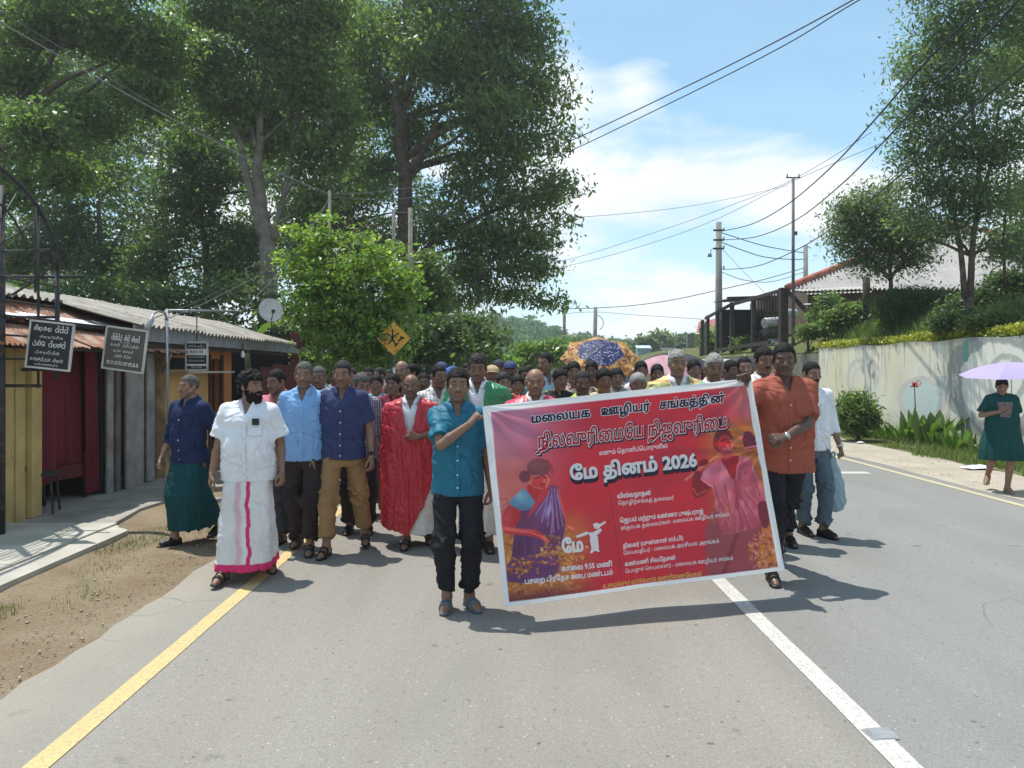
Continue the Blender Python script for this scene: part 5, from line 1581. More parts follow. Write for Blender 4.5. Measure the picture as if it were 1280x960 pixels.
# tall spreading tree in the middle, limbs drooping over the road
tree('tall_tree', 'tallest spreading tree with dark trunk and limbs drooping over the road', 'tree', 27,
     [(560, 30, 85, 55), (635, 30, 52, 55), (668, 55, 34, 40), (600, 100, 80, 50), (672, 120, 46, 45), (698, 165, 30, 32), (640, 185, 60, 42), (694, 232, 30, 24), (592, 225, 52, 42), (650, 252, 52, 26),
      (622, 300, 58, 28, 0, 1.5), (660, 335, 38, 18, 0, 1.8), (680, 300, 30, 16, 0, 1.5), (700, 275, 16, 10), (590, 340, 42, 26, 0, 1.5), (640, 366, 40, 12, 0, 1.6), (682, 378, 24, 6, 0, 2), (702, 383, 10, 4, 0, 3), (600, 372, 30, 12, 0, 1.5), (560, 285, 42, 34), (520, 165, 42, 42, 1), (472, 120, 46, 50, 1.5), (455, 45, 60, 45, 1.5), (545, 375, 30, 22), (472, 215, 36, 40, 1.5), (560, -50, 120, 60), (650, -45, 60, 40), (540, 70, 50, 50, -1.5), (610, 140, 50, 40, -1.5), (480, 300, 30, 30, 1)],
     [(512, 440), (509, 330), (503, 215), (499, 150), (502, 90), (508, 10), (512, -60)], 88000, .20, L_MID, seed=11, r0=.36, clump=.52, gap=.26, ratio=.36, droop=.9, up=.6, per=20, tw=.09,
     extra=(([(502, 130), (520, 80), (530, 20), (545, -40)], .20, .07, -1), ([(503, 235), (520, 212), (545, 198), (572, 200), (597, 235), (612, 280)], .13, .03, -.6), ([(540, 160), (580, 148), (612, 142), (632, 160), (648, 200)], .13, .03, -1), ([(505, 200), (540, 170), (580, 150)], .12, .10, -1),
            ([(506, 225), (530, 185), (560, 120), (600, 70)], .14, .05, -1), ([(500, 120), (470, 90), (450, 60)], .12, .04, 1), ([(600, 240), (612, 275), (640, 300)], .07, .02, -1), ([(560, 200), (600, 190), (660, 220)], .07, .02, -1)))
# pale multi-stemmed tree
tree('pale_stemmed_tree', 'tree with several pale grey stems rising behind the satellite dish', 'tree', 23,
     [(330, 45, 70, 42), (245, 80, 62, 45), (300, 130, 50, 38), (385, 95, 46, 50), (398, 190, 44, 42), (270, 15, 60, 35), (400, 20, 50, 36), (345, 165, 40, 36, 1), (430, 150, 34, 44), (240, 165, 40, 34, 1), (400, 250, 34, 26), (330, -40, 110, 44)],
     [(336, 350), (330, 290), (322, 235), (324, 180), (332, 120), (334, 40)], 46000, .165, L_MID, BARKP, 12, .26, clump=.42, gap=.26, per=16, tw=.06,
     extra=(([(330, 300), (312, 240), (300, 185), (288, 130), (270, 70)], .18, .05), ([(340, 300), (352, 250), (362, 210), (372, 140)], .13, .04), ([(325, 200), (310, 150), (312, 90)], .10, .03), ([(352, 250), (372, 215), (395, 190)], .08, .03)))
# left tree with spreading dark limbs
tree('spreading_tree', 'broad tree with dark forking limbs at the top left corner', 'tree', 20,
     [(60, 25, 70, 36), (145, 40, 60, 38), (20, 95, 40, 30), (45, 165, 46, 36, -2), (110, 150, 50, 30), (195, 60, 46, 40), (180, 120, 40, 34), (15, 235, 34, 34, -2), (-40, 60, 50, 60), (80, 215, 44, 30, 1), (120, -30, 110, 34), (-50, 180, 40, 60)],
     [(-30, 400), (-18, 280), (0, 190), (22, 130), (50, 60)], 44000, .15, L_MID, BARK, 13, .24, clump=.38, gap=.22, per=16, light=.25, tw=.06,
     extra=(([(5, 175), (40, 125), (80, 100), (130, 80)], .13, .03), ([(20, 140), (70, 130), (115, 110), (150, 80)], .10, .03), ([(0, 200), (60, 180), (120, 165)], .09, .03), ([(30, 120), (60, 80), (90, 30)], .09, .03)))
# darker trees filling in behind
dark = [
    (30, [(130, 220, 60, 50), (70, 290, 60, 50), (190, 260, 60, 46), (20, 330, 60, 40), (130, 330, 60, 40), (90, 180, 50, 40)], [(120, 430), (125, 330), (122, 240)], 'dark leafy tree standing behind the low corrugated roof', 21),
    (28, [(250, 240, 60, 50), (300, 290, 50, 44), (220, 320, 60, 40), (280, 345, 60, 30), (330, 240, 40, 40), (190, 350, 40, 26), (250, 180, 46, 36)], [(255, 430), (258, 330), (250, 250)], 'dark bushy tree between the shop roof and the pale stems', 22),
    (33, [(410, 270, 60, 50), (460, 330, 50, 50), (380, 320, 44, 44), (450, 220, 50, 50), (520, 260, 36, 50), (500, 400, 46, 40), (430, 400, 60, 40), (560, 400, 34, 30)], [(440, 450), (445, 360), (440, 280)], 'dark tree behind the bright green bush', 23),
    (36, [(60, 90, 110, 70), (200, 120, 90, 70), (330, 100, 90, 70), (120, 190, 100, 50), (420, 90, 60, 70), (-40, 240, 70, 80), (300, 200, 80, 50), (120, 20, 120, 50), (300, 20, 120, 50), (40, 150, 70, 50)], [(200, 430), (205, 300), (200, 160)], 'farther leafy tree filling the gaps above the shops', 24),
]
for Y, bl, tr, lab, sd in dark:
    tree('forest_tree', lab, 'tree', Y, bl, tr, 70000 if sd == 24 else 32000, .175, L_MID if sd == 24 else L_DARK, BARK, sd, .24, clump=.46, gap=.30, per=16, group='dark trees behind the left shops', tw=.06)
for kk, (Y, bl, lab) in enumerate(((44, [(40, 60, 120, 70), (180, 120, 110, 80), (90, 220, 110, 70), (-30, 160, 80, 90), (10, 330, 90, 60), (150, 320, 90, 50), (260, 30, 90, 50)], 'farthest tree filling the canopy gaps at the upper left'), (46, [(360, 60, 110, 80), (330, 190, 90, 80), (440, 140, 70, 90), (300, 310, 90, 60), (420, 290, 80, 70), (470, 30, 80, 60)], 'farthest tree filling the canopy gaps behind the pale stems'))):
    tree('forest_tree', lab, 'tree', Y, bl, [(bl[0][0] + 40, 440), (bl[0][0] + 45, 300), (bl[0][0] + 40, 150)], 46000, .26, L_MID, BARK, 26 + kk, .24, clump=.6, gap=.30, per=16, group='dark trees behind the left shops', tw=.06)
# low undergrowth bank behind the shops, one mass
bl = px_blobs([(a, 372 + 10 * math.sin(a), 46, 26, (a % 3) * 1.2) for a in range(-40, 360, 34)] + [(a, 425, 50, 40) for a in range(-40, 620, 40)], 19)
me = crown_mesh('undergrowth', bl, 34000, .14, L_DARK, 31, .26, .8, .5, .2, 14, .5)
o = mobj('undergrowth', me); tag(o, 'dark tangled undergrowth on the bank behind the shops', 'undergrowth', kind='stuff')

# bright young tree over the crowd
tree('bright_bush', 'bright yellow green leafy young tree behind the satellite dish', 'tree', 14.5,
     [(398, 305, 26, 22, 0, 1.6), (372, 335, 20, 18), (440, 318, 46, 34), (492, 318, 34, 26), (455, 288, 26, 20), (480, 275, 18, 14), (410, 345, 52, 40), (470, 355, 52, 40), (395, 390, 46, 42), (445, 405, 56, 44), (500, 372, 30, 36), (420, 440, 60, 34), (375, 425, 24, 34), (480, 430, 36, 34), (505, 345, 18, 22), (440, 265, 12, 10), (365, 288, 8, 7, 0, 2), (403, 272, 9, 8, 0, 2), (482, 258, 9, 8, 0, 2), (522, 330, 9, 9, 0, 2), (352, 320, 8, 8, 0, 2)],
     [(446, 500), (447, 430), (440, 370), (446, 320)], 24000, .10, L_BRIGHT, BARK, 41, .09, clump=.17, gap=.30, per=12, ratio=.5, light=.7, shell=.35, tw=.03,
     extra=(([(446, 440), (425, 400), (400, 360)], .05, .02), ([(447, 440), (470, 400), (485, 350)], .05, .02)))
tree('small_tree', 'smaller leafy tree right of the bright bush by the yellow sign', 'tree', 20,
     [(530, 335, 26, 24), (520, 375, 26, 30), (542, 400, 22, 30), (560, 436, 18, 22), (520, 430, 34, 30), (550, 360, 18, 18)],
     [(536, 480), (538, 420), (536, 360)], 9000, .13, L_MID, BARK, 42, .08, clump=.24, per=12, light=.3, tw=.03)
tree('roadside_bush', 'leafy bush with light leaves at the foot of the wooded hill', 'bush', 30,
     [(585, 434, 20, 14), (605, 446, 20, 14), (575, 450, 26, 18), (630, 454, 14, 12)], [(595, 480), (595, 440)], 5200, .20, L_BRIGHT, BARK, 43, .06, clump=.3, per=12, tw=.03)
tree('roadside_bush', 'bright bush behind the crowd left of the ornate umbrella', 'bush', 38,
     [(668, 437, 24, 9), (692, 432, 16, 9), (660, 448, 26, 12), (690, 446, 22, 14), (640, 455, 20, 12)], [(672, 480), (672, 445)], 6500, .24, L_BRIGHT, BARK, 44, .06, clump=.36, per=12, light=.3, tw=.03)
tree('roadside_tree', 'pale green tree behind the centre power poles', 'tree', 60,
     [(720, 432, 20, 12), (735, 442, 26, 12), (765, 440, 20, 10)], [(725, 470), (725, 440)], 3600, .34, L_GREY, BARK, 45, .1, clump=.6, per=10, tw=.06)

# wooded hill far off, reads as one mass
hp = [(470, 470), (500, 420), (560, 388), (600, 385), (650, 388), (688, 397), (712, 412), (760, 422), (840, 432), (960, 440), (1060, 452), (1100, 462)]
def hill_h(x):
    return np.interp(x, [a for a, b in hp], [462 - b for a, b in hp])
HILL_M = plain('wooded_slope', (.05, .085, .04), .95, var=.4, scale=.05, bump=.8)
HY = 190.0
q = MB()
q.grid(lambda u, v: (lambda pxx, yy: ((pxx - VX) / F * HY, yy, max(-1, (hill_h(pxx) * HY / F) * math.sin(min(1, v * 1.3) * 1.57) + 1.4 * math.sin(u * 30) * math.sin(v * 9))))(460 + u * 660, 110 + v * 200), 60, 20)
o = q.build('hill', HILL_M, None, True); o['kind'] = 'structure'
R = np.random.RandomState(77)
n = 2300
u_ = R.rand(n); v_ = R.rand(n) ** .8
pxx = 460 + u_ * 420; yy = 112 + v_ * 120
hz = (hill_h(pxx) * HY / F) * np.sin(np.minimum(1, (yy - 110) / 200 * 1.3) * 1.57)
cx = (pxx - VX) / F * HY
bl = [(cx[i], yy[i], max(0, hz[i]) + 1.2, *(R.uniform(1.6, 3.2, 3)), 1.0) for i in range(n)]
me = crown_mesh('wood', bl, 64000, .95, L_FAR, 78, .9, .9, .6, .2, 22, .35)
o = mobj('wood', me); tag(o, 'distant hillside covered in pale green woodland', 'woodland', kind='stuff')
# tree line beyond the white house
far_trees = [(805, 430, 12, 10), (826, 424, 11, 13), (846, 428, 9, 8), (785, 434, 10, 7), (858, 424, 12, 9), (868, 430, 8, 8), (760, 436, 12, 6), (840, 436, 14, 6), (815, 438, 14, 6)]
for k, (a, b, rx, ry) in enumerate(far_trees):
    tree('distant_tree', ['low distant tree standing left of the blue shed roof', 'tallest pointed distant tree right of the blue shed', 'small distant tree between the dark shed and the gabled house', 'flat distant tree just right of the ornate umbrella', 'broad distant tree rising behind the gabled house', 'small distant tree touching the gabled house roof', 'lowest distant tree above the right rim of the ornate umbrella', 'spreading distant tree behind the dark roofed shed', 'low wide distant tree directly behind the blue shed'][k], 'tree', 95 + k * 3, [(a, b, rx, ry * .8), (a - rx * .4, b + ry * .5, rx * .7, ry * .6), (a + rx * .45, b + ry * .45, rx * .6, ry * .6)], [(a, 462), (a, b + ry * .3)], 700, .75, L_GREY if k % 2 else L_DARK, BARK, 100 + k, .2, clump=.9, per=10, group='distant trees on the skyline', tw=.1)

# ---------------- right-hand terrace trees
tree('tall_terrace_tree', 'tall airy tree on the terrace rising past the top right corner', 'tree', 16.4,
     [(1190, 45, 62, 40), (1240, 15, 50, 34), (1150, 90, 40, 32), (1135, 140, 30, 30), (1195, 120, 56, 40), (1245, 80, 34, 26, 1), (1180, 180, 58, 36), (1240, 190, 44, 36), (1132, 190, 22, 24), (1165, 235, 54, 28), (1225, 250, 52, 30), (1275, 260, 30, 50, 1), (1140, 275, 30, 18), (1190, 285, 46, 18), (1255, 310, 30, 24), (1270, 170, 24, 30), (1200, -25, 80, 34), (1290, 20, 30, 50)],
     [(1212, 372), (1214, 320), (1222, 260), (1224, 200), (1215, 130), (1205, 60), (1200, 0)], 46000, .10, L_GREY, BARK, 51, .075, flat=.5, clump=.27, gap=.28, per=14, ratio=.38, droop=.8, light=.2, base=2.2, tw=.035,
     extra=(([(1206, 372), (1200, 310), (1190, 250), (1170, 190), (1155, 120)], .07, .02), ([(1222, 260), (1240, 200), (1250, 130)], .05, .02), ([(1190, 250), (1160, 230), (1140, 190)], .035, .01), ([(1256, 360), (1254, 300), (1262, 220)], .035, .02)))
tree('short_terrace_tree', 'short round crowned tree on the terrace before the pale roof', 'tree', 20.4,
     [(1080, 262, 36, 24), (1110, 292, 50, 30), (1058, 290, 26, 24), (1150, 292, 30, 20), (1072, 320, 30, 10), (1142, 322, 30, 12), (1112, 245, 26, 14), (1100, 330, 40, 10), (1050, 262, 14, 10)],
     [(1113, 385), (1113, 345), (1110, 315), (1106, 285)], 24000, .10, L_GREY, BARK, 52, .07, flat=.6, clump=.30, gap=.16, per=12, ratio=.36, droop=.6, light=.15, base=2.3, tw=.03,
     extra=(([(1113, 350), (1090, 325), (1066, 300)], .05, .015), ([(1113, 345), (1135, 325), (1160, 300)], .05, .015), ([(1111, 330), (1120, 290), (1120, 250)], .04, .015)))
tree('corner_tree', 'bushy dark tree at the far top right edge', 'tree', 20,
     [(1280, 300, 36, 30), (1262, 90, 30, 30, 0, .6), (1285, 60, 30, 40), (1270, 130, 24, 26, 0, .4), (1290, 240, 24, 26)], [(1285, 380), (1288, 250), (1284, 90)], 8000, .14, L_DARK, BARK, 53, .1, clump=.3, per=12, base=2.4, tw=.04)

def shrub(name, label, Y, blobs_px, n, size, mat, seed, group=None, base=2.2, clump=.14, **k):
    blobs_px = list(blobs_px) + [(b[0], b[1] + b[3] * .9, b[2] * .95, b[3] * .9) for b in blobs_px]; n = int(n * 1.6)
    return tree(name, label, 'shrub', Y, blobs_px, [(blobs_px[0][0], blobs_px[0][1] + blobs_px[0][3]), (blobs_px[0][0], blobs_px[0][1])], n, size, mat, BARK, seed, .03, clump=clump * 1.3, per=10, base=base, tw=.012, group=group, **k)
shrub('feathery_shrub', 'feathery dark shrub on the terrace under the short tree', 19.8, [(1140, 374, 38, 18), (1115, 380, 26, 14), (1165, 378, 24, 16)], 9000, .12, L_DARK, 61, ratio=.2, droop=-.6)
shrub('terrace_shrub', 'large dense shrub bank at the right end above the yellow hedge', 17.4, [(1235, 375, 46, 22), (1270, 360, 26, 26), (1200, 385, 26, 14), (1255, 350, 24, 14)], 11000, .085, L_DARK, 62)
shrub('terrace_shrub', 'leafy green shrub left of the feathery shrub', 23, [(1070, 388, 26, 12), (1045, 394, 18, 9), (1092, 390, 16, 10)], 4200, .10, L_MID, 63, ratio=.6)
shrub('terrace_shrub', 'pale leafed low shrub between feathery shrub and hedge', 20.6, [(1120, 396, 22, 8), (1150, 394, 20, 9), (1178, 392, 16, 9)], 4200, .11, L_BRIGHT, 64, ratio=.6)
shrub('terrace_shrub', 'light stalky shrub beside the brown wooden wall', 25.5, [(1035, 378, 14, 14), (1024, 395, 16, 12)], 2200, .12, L_MID, 65, ratio=.4)
shrub('terrace_shrub', 'weedy shrub at the far right just behind the yellow hedge', 15.4, [(1262, 398, 26, 9), (1232, 400, 22, 8)], 5200, .085, L_MID, 67)
shrub('terrace_shrub', 'weedy shrub below the tall terrace tree behind the yellow hedge', 16.4, [(1205, 398, 22, 9), (1186, 401, 16, 8)], 5000, .09, L_DARK, 68)
shrub('terrace_shrub', 'low pale shrub nearest the steel pole behind the yellow hedge', 24, [(1010, 412, 12, 7), (1030, 408, 14, 8), (1052, 406, 14, 7)], 3600, .11, L_MID, 69)
# ------------------------------------------------------------------ shops on the left
def corrugated(name, a, b, c, d, mat, pitch=.076, amp=.011, rows=3, thick=.0, parent=None, ragged=0.0, seed=0):
    """sheet between eave a-b and top d-c (3-D corners), ridges running from eave to top"""
    a, b, c, d = map(Vector, (a, b, c, d)); L = (b - a).length; nu = max(6, int(L / pitch * 6)); R = random.Random(seed)
    n = (b - a).cross(d - a).normalized()
    if n.z < 0: n = -n
    q = MB(); jag = [R.uniform(-1, 1) * ragged for _ in range(nu + 1)]
    def fn(u, v):
        p_ = a.lerp(b, u).lerp(d.lerp(c, u), v)
        if v == 0 and ragged: p_ = p_ - (d - a).normalized() * jag[int(round(u * nu))]
        return p_ + n * (amp * math.sin(u * L / pitch * 2 * math.pi) + .01 * math.sin(v * 5 + seed))
    q.grid(fn, nu, rows)
    o = q.build(name, mat, parent, True)
    return o
def rust_mat(name, base, rust, amt, seed):
    m, nt = new_mat(name)
    co = nt.n('ShaderNodeTexCoord').outputs['Object']
    co = nt.mapping(co, loc=(seed, seed * 2, 0))
    a = nt.noise(nt.mapping(co, scale=(1, 2.2, 1)), 2.2, 6, .7); b = nt.noise(co, 18, 4, .7)
    c = nt.mix(nt.ramp(a, .5 - amt, .62 - amt), base, rust)
    c = nt.mix(nt.ramp(b, .35, .7, 0, .5), c, tuple(v * .6 for v in rust))
    finish(nt, c, .85, nt.bump(b, .3, .004), .2)
    return m
RUST1 = rust_mat('rusted_iron_sheet', (.42, .33, .27), (.30, .135, .075), .10, 1)
RUST2 = rust_mat('pink_rusted_iron_sheet', (.46, .30, .235), (.33, .165, .10), .02, 4)
WHSH = rust_mat('bright_zinc_sheet', (.78, .78, .80), (.42, .36, .32), -.16, 7)
ASB = plain('weathered_cement_sheet', (.36, .335, .295), .9, var=.24, scale=2.4, bump=.4, rust=((.24, .17, .12), .05))
OCH = plain('yellow_ochre_paint', (.50, .37, .15), .8, var=.16, scale=3, rust=((.20, .12, .06), -.02))
ORG = plain('orange_wall_paint', (.50, .19, .06), .8, var=.10, scale=2)
YEL = plain('pale_yellow_wall_paint', (.56, .36, .15), .8, var=.10, scale=2)
GREYB = plain('weathered_grey_board', (.29, .275, .26), .9, var=.25, scale=4, bump=.6)
DKW = plain('dark_old_timber', (.055, .045, .038), .9, var=.3)
MAR = plain('maroon_painted_sheet', (.135, .035, .032), .7, var=.25)
IRON = plain('dark_iron', (.05, .052, .055), .6, .4, var=.25, rust=((.12, .07, .045), .06))
GALV = plain('galvanised_pipe', (.36, .37, .38), .45, .7, var=.15)
CRM = plain('cream_painted_beam', (.60, .56, .44), .85, var=.2, rust=((.22, .17, .11), .08))
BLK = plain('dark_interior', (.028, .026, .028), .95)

shop = empty('tin_roofed_shop', (-5, 9.4, 0), 0, 'low tin roofed shop with yellow shutters and rusty awning on the left', 'shop')
def sp(mb, name, mat, smooth=False):
    o = mb.build(name, mat, None, smooth); o.parent = shop; o.matrix_parent_inverse = Matrix.Translation((5, -9.4, 0)); return o
FX = -5.0
# yellow folding shutter boards, Z 6.6 .. 8.2
y0 = 6.3
for k in range(13):
    q = MB(); w = .148; yb = y0 + k * .15
    q.box((FX - .012 * (k % 2), yb + w / 2, .045 + .92), (.03, w - .008, 1.84))
    sp(q, 'shutter_board', OCH)
q = MB(); q.bar((FX + .035, 8.02, .05), (FX + .035, 8.02, 2.0), .05); sp(q, 'shutter_post', OCH)
q = MB(); q.box((FX - .01, 8.88, 1.90), (.10, 1.35, .16)); sp(q, 'header_beam', CRM)
q = MB(); q.box((FX - .03, 7.2, 1.93), (.05, 1.9, .10)); sp(q, 'header_board', DKW)
# dark room behind
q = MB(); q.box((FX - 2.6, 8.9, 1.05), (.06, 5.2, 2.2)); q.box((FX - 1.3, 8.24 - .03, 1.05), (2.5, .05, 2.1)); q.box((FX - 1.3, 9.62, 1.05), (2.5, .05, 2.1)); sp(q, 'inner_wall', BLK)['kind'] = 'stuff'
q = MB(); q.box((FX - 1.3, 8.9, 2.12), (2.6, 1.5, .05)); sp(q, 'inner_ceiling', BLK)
# grey boards right of the doorway
yb = 9.60
for k, (w, dx_, tone) in enumerate(((.16, 0, 0), (.12, .03, 1), (.10, -.03, 1), (.30, .05, 0), (.26, .02, 0), (.22, .06, 0), (.18, .0, 1))):
    q = MB(); q.box((FX + dx_, yb + w / 2, .95), (.025, w - .012, 1.86 - .04 * (k % 3)))
    sp(q, 'wall_board', GREYB if not tone else plain('dark_grey_board', (.14, .13, .125), .9, var=.3, scale=4)); yb += w
q = MB(); q.bar((FX + .05, 11.05, 0), (FX + .05, 11.05, 1.95), .15, .14); sp(q, 'corner_post', plain('bare_ochre_timber', (.42, .29, .15), .9, var=.3, scale=5, bump=.6))
q = MB(); q.bar((FX + .10, 10.98, 1.55), (FX + .36, 10.65, 1.86), .035); sp(q, 'roof_brace', GREYB)
q = MB(); q.bar((FX + .30, 6.95, 1.83), (FX + .30, 11.4, 1.83), .04, .05); sp(q, 'eave_rafter', DKW)
# rusty awning sheets
n = 8; ys = np.linspace(6.95, 11.35, n + 1)
for k in range(n):
    ya, yb = ys[k], ys[k + 1] + .07
    zj = .012 * (k % 2)
    c = corrugated('awning_sheet', (-4.60 - .03 * (k % 3), ya, 1.835 + zj), (-4.60 - .03 * (k % 3), yb, 1.835 + zj), (-5.12, yb, 2.06 + zj), (-5.12, ya, 2.06 + zj), RUST2 if k % 3 else RUST1, ragged=.02, seed=k)
    c.parent = shop; c.matrix_parent_inverse = Matrix.Translation((5, -9.4, 0))
    c = corrugated('awning_sheet', (-5.10, ya, 2.10 + zj), (-5.10, yb, 2.10 + zj), (-5.75, yb, 2.40 + zj), (-5.75, ya, 2.40 + zj), RUST1 if k % 2 else RUST2, ragged=.02, seed=k + 20)
    c.parent = shop; c.matrix_parent_inverse = Matrix.Translation((5, -9.4, 0))
for (ya, yb, xa, za) in ((6.95, 8.3, -5.14, 2.165), (8.2, 9.7, -5.11, 2.16), (9.6, 11.2, -5.08, 2.15)):
    c = corrugated('roof_flashing', (xa + .12, ya, za - .02), (xa + .10, yb, za - .03), (xa - .16, yb, za + .05), (xa - .14, ya, za + .06), WHSH, amp=.004, seed=int(ya))
    c.parent = shop; c.matrix_parent_inverse = Matrix.Translation((5, -9.4, 0))
# red curtain in the doorway
m, nt = new_mat('wine_red_curtain')
co = nt.n('ShaderNodeTexCoord').outputs['Object']
c_ = nt.mix(nt.noise(co, 3, 4), (.12, .016, .022), (.21, .026, .038)); finish(nt, c_, .75, nt.bump(nt.noise(co, 90, 2), .2, .004), .25, transl=(.15, (.3, .03, .05)))
q = MB()
q.grid(lambda u, v: (FX - .22 + .035 * math.sin(u * 38 + 2 * math.sin(u * 9)) * (.5 + v * .6) + .03 * math.sin(u * 15 + v * 2), 8.24 + 1.34 * u, 1.86 - (1.50 + .12 * math.sin(u * 8)) * v), 110, 14)
o = q.build('curtain', m, None, True); tag(o, 'long wine red curtain hanging in the shop doorway', 'curtain')
q = MB()
q.grid(lambda u, v: (FX - .10 + .03 * math.sin(u * 24) * (.4 + v), 9.30 + .28 * u, 1.84 - 1.74 * v), 40, 10)
o = q.build('curtain', m, None, True); tag(o, 'narrow gathered red curtain at the right side of the shop doorway', 'curtain')
# armchair seen in the gloom
ch = empty('armchair', (-5.45, 9.1, .05), 1.35, 'dark wine red armchair standing inside the curtained doorway', 'armchair')
ARM = plain('wine_vinyl', (.10, .015, .02), .4)
q = MB(); q.box((0, 0, .34), (.62, .55, .16)); q.build('seat', ARM, ch)
q = MB(); q.grid(lambda u, v: ((u - .5) * .62, .24 + .05 * v, .42 + .38 * v * (1 - .25 * (2 * u - 1) ** 4)), 8, 6); q.box((0, .29, .60), (.58, .06, .34)); q.build('backrest', ARM, ch)
for s_ in (-1, 1):
    q = MB(); q.tube([(s_ * .31, -.26, .0), (s_ * .32, -.25, .52), (s_ * .32, .2, .55), (s_ * .31, .27, .0)], .02, 8); q.build('armrest', IRON, ch, True)
# heap of dark cloths and stool by the door
st_ = empty('stool', (-5.05, 8.35, .05), .3, 'thin legged dark stool just inside the shop doorway', 'stool')
q = MB(); q.box((0, 0, .42), (.28, .28, .03)); q.build('seat', DKW, st_)
for a, b in ((-1, -1), (1, -1), (1, 1), (-1, 1)):
    q = MB(); q.bar((a * .11, b * .11, .41), (a * .14, b * .14, 0), .022); q.build('leg', DKW, st_)

# orange shop beyond
og = empty('orange_shop', (-5, 12.6, 0), 0, 'orange and yellow walled shop under the long grey corrugated roof', 'shop')
def op(mb, name, mat, smooth=False):
    o = mb.build(name, mat, None, smooth); o.parent = og; o.matrix_parent_inverse = Matrix.Translation((5, -12.6, 0)); return o
q = MB(); q.box((FX - .06, 12.10, .80), (.12, 1.56, 1.60)); op(q, 'lower_wall', YEL)
q = MB(); q.box((FX - .06, 13.72, 1.15), (.12, .50, 2.3)); op(q, 'wall', ORG)
q = MB(); q.box((FX - .062, 12.38, 2.04), (.12, 2.16, .52)); op(q, 'wall', ORG)
q = MB(); q.box((FX - .11, 12.10, 1.70), (.02, 1.50, .20)); op(q, 'window', BLK)
q = MB(); q.box((FX - .14, 13.18, .92), (.03, .54, 1.84)); op(q, 'door', plain('dark_maroon_door', (.075, .022, .018), .6, var=.2))
for yv in (12.90, 13.46):
    q = MB(); q.box((FX + .01, yv, .92), (.06, .05, 1.86)); op(q, 'door_frame', plain('brown_door_frame', (.10, .045, .03), .7))
q = MB(); q.box((FX + .14, 12.28, 1.56), (.34, 1.95, .030)); op(q, 'window_shelf', plain('pale_timber_shelf', (.46, .42, .36), .8, var=.2))
q = MB(); q.box((FX - 1.7, 13.95, 1.1), (3.3, .06, 2.2)); op(q, 'end_wall', ORG)
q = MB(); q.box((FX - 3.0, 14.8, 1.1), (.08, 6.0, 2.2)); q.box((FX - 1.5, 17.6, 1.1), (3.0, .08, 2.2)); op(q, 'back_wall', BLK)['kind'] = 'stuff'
# fascia boards under the eave
yv = 9.6
R_ = random.Random(3)
while yv < 16.8:
    w = R_.uniform(.42, .62)
    q = MB(); q.box((-4.66, yv + w / 2, 2.065 + R_.uniform(-.004, .004)), (.022, w - .012, .20)); op(q, 'fascia_board', plain('grey_fascia_board', (.25, .27, .285), .75, var=.15)); yv += w
q = MB(); q.bar((-4.72, 9.6, 1.93), (-4.72, 17.6, 1.93), .05, .06); op(q, 'eave_beam', DKW)
q = MB(); q.bar((-4.74, 16.0, 2.0), (-4.74, 17.9, 2.0), .09, .12); op(q, 'eave_end', plain('tan_timber_end', (.33, .27, .19), .85))
# long cement-sheet roof
for k, yv in enumerate(np.arange(7.6, 16.3, 1.0)):
    for r in range(2):
        xa, xb = ((-4.56 if yv > 9.4 else -5.52), -6.15) if r == 0 else (-6.13, -8.2)
        zf_ = lambda x_: 2.15 + (-4.56 - x_) * .29 + .008 * (k % 2)
        za, zb = (zf_(xa), zf_(xb)) if r == 0 else (zf_(-6.13) - .01, zf_(-6.13) - .62)
        ye = min(yv + 1.05, 16.9)
        c = corrugated('roof_sheet', (xa, yv, za), (xa, ye, za), (xb, ye, zb), (xb, yv, zb), ASB, pitch=.146, amp=.024, rows=2, seed=k)
        c.parent = og; c.matrix_parent_inverse = Matrix.Translation((5, -12.6, 0))
for k in range(9):
    q = MB(); q.tube([(-6.15, 7.2 + k * .2, 2.66), (-6.15, 7.44 + k * .2, 2.672)], [.085, .075], 8); op(q, 'ridge_tile', plain('old_clay_tile', (.30, .15, .10), .9, var=.3), True)
# bulb under the eave
bl_ = empty('light_bulb', (-4.6, 13.4, 1.86), 0, 'bare white bulb hanging under the eave beside the orange wall', 'light bulb')
q = MB(); q.tube([(0, 0, .07), (0, 0, .2)], .012, 6); q.build('cord', IRON, bl_)
q = MB(); q.tube([(0, 0, .07), (0, 0, .05), (0, 0, .02), (0, 0, -.03), (0, 0, -.06)], [.014, .02, .034, .036, .012], 10); q.build('bulb', plain('white_glass', (.8, .8, .76), .2), bl_, True)
# maroon sheet gate post and tin fence beyond
mf_ = empty('maroon_tin_fence', (-4.9, 18, 0), 0, 'dark maroon tin fence with a taller ragged sheet behind the blue shirted man', 'fence')
for k, (ya, yb, h) in enumerate(((15.3, 16.1, 1.65), (16.1, 16.9, 1.72), (16.9, 17.4, 1.7), (17.4, 18.2, 2.45), (18.2, 18.7, 2.5), (18.7, 19.6, 1.7), (19.6, 20.5, 1.65), (20.5, 21.6, 1.6))):
    c = corrugated('tin_sheet', (0, ya - 18, 0), (0, yb - 18, 0), (0, yb - 18, h), (0, ya - 18, h), MAR, pitch=.09, amp=.012, parent=mf_, ragged=0, seed=k)

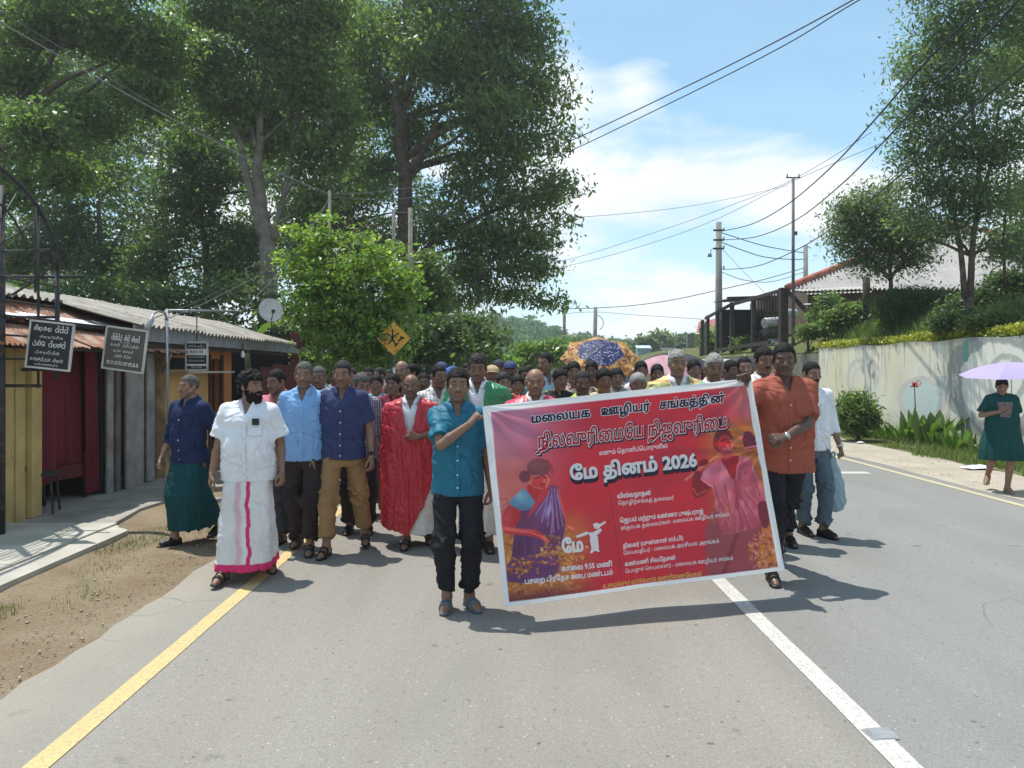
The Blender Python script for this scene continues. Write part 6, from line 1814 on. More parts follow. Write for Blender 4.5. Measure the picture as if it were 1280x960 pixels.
# satellite dish
sd_ = empty('satellite_dish', (-4.30, 14.0, 2.62), 0, 'round pale grey satellite dish with feed arm at the end of the grey roof', 'satellite dish')
q = MB(); dirn = Vector((.42, -.86, .28)).normalized(); uu = dirn.cross(Vector((0, 0, 1))).normalized(); vv = uu.cross(dirn).normalized()
q.grid(lambda u, v: uu * (.215 * u * math.cos(v * 6.2832)) + vv * (.225 * u * math.sin(v * 6.2832)) + dirn * (.05 * u * u) + Vector((0, 0, .05)), 8, 32)
q.build('dish', plain('pale_grey_enamel', (.60, .59, .57), .5, var=.15, scale=6, rust=((.34, .26, .2), .05)), sd_, True)
q = MB(); q.tube([vv * -.2 + dirn * .05 + Vector((0, 0, .05)), vv * -.12 + dirn * .26 + Vector((0, 0, .05))], .009, 6); q.build('feed_arm', IRON, sd_, True)
q = MB(); q.box(vv * -.11 + dirn * .28 + Vector((0, 0, .05)), (.05, .05, .06)); q.build('feed_head', IRON, sd_)
q = MB(); q.tube([(0, .03, .03), (0, .06, -.16), (.02, .05, -.42)], .014, 6); q.tube([(0, .05, -.1), (.16, .12, -.40)], .008, 5); q.build('mount', IRON, sd_, True)

# ---------------- hanging sign boards
# a few round letter shapes for the small signs, drawn as strokes
def arc(cx, cy, r, a0, a1, n=7, ry=None):
    return [(cx + r * math.cos(math.radians(a0 + (a1 - a0) * i / n)), cy + (ry or r) * math.sin(math.radians(a0 + (a1 - a0) * i / n))) for i in range(n + 1)]
SG = [  # each glyph: strokes in a 1x1 cell
    [arc(.3, .35, .28, 60, 400), arc(.72, .4, .26, 200, -60), [(.9, .2), (.95, .75), (.7, .9)]],
    [arc(.5, .4, .4, 150, 410), arc(.35, .45, .15, 0, 300)],
    [arc(.28, .35, .25, 0, 360), arc(.7, .42, .3, 180, -90), arc(.62, .85, .16, 200, -20)],
    [arc(.5, .35, .38, 100, -200), [(.5, .73), (.8, .95)]],
    [arc(.25, .4, .22, 90, -180), arc(.7, .4, .22, 0, 330), [(.45, .2), (.5, .8)]],
    [arc(.5, .45, .42, 200, -100), arc(.5, .2, .18, 0, 200)],
    [[(.15, .1), (.15, .75), (.8, .75), (.8, .1), (.15, .1)], arc(.48, .95, .2, 180, 0)],
    [arc(.4, .35, .33, 30, 330), [(.85, .0), (.85, .95)], arc(.7, .98, .16, 0, 180)],
]
def script_line(mb, x0, x1, yb, h, seed, words=(4, 3), w=.11):
    R = random.Random(seed); tot = sum(words) + .7 * (len(words) - 1); cw = (x1 - x0) / tot; x = x0
    for wi, nw in enumerate(words):
        for k in range(nw):
            for s_ in R.choice(SG):
                for a, b in zip(s_[:-1], s_[1:]):
                    A = Vector((x + a[0] * cw * .92, 0, yb + a[1] * h)); B = Vector((x + b[0] * cw * .92, 0, yb + b[1] * h))
                    d_ = (B - A)
                    if d_.length < 1e-5: continue
                    d_.normalize(); n_ = Vector((-d_.z, 0, d_.x)) * (h * w / 2); A -= d_ * h * .02; B += d_ * h * .02
                    mb.add([A - n_, B - n_, B + n_, A + n_], [(0, 1, 2, 3)])
            x += cw
        x += cw * .7
def sign(name, c, w, h, rot, tilt, label, back, frame, rows, digits=None, bands=(), ink_=None):
    """board facing the road user, lettering 2 mm proud"""
    root = empty(name, c, 0, label, 'sign'); root.rotation_euler = (0, tilt, rot)
    q = MB(); q.box((0, 0, 0), (w, .018, h)); q.build('board', back, root)
    f = MB(); t = .018
    for (cx, cz, sx, sz) in ((0, h / 2, w + t, t), (0, -h / 2, w + t, t), (-w / 2, 0, t, h), (w / 2, 0, t, h)): f.box((cx, -.004, cz), (sx, .022, sz))
    f.build('frame', frame, root)['kind'] = 'stuff'
    for (z0_, z1_, mt) in bands:
        q = MB(); q.box((0, -.0105, (z0_ + z1_) / 2), (w - .03, .003, z1_ - z0_)); q.build('painted_band', mt, root)
    for (z_, hh, x0_, x1_, wd, sd_k, ik_) in rows:
        q = MB(); script_line(q, x0_, x1_, z_, hh, sd_k, wd)
        q.v = [(a, -.0145, b) for a, _, b in q.v]
        q.build('lettering', ik_ or ink_, root)['kind'] = 'stuff'
    if digits:
        for body, z_, hh, x0_, x1_ in digits:
            lay_text(body, (x0_, -z_), (x1_, -z_), hh, .035, lambda p, l: np.stack([p[:, 0], np.full(len(p), -.0145), -p[:, 1]], 1), 0, ink_, 'lettering', root)['kind'] = 'stuff'
    return root
SB1 = plain('black_sign_paint', (.026, .028, .032), .55); SB2 = plain('faded_brown_sign_paint', (.115, .10, .088), .75, var=.12); SFR = plain('pale_sign_edge', (.55, .53, .50), .7)
SWI = plain('white_sign_paint', (.75, .75, .73), .7, var=.08)
c1 = P(63, 432, 7.3)
sign('hanging_sign', c1, .40, .44, .05, .11, 'black sign board with white lettering behind the iron arch posts', SB1, SFR,
     [(.13, .055, -.16, .16, (4, 3), 1, None), (.065, .028, -.10, .12, (6,), 2, None), (-.015, .055, -.16, .15, (3, 4), 3, None), (-.085, .03, -.13, .10, (6,), 4, None), (-.155, .035, -.17, .14, (6, 3), 5, None), (-.195, .02, -.12, .10, (8,), 6, None)], ink_=SWI)
c2 = P(156.5, 437, 7.9)
sign('hanging_sign', c2, .44, .43, -.10, .13, 'faded brown sign board with pale lettering and phone numbers hanging by the grey boards', SB2, SFR,
     [(.085, .062, -.155, .155, (4, 2, 3), 11, None), (.062, .014, -.06, .05, (6,), 12, None), (.020, .036, -.16, .15, (3, 5), 13, None), (-.035, .032, -.12, .10, (3, 4), 14, None), (-.090, .034, -.10, .08, (3, 3), 15, None)],
     digits=[('071 31 15 715 / 077 472 36 35', -.165, .052, -.175, .17)], ink_=SWI)
c3 = P(246, 445, 11.2)
root3 = sign('hanging_sign', c3, .315, .41, 0, 0, 'small white sign board with black bands of lettering before the orange wall', SWI, SFR,
     [(.125, .035, -.12, .12, (6,), 21, SWI), (.045, .042, -.09, .10, (3, 2), 22, SB1), (-.03, .03, -.12, .12, (7,), 23, SWI), (-.085, .03, -.12, .12, (7,), 24, SWI), (-.175, .025, -.08, .08, (6,), 25, SWI)],
     bands=[(.105, .185, SB1), (-.115, .012, SB1), (-.19, -.145, SB1)], ink_=SWI)

# bent pipe brackets that carry the signs
br1 = empty('pipe_bracket', (-4.0, 8.2, 0), 0, 'grey bent pipe bracket carrying the faded brown sign', 'bracket')
def pb(root, pts, r, mat, name='pipe'):
    q = MB(); o_ = Vector(root.location); q.tube([Vector(p_) - o_ for p_ in pts], r, 7); return q.build(name, mat, root, True)
pb(br1, [P(181, 420, 8.1), P(190, 398, 8.1)], .030, GALV)
pb(br1, [P(188, 400, 8.1), P(192, 392, 8.3), P(198, 389, 8.6), P(206, 391, 9.0), P(209, 400, 9.2)], .011, GALV)
pb(br1, [P(209, 386, 9.4), P(209, 480, 9.4), P(214, 600, 9.9)], .014, GALV)
br2 = empty('pipe_bracket', (-4.0, 10.5, 0), 0, 'thin silver overhead pipe frame above the small white sign', 'bracket')
pb(br2, [P(207, 388, 10.2), P(300, 389, 12.6)], .016, GALV); pb(br2, [P(207, 388, 10.2), P(208, 432, 10.2)], .014, GALV); pb(br2, [P(246, 388.3, 11.2), P(246, 427, 11.2)], .008, IRON)
pb(br2, [P(298, 389, 12.6), P(291, 396, 12.6), P(292, 404, 12.6)], .02, IRON); pb(br2, [P(186, 400, 9.6), P(240, 380, 11.5), P(345, 330, 14.5)], .006, IRON)

# iron arch frame over the forecourt entrance
ar = empty('iron_arch', (-4.62, 7.0, .08), 0, 'dark welded iron arch frame with crossbars at the left edge', 'gate arch')
def ab(pts, r, name='iron_bar'):
    q = MB(); o_ = Vector(ar.location); q.tube([Vector(p_) - o_ for p_ in pts], r, 8); return q.build(name, IRON, ar, True)
AX = -4.62
ab([(AX, 6.62 + 1.28 * math.cos(t), 2.62 + .86 * math.sin(t)) for t in np.linspace(0, math.pi, 22)], .024, 'arch_pipe')
ab([(AX, 7.90, 2.62), (AX, 7.90, 1.50)], .024, 'post'); ab([(AX, 7.58, 3.16), (AX, 7.58, 1.42)], .013); ab([(AX + .02, 7.50, 3.2), (AX + .02, 7.50, 2.35)], .011)
ab([(AX - .05, 7.10, 3.3), (AX - .05, 7.10, .0)], .034, 'post'); ab([(AX, 5.34, 2.62), (AX, 5.34, 0.0)], .034, 'post')
for zc in (2.45, 2.24, 2.10, 1.92, 1.70): ab([(AX + .004, 5.34, zc), (AX + .004, 7.92, zc)], .010)
for t in np.linspace(.25, math.pi - .25, 8):
    ab([(AX, 6.62 + .30 * math.cos(t), 2.66), (AX, 6.62 + 1.27 * math.cos(t), 2.62 + .85 * math.sin(t))], .008, 'spoke')
ab([(AX, 6.62 + .8 * math.cos(t), 2.64 + .54 * math.sin(t)) for t in np.linspace(0, math.pi, 14)], .009, 'inner_ring')
for (yy_, zc, xa, xb) in ((7.9, 2.555, -.75, .28), (7.9, 2.14, -.8, .02), (7.9, 1.92, -.8, .04), (7.9, 1.60, -.8, .03), (7.62, 1.44, -.8, .0), (7.2, 1.18, -.9, -.1)):
    ab([(AX + xa, yy_, zc), (AX + xb, yy_, zc)], .016)
ab([P(16, 368, 7.7), P(52, 345, 7.7), P(68, 328, 7.7)], .013)
# banana plants behind the shops
BAN = leaf_mat('banana_leaf', ((.05, .10, .025), (.10, .16, .045), (.30, .32, .12)), .45, .4)
def banana(name, base, leaves, label, seed, grp=None):
    root = empty(name, base, 0, label, 'banana plant', grp); R = random.Random(seed)
    q = MB(); q.tube([(0, 0, 0), (.03, 0, .8), (0, .02, 1.6), (.0, .02, leaves[0][2] * .65)], [.12, .1, .08, .05], 8); q.build('trunk', plain('banana_stem', (.20, .21, .09), .7), root, True)
    for (lx, ly, lz, L, W, dr) in leaves:
        q = MB(); st_ = Vector((0, .02, leaves[0][2] * .6)); tip = Vector((lx, ly, lz)); dirv = (tip - st_).normalized(); side = dirv.cross(Vector((0, 0, 1))).normalized()
        def fn(u, v):
            c_ = st_.lerp(tip, u) + Vector((0, 0, 1)) * (math.sin(u * 2.6) * .25 * L - dr * u * u)
            w_ = W * (math.sin(min(1, max(0, (u - .18) / .8)) * math.pi) ** .6) * (1 + .1 * math.sin(u * 40))
            return c_ + side * ((v - .5) * w_) + Vector((0, 0, 1)) * (-abs(v - .5) * w_ * .35)
        q.grid(fn, 16, 4); me = q.mesh('leaf', BAN, True)
        a = me.attributes.new('tint', 'FLOAT_COLOR', 'POINT'); t_ = R.random(); a.data.foreach_set('color', [x_ for _ in me.vertices for x_ in (t_, R.random() * .8, 0, 1)])
        mobj('leaf', me, root)
banana('banana_plant', (-8.2, 11.5, 0), [(.9, -.6, 3.6, 1.2, .42, .7), (1.2, -.2, 3.1, 1.3, .40, .9), (-.7, -.5, 3.7, 1.1, .4, .6), (.2, -1.0, 3.9, 1.1, .36, .5), (.5, .8, 3.5, 1.1, .4, .8)], 'banana plant with broad torn leaves behind the iron arch', 1)
banana('banana_plant', (-5.9, 17.5, 0), [(1.0, -.5, 3.2, 1.1, .30, .8), (-.8, -.3, 3.3, 1.0, .22, .5), (-.9, .2, 3.0, .9, .2, .8)], 'banana plant with narrow pale leaves just above the satellite dish', 2)

# yellow warning sign among the leaves
ws = empty('warning_sign', P(492, 470, 14.0), 0, 'yellow diamond warning sign half hidden by leaves on a pole', 'road sign'); ws.location.z = 0
zc = CAM_H + (462 - 423) * 14 / 960; sdz = .31
q = MB(); q.add([(0, 0, zc - sdz), (sdz, 0, zc), (0, 0, zc + sdz), (-sdz, 0, zc), (0, .012, zc - sdz), (sdz, .012, zc), (0, .012, zc + sdz), (-sdz, .012, zc)], [(0, 1, 2, 3), (7, 6, 5, 4), (0, 4, 5, 1), (1, 5, 6, 2), (2, 6, 7, 3), (3, 7, 4, 0)])
q.build('plate', plain('amber_reflective', (.75, .36, .015), .4, spec=.5), ws)
q = MB()
for a, b in (((-.02, -.02), (-.02, .17)), ((-.02, .0), (-.12, .10)), ((-.02, .02), (.10, .10)), ((-.02, -.02), (-.10, -.10)), ((-.02, -.02), (.05, -.12)), ((.08, -.05), (.18, .02)), ((.02, -.14), (.09, -.08)), ((.12, .03), (.2, .0)), ((-.18, -.03), (-.10, -.02))):
    A = Vector((a[0], -.004, zc + a[1])); B = Vector((b[0], -.004, zc + b[1])); d_ = (B - A).normalized(); n_ = Vector((-d_.z, 0, d_.x)) * .018
    q.add([A - n_, B - n_ * .7, B + n_ * .7, A + n_], [(0, 1, 2, 3)])
q.build('symbol', plain('black_sign_symbol', (.02, .02, .02), .5), ws)['kind'] = 'stuff'
q = MB(); q.tube([(0, .035, 0), (0, .035, zc + .1)], .025, 8); q.build('pole', plain('black_white_post', (.10, .10, .10), .5), ws, True)
q = MB(); q.tube([(0, .035, zc - sdz - .55), (0, .035, zc - sdz - .22)], .027, 8); q.build('white_band', plain('white_post_paint', (.7, .7, .7), .5), ws, True)
# ------------------------------------------------------------------ right side: terrace, painted wall, hedge, house
WX = 9.2
def terr(X_, Y_):
    t = np.clip((X_ - 9.4) / 6, 0, 1)
    return 2.12 + .62 * np.clip((X_ - 9.5) / .9, 0, 1) + .7 * t ** 1.3 + (vnoise(np.stack([X_.ravel(), Y_.ravel(), 0 * X_.ravel()], 1), .8, 5).reshape(X_.shape) - .5) * .25 * np.clip((X_ - 9.6), 0, 1)
o = sheet('terrace', 9.34, 60, 6, 60, 2.1, GRD, 60, 60, zf=terr)
q = MB(); q.box((34.5, 34, 1.0), (50, 52, 2.0)); o = q.build('terrace_bank', DIRT, None); o['kind'] = 'structure'; o.location.z = 0

m, nt = new_mat('painted_plaster_wall')
co = nt.n('ShaderNodeTexCoord').outputs['Object']
x, y, z = nt.xyz(co)
n1 = nt.noise(co, .9, 5, .6); n2 = nt.noise(co, 7, 5, .65)
streak = nt.noise(nt.mapping(co, scale=(1, 1, .12)), 7.0, 4, .7)
c = nt.mix(nt.ramp(n1, .35, .65), (.66, .67, .60), (.78, .76, .64))
c = nt.mix(nt.ramp(nt.noise(nt.mapping(co, loc=(0, 3, 0)), .55, 3), .42, .6, 0, .8), c, (.74, .67, .48))
c = nt.mix(nt.ramp(n2, .5, .75, 0, .35), c, (.70, .70, .66))
top = nt.ramp(z, .7, 2.25)
c = nt.mix(nt.math('MULTIPLY', nt.ramp(streak, .52, .70), nt.math('MULTIPLY', top, .85)), c, (.20, .185, .15))
c = nt.mix(nt.ramp(z, 2.08, 2.22, 0, .55), c, (.15, .14, .12))
c = nt.mix(nt.math('MULTIPLY', nt.ramp(z, .1, .7, 1, 0), nt.ramp(n2, .35, .6, .2, .8)), c, (.42, .35, .22))
joint = nt.math('FRACT', nt.math('MULTIPLY', y, .21))
c = nt.mix(nt.ramp(nt.math('ABSOLUTE', nt.math('SUBTRACT', joint, .5)), .0, .006, .5, 0), c, (.22, .2, .17))
def ring(yc, zc, ry, rz, w_, col, amt, fillc=None):
    global c
    a = nt.math('DIVIDE', nt.math('SUBTRACT', y, yc), ry); b = nt.math('DIVIDE', nt.math('SUBTRACT', z, zc), rz)
    wv = nt.math('MULTIPLY', nt.math('SUBTRACT', nt.noise(co, 2.2, 3), .5), .35)
    r = nt.math('ADD', nt.math('SQRT', nt.math('ADD', nt.math('MULTIPLY', a, a), nt.math('MULTIPLY', b, b))), wv)
    if fillc:
        c = nt.mix(nt.ramp(r, .96, 1.0, .75, 0), c, fillc)
    c = nt.mix(nt.ramp(nt.math('ABSOLUTE', nt.math('SUBTRACT', r, 1.0)), w_, w_ + .05, amt, 0), c, col)
wpx = lambda px: (WX) * 960 / (px - VX)
# faded mural: rounded figures, a blue square, a green bar, grey swirls
ring(wpx(1245), 1.35, 1.35, .95, .17, (.24, .255, .26), .75, (.76, .76, .70))
ring(wpx(1258), 1.45, .5, .40, .12, (.26, .28, .29), .6)
ring(wpx(1073), 1.35, .62, .50, .10, (.46, .50, .48), .6); ring(wpx(1074), 1.25, .34, .36, .06, (.46, .58, .58), .5)
ring(wpx(1150), .95, .9, .45, .08, (.55, .45, .45), .5, (.50, .64, .66)); ring(wpx(1013), 1.5, .7, .4, .1, (.38, .46, .42), .6)
def rect(ya, yb, za, zb, col, amt):
    global c
    e = nt.math('MINIMUM', nt.math('MINIMUM', nt.math('SUBTRACT', y, ya), nt.math('SUBTRACT', yb, y)), nt.math('MINIMUM', nt.math('SUBTRACT', z, za), nt.math('SUBTRACT', zb, z)))
    c = nt.mix(nt.math('MULTIPLY', nt.ramp(e, -.01, .02), nt.math('MULTIPLY', amt, nt.ramp(n2, .3, .6, .6, 1))), c, col)
rect(wpx(1211), wpx(1204), 1.75, 2.18, (.10, .38, .32), .85); rect(wpx(1186), wpx(1170), 1.05, 1.48, (.44, .50, .52), .8); rect(wpx(1184), wpx(1172), 1.1, 1.42, (.52, .56, .56), .7)
rect(wpx(1128), wpx(1122), .8, 1.7, (.60, .60, .58), .5)
ring(wpx(1090), 1.62, .16, .20, .25, (.36, .22, .24), .6); ring(wpx(1148), 1.30, .10, .05, .3, (.55, .12, .12), .7)
dots = nt.n('ShaderNodeTexVoronoi', ins={'Vector': nt.mapping(co, scale=(0, 1, 1)), 'Scale': 1.3}).outputs['Distance']
c = nt.mix(nt.ramp(dots, .035, .06, .8, 0), c, (.05, .05, .05))
c = nt.mix(nt.ramp(nt.noise(co, 3.2, 5, .7), .60, .66, 0, .55), c, (.66, .64, .58))
finish(nt, c, .9, nt.bump(nt.math('ADD', n2, streak), .35, .01), .15)
WALLM = m
q = MB()
NY = 60
for i in range(NY):
    pass
q.grid(lambda u, v: (WX + .03 * math.sin(u * 9) * v * .3, 7.6 + 15.0 * u, 2.22 * v + (.02 * math.sin(u * 40) if v == 1 else 0)), NY, 6)
q.grid(lambda u, v: (WX + .2 * v, 7.6 + 15.0 * u, 2.22 + (.02 * math.sin(u * 40))), NY, 1)
q.box((WX + .12, 22.62, 1.10), (.22, .05, 2.22))
o = q.build('boundary_wall', WALLM, None); tag(o, 'long pale plaster boundary wall with faded mural along the right side', 'wall')
# low grey parapet going on beyond the wall towards the fence
q = MB(); q.box((WX + .25, 31, 1.05), (.3, 16.5, 2.1)); tag(q.build('retaining_wall', plain('mossy_retaining_wall', (.22, .22, .17), .9, var=.3), None), 'mossy retaining wall below the timber railing', 'wall')

# clipped yellow hedge along the wall top
R = np.random.RandomState(9)
bl = []
for y_ in np.arange(7.4, 23.2, .16):
    bl.append((WX + .28 + R.uniform(-.04, .04), y_, 2.30 + R.uniform(-.02, .03), .26, .16, .12 + R.uniform(0, .04), 1))
me = crown_mesh('hedge', bl, 38000, .050, L_YEL, 91, .07, 1.2, .6, -.4, 10, .35)
hg = mobj('hedge', me); tag(hg, 'low clipped yellow leaved hedge along the top of the wall', 'hedge')
me = crown_mesh('hedge_lower_leaves', [(b[0], b[1], b[2] - .09, b[3] * .9, b[4], .07, 1) for b in bl], 9000, .05, L_MID, 92, .06, .9, .6, .2, 10, .4)
o = mobj('lower_leaves', me, hg); o['kind'] = 'stuff'
# grass on the terrace edge, one mass
n = 14000
yy = 7.5 + 16 * R.rand(n); xx = WX + .5 + 2.6 * R.rand(n) ** 1.3
hz_ = terr(xx[:, None], yy[:, None])[:, 0]
blades('terrace_grass', np.stack([xx, yy, hz_ - .01], 1), .10, .38, .022, L_MID, 12, .8, 'tall rough grass and weeds on the terrace above the hedge')

# plants at the foot of the wall
BROAD = leaf_mat('broad_glossy_leaf', ((.05, .115, .022), (.12, .21, .045), (.26, .30, .07)), .35, .35, .5)
def lily(name, loc, n, L, W, seed, label, grp, spread=.25, dark=0.0):
    root = empty(name, loc, 0, label, 'plant', grp); R = random.Random(seed)
    mb = MB(); tint = []
    for k in range(n):
        a = R.uniform(0, 6.28); r = R.random() ** .6 * spread; b0 = Vector((math.cos(a) * r, math.sin(a) * r * 1.2, 0))
        out = Vector((math.cos(a), math.sin(a), 0)).lerp(Vector((R.uniform(-1, 1), R.uniform(-1, 1), 0)), .4); ln = L * R.uniform(.55, 1.1); wd = W * R.uniform(.7, 1.2); lean_ = R.uniform(.15, .75)
        side = Vector((-out.y, out.x, 0)).normalized(); side = (side + Vector((R.uniform(-.5, .5), R.uniform(-.5, .5), 0))).normalized(); t_ = R.random(); g_ = R.random()
        def fn(u, v, b0=b0, out=out, ln=ln, wd=wd, lean_=lean_, side=side):
            c_ = b0 + Vector((0, 0, 1)) * (ln * (u - .45 * lean_ * u * u)) + out * (ln * lean_ * u ** 1.6 * .8)
            w_ = wd * max(.06, math.sin(min(1, max(.0, (u - .2) / .8) + .02) * math.pi) ** .7 if u > .2 else .07)
            return c_ + side * ((v - .5) * w_) - out * (abs(v - .5) * w_ * .3)
        nb = len(mb.v); mb.grid(fn, 6, 2); tint += [(t_, g_, 0, 1)] * (len(mb.v) - nb)
    me = mb.mesh('leaves', BROAD, True); at_ = me.attributes.new('tint', 'FLOAT_COLOR', 'POINT'); at_.data.foreach_set('color', [c_ for t in tint for c_ in t])
    o = mobj('leaves', me, root); o['kind'] = 'stuff'
    return root
def atw(px, X_=8.75): 
    return (X_, X_ * 960 / (px - VX), 0)
G_ = 'leafy plants at the foot of the mural wall'
lily('canna_plant', atw(1143), 30, .78, .15, 1, 'broad leaved plant in the middle of the wall with tall upright leaf', G_, .30)
lily('canna_plant', atw(1166), 36, .82, .18, 2, 'largest clump of broad leaves with a very wide pointed leaf', G_, .38)
lily('canna_plant', atw(1192, 8.6), 28, .60, .12, 3, 'narrow leaved clump nearest the woman with the umbrella', G_, .34)
lily('canna_plant', atw(1118), 26, .5, .09, 4, 'small spiky clump at the left of the broad leaved plants', G_, .30)
lily('canna_plant', atw(1216, 8.7), 14, .45, .10, 5, 'low sparse plant right behind the woman with the umbrella', G_, .2)
tree('round_bush', 'dense round green bush against the wall beside the man with the bag', 'bush', 17.2, [(1070, 512, 22, 26), (1062, 525, 18, 18), (1082, 525, 16, 20)], [(1072, 548), (1070, 520)], 5200, .13, L_MID, BARK, 66, .03, clump=.14, per=10, ratio=.3, droop=.9, base=0, tw=.012)
lily('canna_plant', atw(1045, 8.7), 40, .7, .10, 6, 'upright lime green clump left of the dense round bush', G_, .42)
lily('canna_plant', atw(1098, 8.6), 16, .35, .07, 7, 'short weedy plant right of the dense round bush', G_, .3)
# red canna flower on a stalk
fl = empty('flower_stalk', (8.8, 8.8 * 960 / (1143 - VX), 0), 0, 'red flower on a dark stalk standing before the mural', 'flower')
zt = 1.6 - (482 - 462) * fl.location.y / 960
q = MB(); q.tube([(0, 0, 0), (.02, 0, zt * .6), (0, .0, zt)], [.014, .012, .008], 6); q.build('stem', plain('dark_stalk', (.06, .05, .03), .8), fl, True)
q = MB(); R_ = random.Random(4)
for k in range(16):
    a = R_.uniform(0, 6.28); e = Vector((math.cos(a) * .09, math.sin(a) * .09, R_.uniform(-.05, .10))); s_ = Vector((-math.sin(a), math.cos(a), .4)) * .03
    q.add([(0, 0, zt), e * .6 + s_ + Vector((0, 0, zt)), e + Vector((0, 0, zt)), e * .6 - s_ + Vector((0, 0, zt))], [(0, 1, 2, 3)])
q.build('petals', plain('red_petal', (.55, .03, .06), .6), fl)['kind'] = 'stuff'

# ---------------- house with the pale roof
hs = empty('terrace_house', (18, 30, 2.4), 0, 'terrace house with large pale corrugated roof and red ridge tiles', 'house')
def hp_(mb, name, mat, smooth=False):
    o = mb.build(name, mat, None, smooth); o.parent = hs; o.matrix_parent_inverse = Matrix.Translation((-18, -30, -2.4)); return o
RFS = plain('pale_roof_sheet', (.40, .385, .37), .85, var=.12, scale=1.2, bump=.2); RDG = plain('red_ridge_tile', (.42, .13, .09), .8, var=.2); BRW = plain('brown_board_wall', (.19, .135, .10), .9, var=.2, scale=3)
eL = P(984, 361, 28); ap = P(1184, 281, 33.5); eR = Vector((eL.x + 17, 28, eL.z)); apR = ap + Vector((.3, 0, 0))
nsh = 18
for k in range(nsh):
    u0, u1 = k / nsh, (k + 1) / nsh + .004
    a = eL.lerp(eR, u0); b = eL.lerp(eR, min(1, u1))
    def topat(u):
        xx_ = eL.x + (eR.x - eL.x) * u
        t = (xx_ - eL.x) / (ap.x - eL.x) if xx_ < ap.x else (eR.x - xx_) / (eR.x - ap.x)
        t = max(.02, min(1, t)); return Vector((xx_, 28 + (ap.y - 28) * t, eL.z + (ap.z - eL.z) * t))
    L_ = (b - a).length
    q = MB(); nu = 28
    def fn(u, v, a=a, b=b, u0=u0, u1=u1):
        p_ = a.lerp(b, u).lerp(topat(u0 + (min(1, u1) - u0) * u), v); return p_ + Vector((0, -.03, .05)) * math.sin(u * 2 * math.pi * 6)
    q.grid(fn, nu, 3); hp_(q, 'roof_sheet', RFS, True)
for A, B in ((eL, ap), (ap, eR)):
    for k in range(14):
        a = A.lerp(B, k / 14); b = A.lerp(B, (k + 1.12) / 14); q = MB(); q.tube([a + Vector((0, 0, .04)), b + Vector((0, 0, .07))], [.14, .12], 7); hp_(q, 'ridge_tile', RDG, True)
q = MB(); q.box((eL.x + 9.2, 29.6, 3.4), (15.5, .12, 2.7)); hp_(q, 'front_wall', BRW)
for k in range(13):
    q = MB(); q.box((eL.x + 1.6 + k * .42, 29.5, 3.35), (.40, .05, 2.5)); hp_(q, 'wall_board', BRW)
q = MB(); q.box((eL.x + 1.4, 33, 3.4), (.12, 7, 2.7)); hp_(q, 'side_wall', BRW)
for k, (px0, px1, py_) in enumerate(((1000, 1085, 364), (1010, 1090, 368))):
    a = P(px0, py_, 27.4 - .2 * k); b = P(px1, py_ - 3, 27.4 - .2 * k)
    c = corrugated('lean_to_sheet', a, b, b + Vector((0, 1.4, .28)), a + Vector((0, 1.4, .28)), RFS, pitch=.15, amp=.02, seed=k); c.parent = hs; c.matrix_parent_inverse = Matrix.Translation((-18, -30, -2.4))
q = MB(); q.tube([P(1003, 381, 26.6), P(1032, 380, 26.6)], .03, 6); tag(q.build('clothes_rail', GALV, None, True), 'thin white rail before the brown boarded wall', 'rail')
q = MB(); q.tube([P(1083, 400, 22), P(1083, 347, 22)], .10, 10); o = q.build('timber_post', DKW, None, True); tag(o, 'dark stubby timber post standing on the terrace', 'post')

# ---------------- timber railing and yard beyond the wall
rl = empty('timber_railing', (9.6, 30, 2.1), 0, 'dark timber railing with sloping top rail above the retaining wall', 'railing')
def rp(mb, name, mat=DKW, smooth=False):
    o = mb.build(name, mat, None, smooth); o.parent = rl; o.matrix_parent_inverse = Matrix.Translation((-9.6, -30, -2.1)); return o
def yat(px, X_=9.62): return X_ * 960 / (px - VX)
tops = ((979, 360, .26), (942, 370, .15), (915, 378, .16), (897, 389, .11), (885, 394, .12), (878, 400, .14))
for px_, py_, w in tops:
    Y_ = yat(px_); zt = CAM_H + (462 - py_) * Y_ / 960; q = MB(); q.bar((9.62, Y_, 1.9), (9.62, Y_, zt), w, w); rp(q, 'post')
for (pa, pb_, w) in (((976, 364), (915, 381.5), .12), ((915, 381.5), (884, 398), .12), ((965, 428), (895, 438), .14)):
    Ya, Yb = yat(pa[0]), yat(pb_[0]); q = MB()
    q.bar((9.53, Ya, CAM_H + (462 - pa[1]) * Ya / 960), (9.53, Yb, CAM_H + (462 - pb_[1]) * Yb / 960), .08, w); rp(q, 'rail')
Ya = yat(981); q = MB(); q.bar((9.62, Ya, CAM_H + 102 * Ya / 960), (10.9, Ya, CAM_H + 52 * Ya / 960), .12, .12); rp(q, 'brace')
for k in range(6):
    px_ = 880 - k * 1.6 + 3; Y_ = yat(px_, 9.66); q = MB(); q.bar((9.66, Y_, 1.9), (9.66, Y_, CAM_H + (60 - k * 1.5) * Y_ / 960), .05, .09); rp(q, 'picket', plain('green_grey_board', (.10, .13, .10), .9))
for k in range(9):
    a = P(948 + k * 3.4, 395, 30.5); b = P(948 + k * 3.4, 372 - k * .8, 30.5); q = MB(); q.bar(a, b, .045, .08); rp(q, 'slat')
q = MB(); q.bar(P(944, 391, 30.4), P(980, 390, 30.4), .05, .06); rp(q, 'slat_rail')
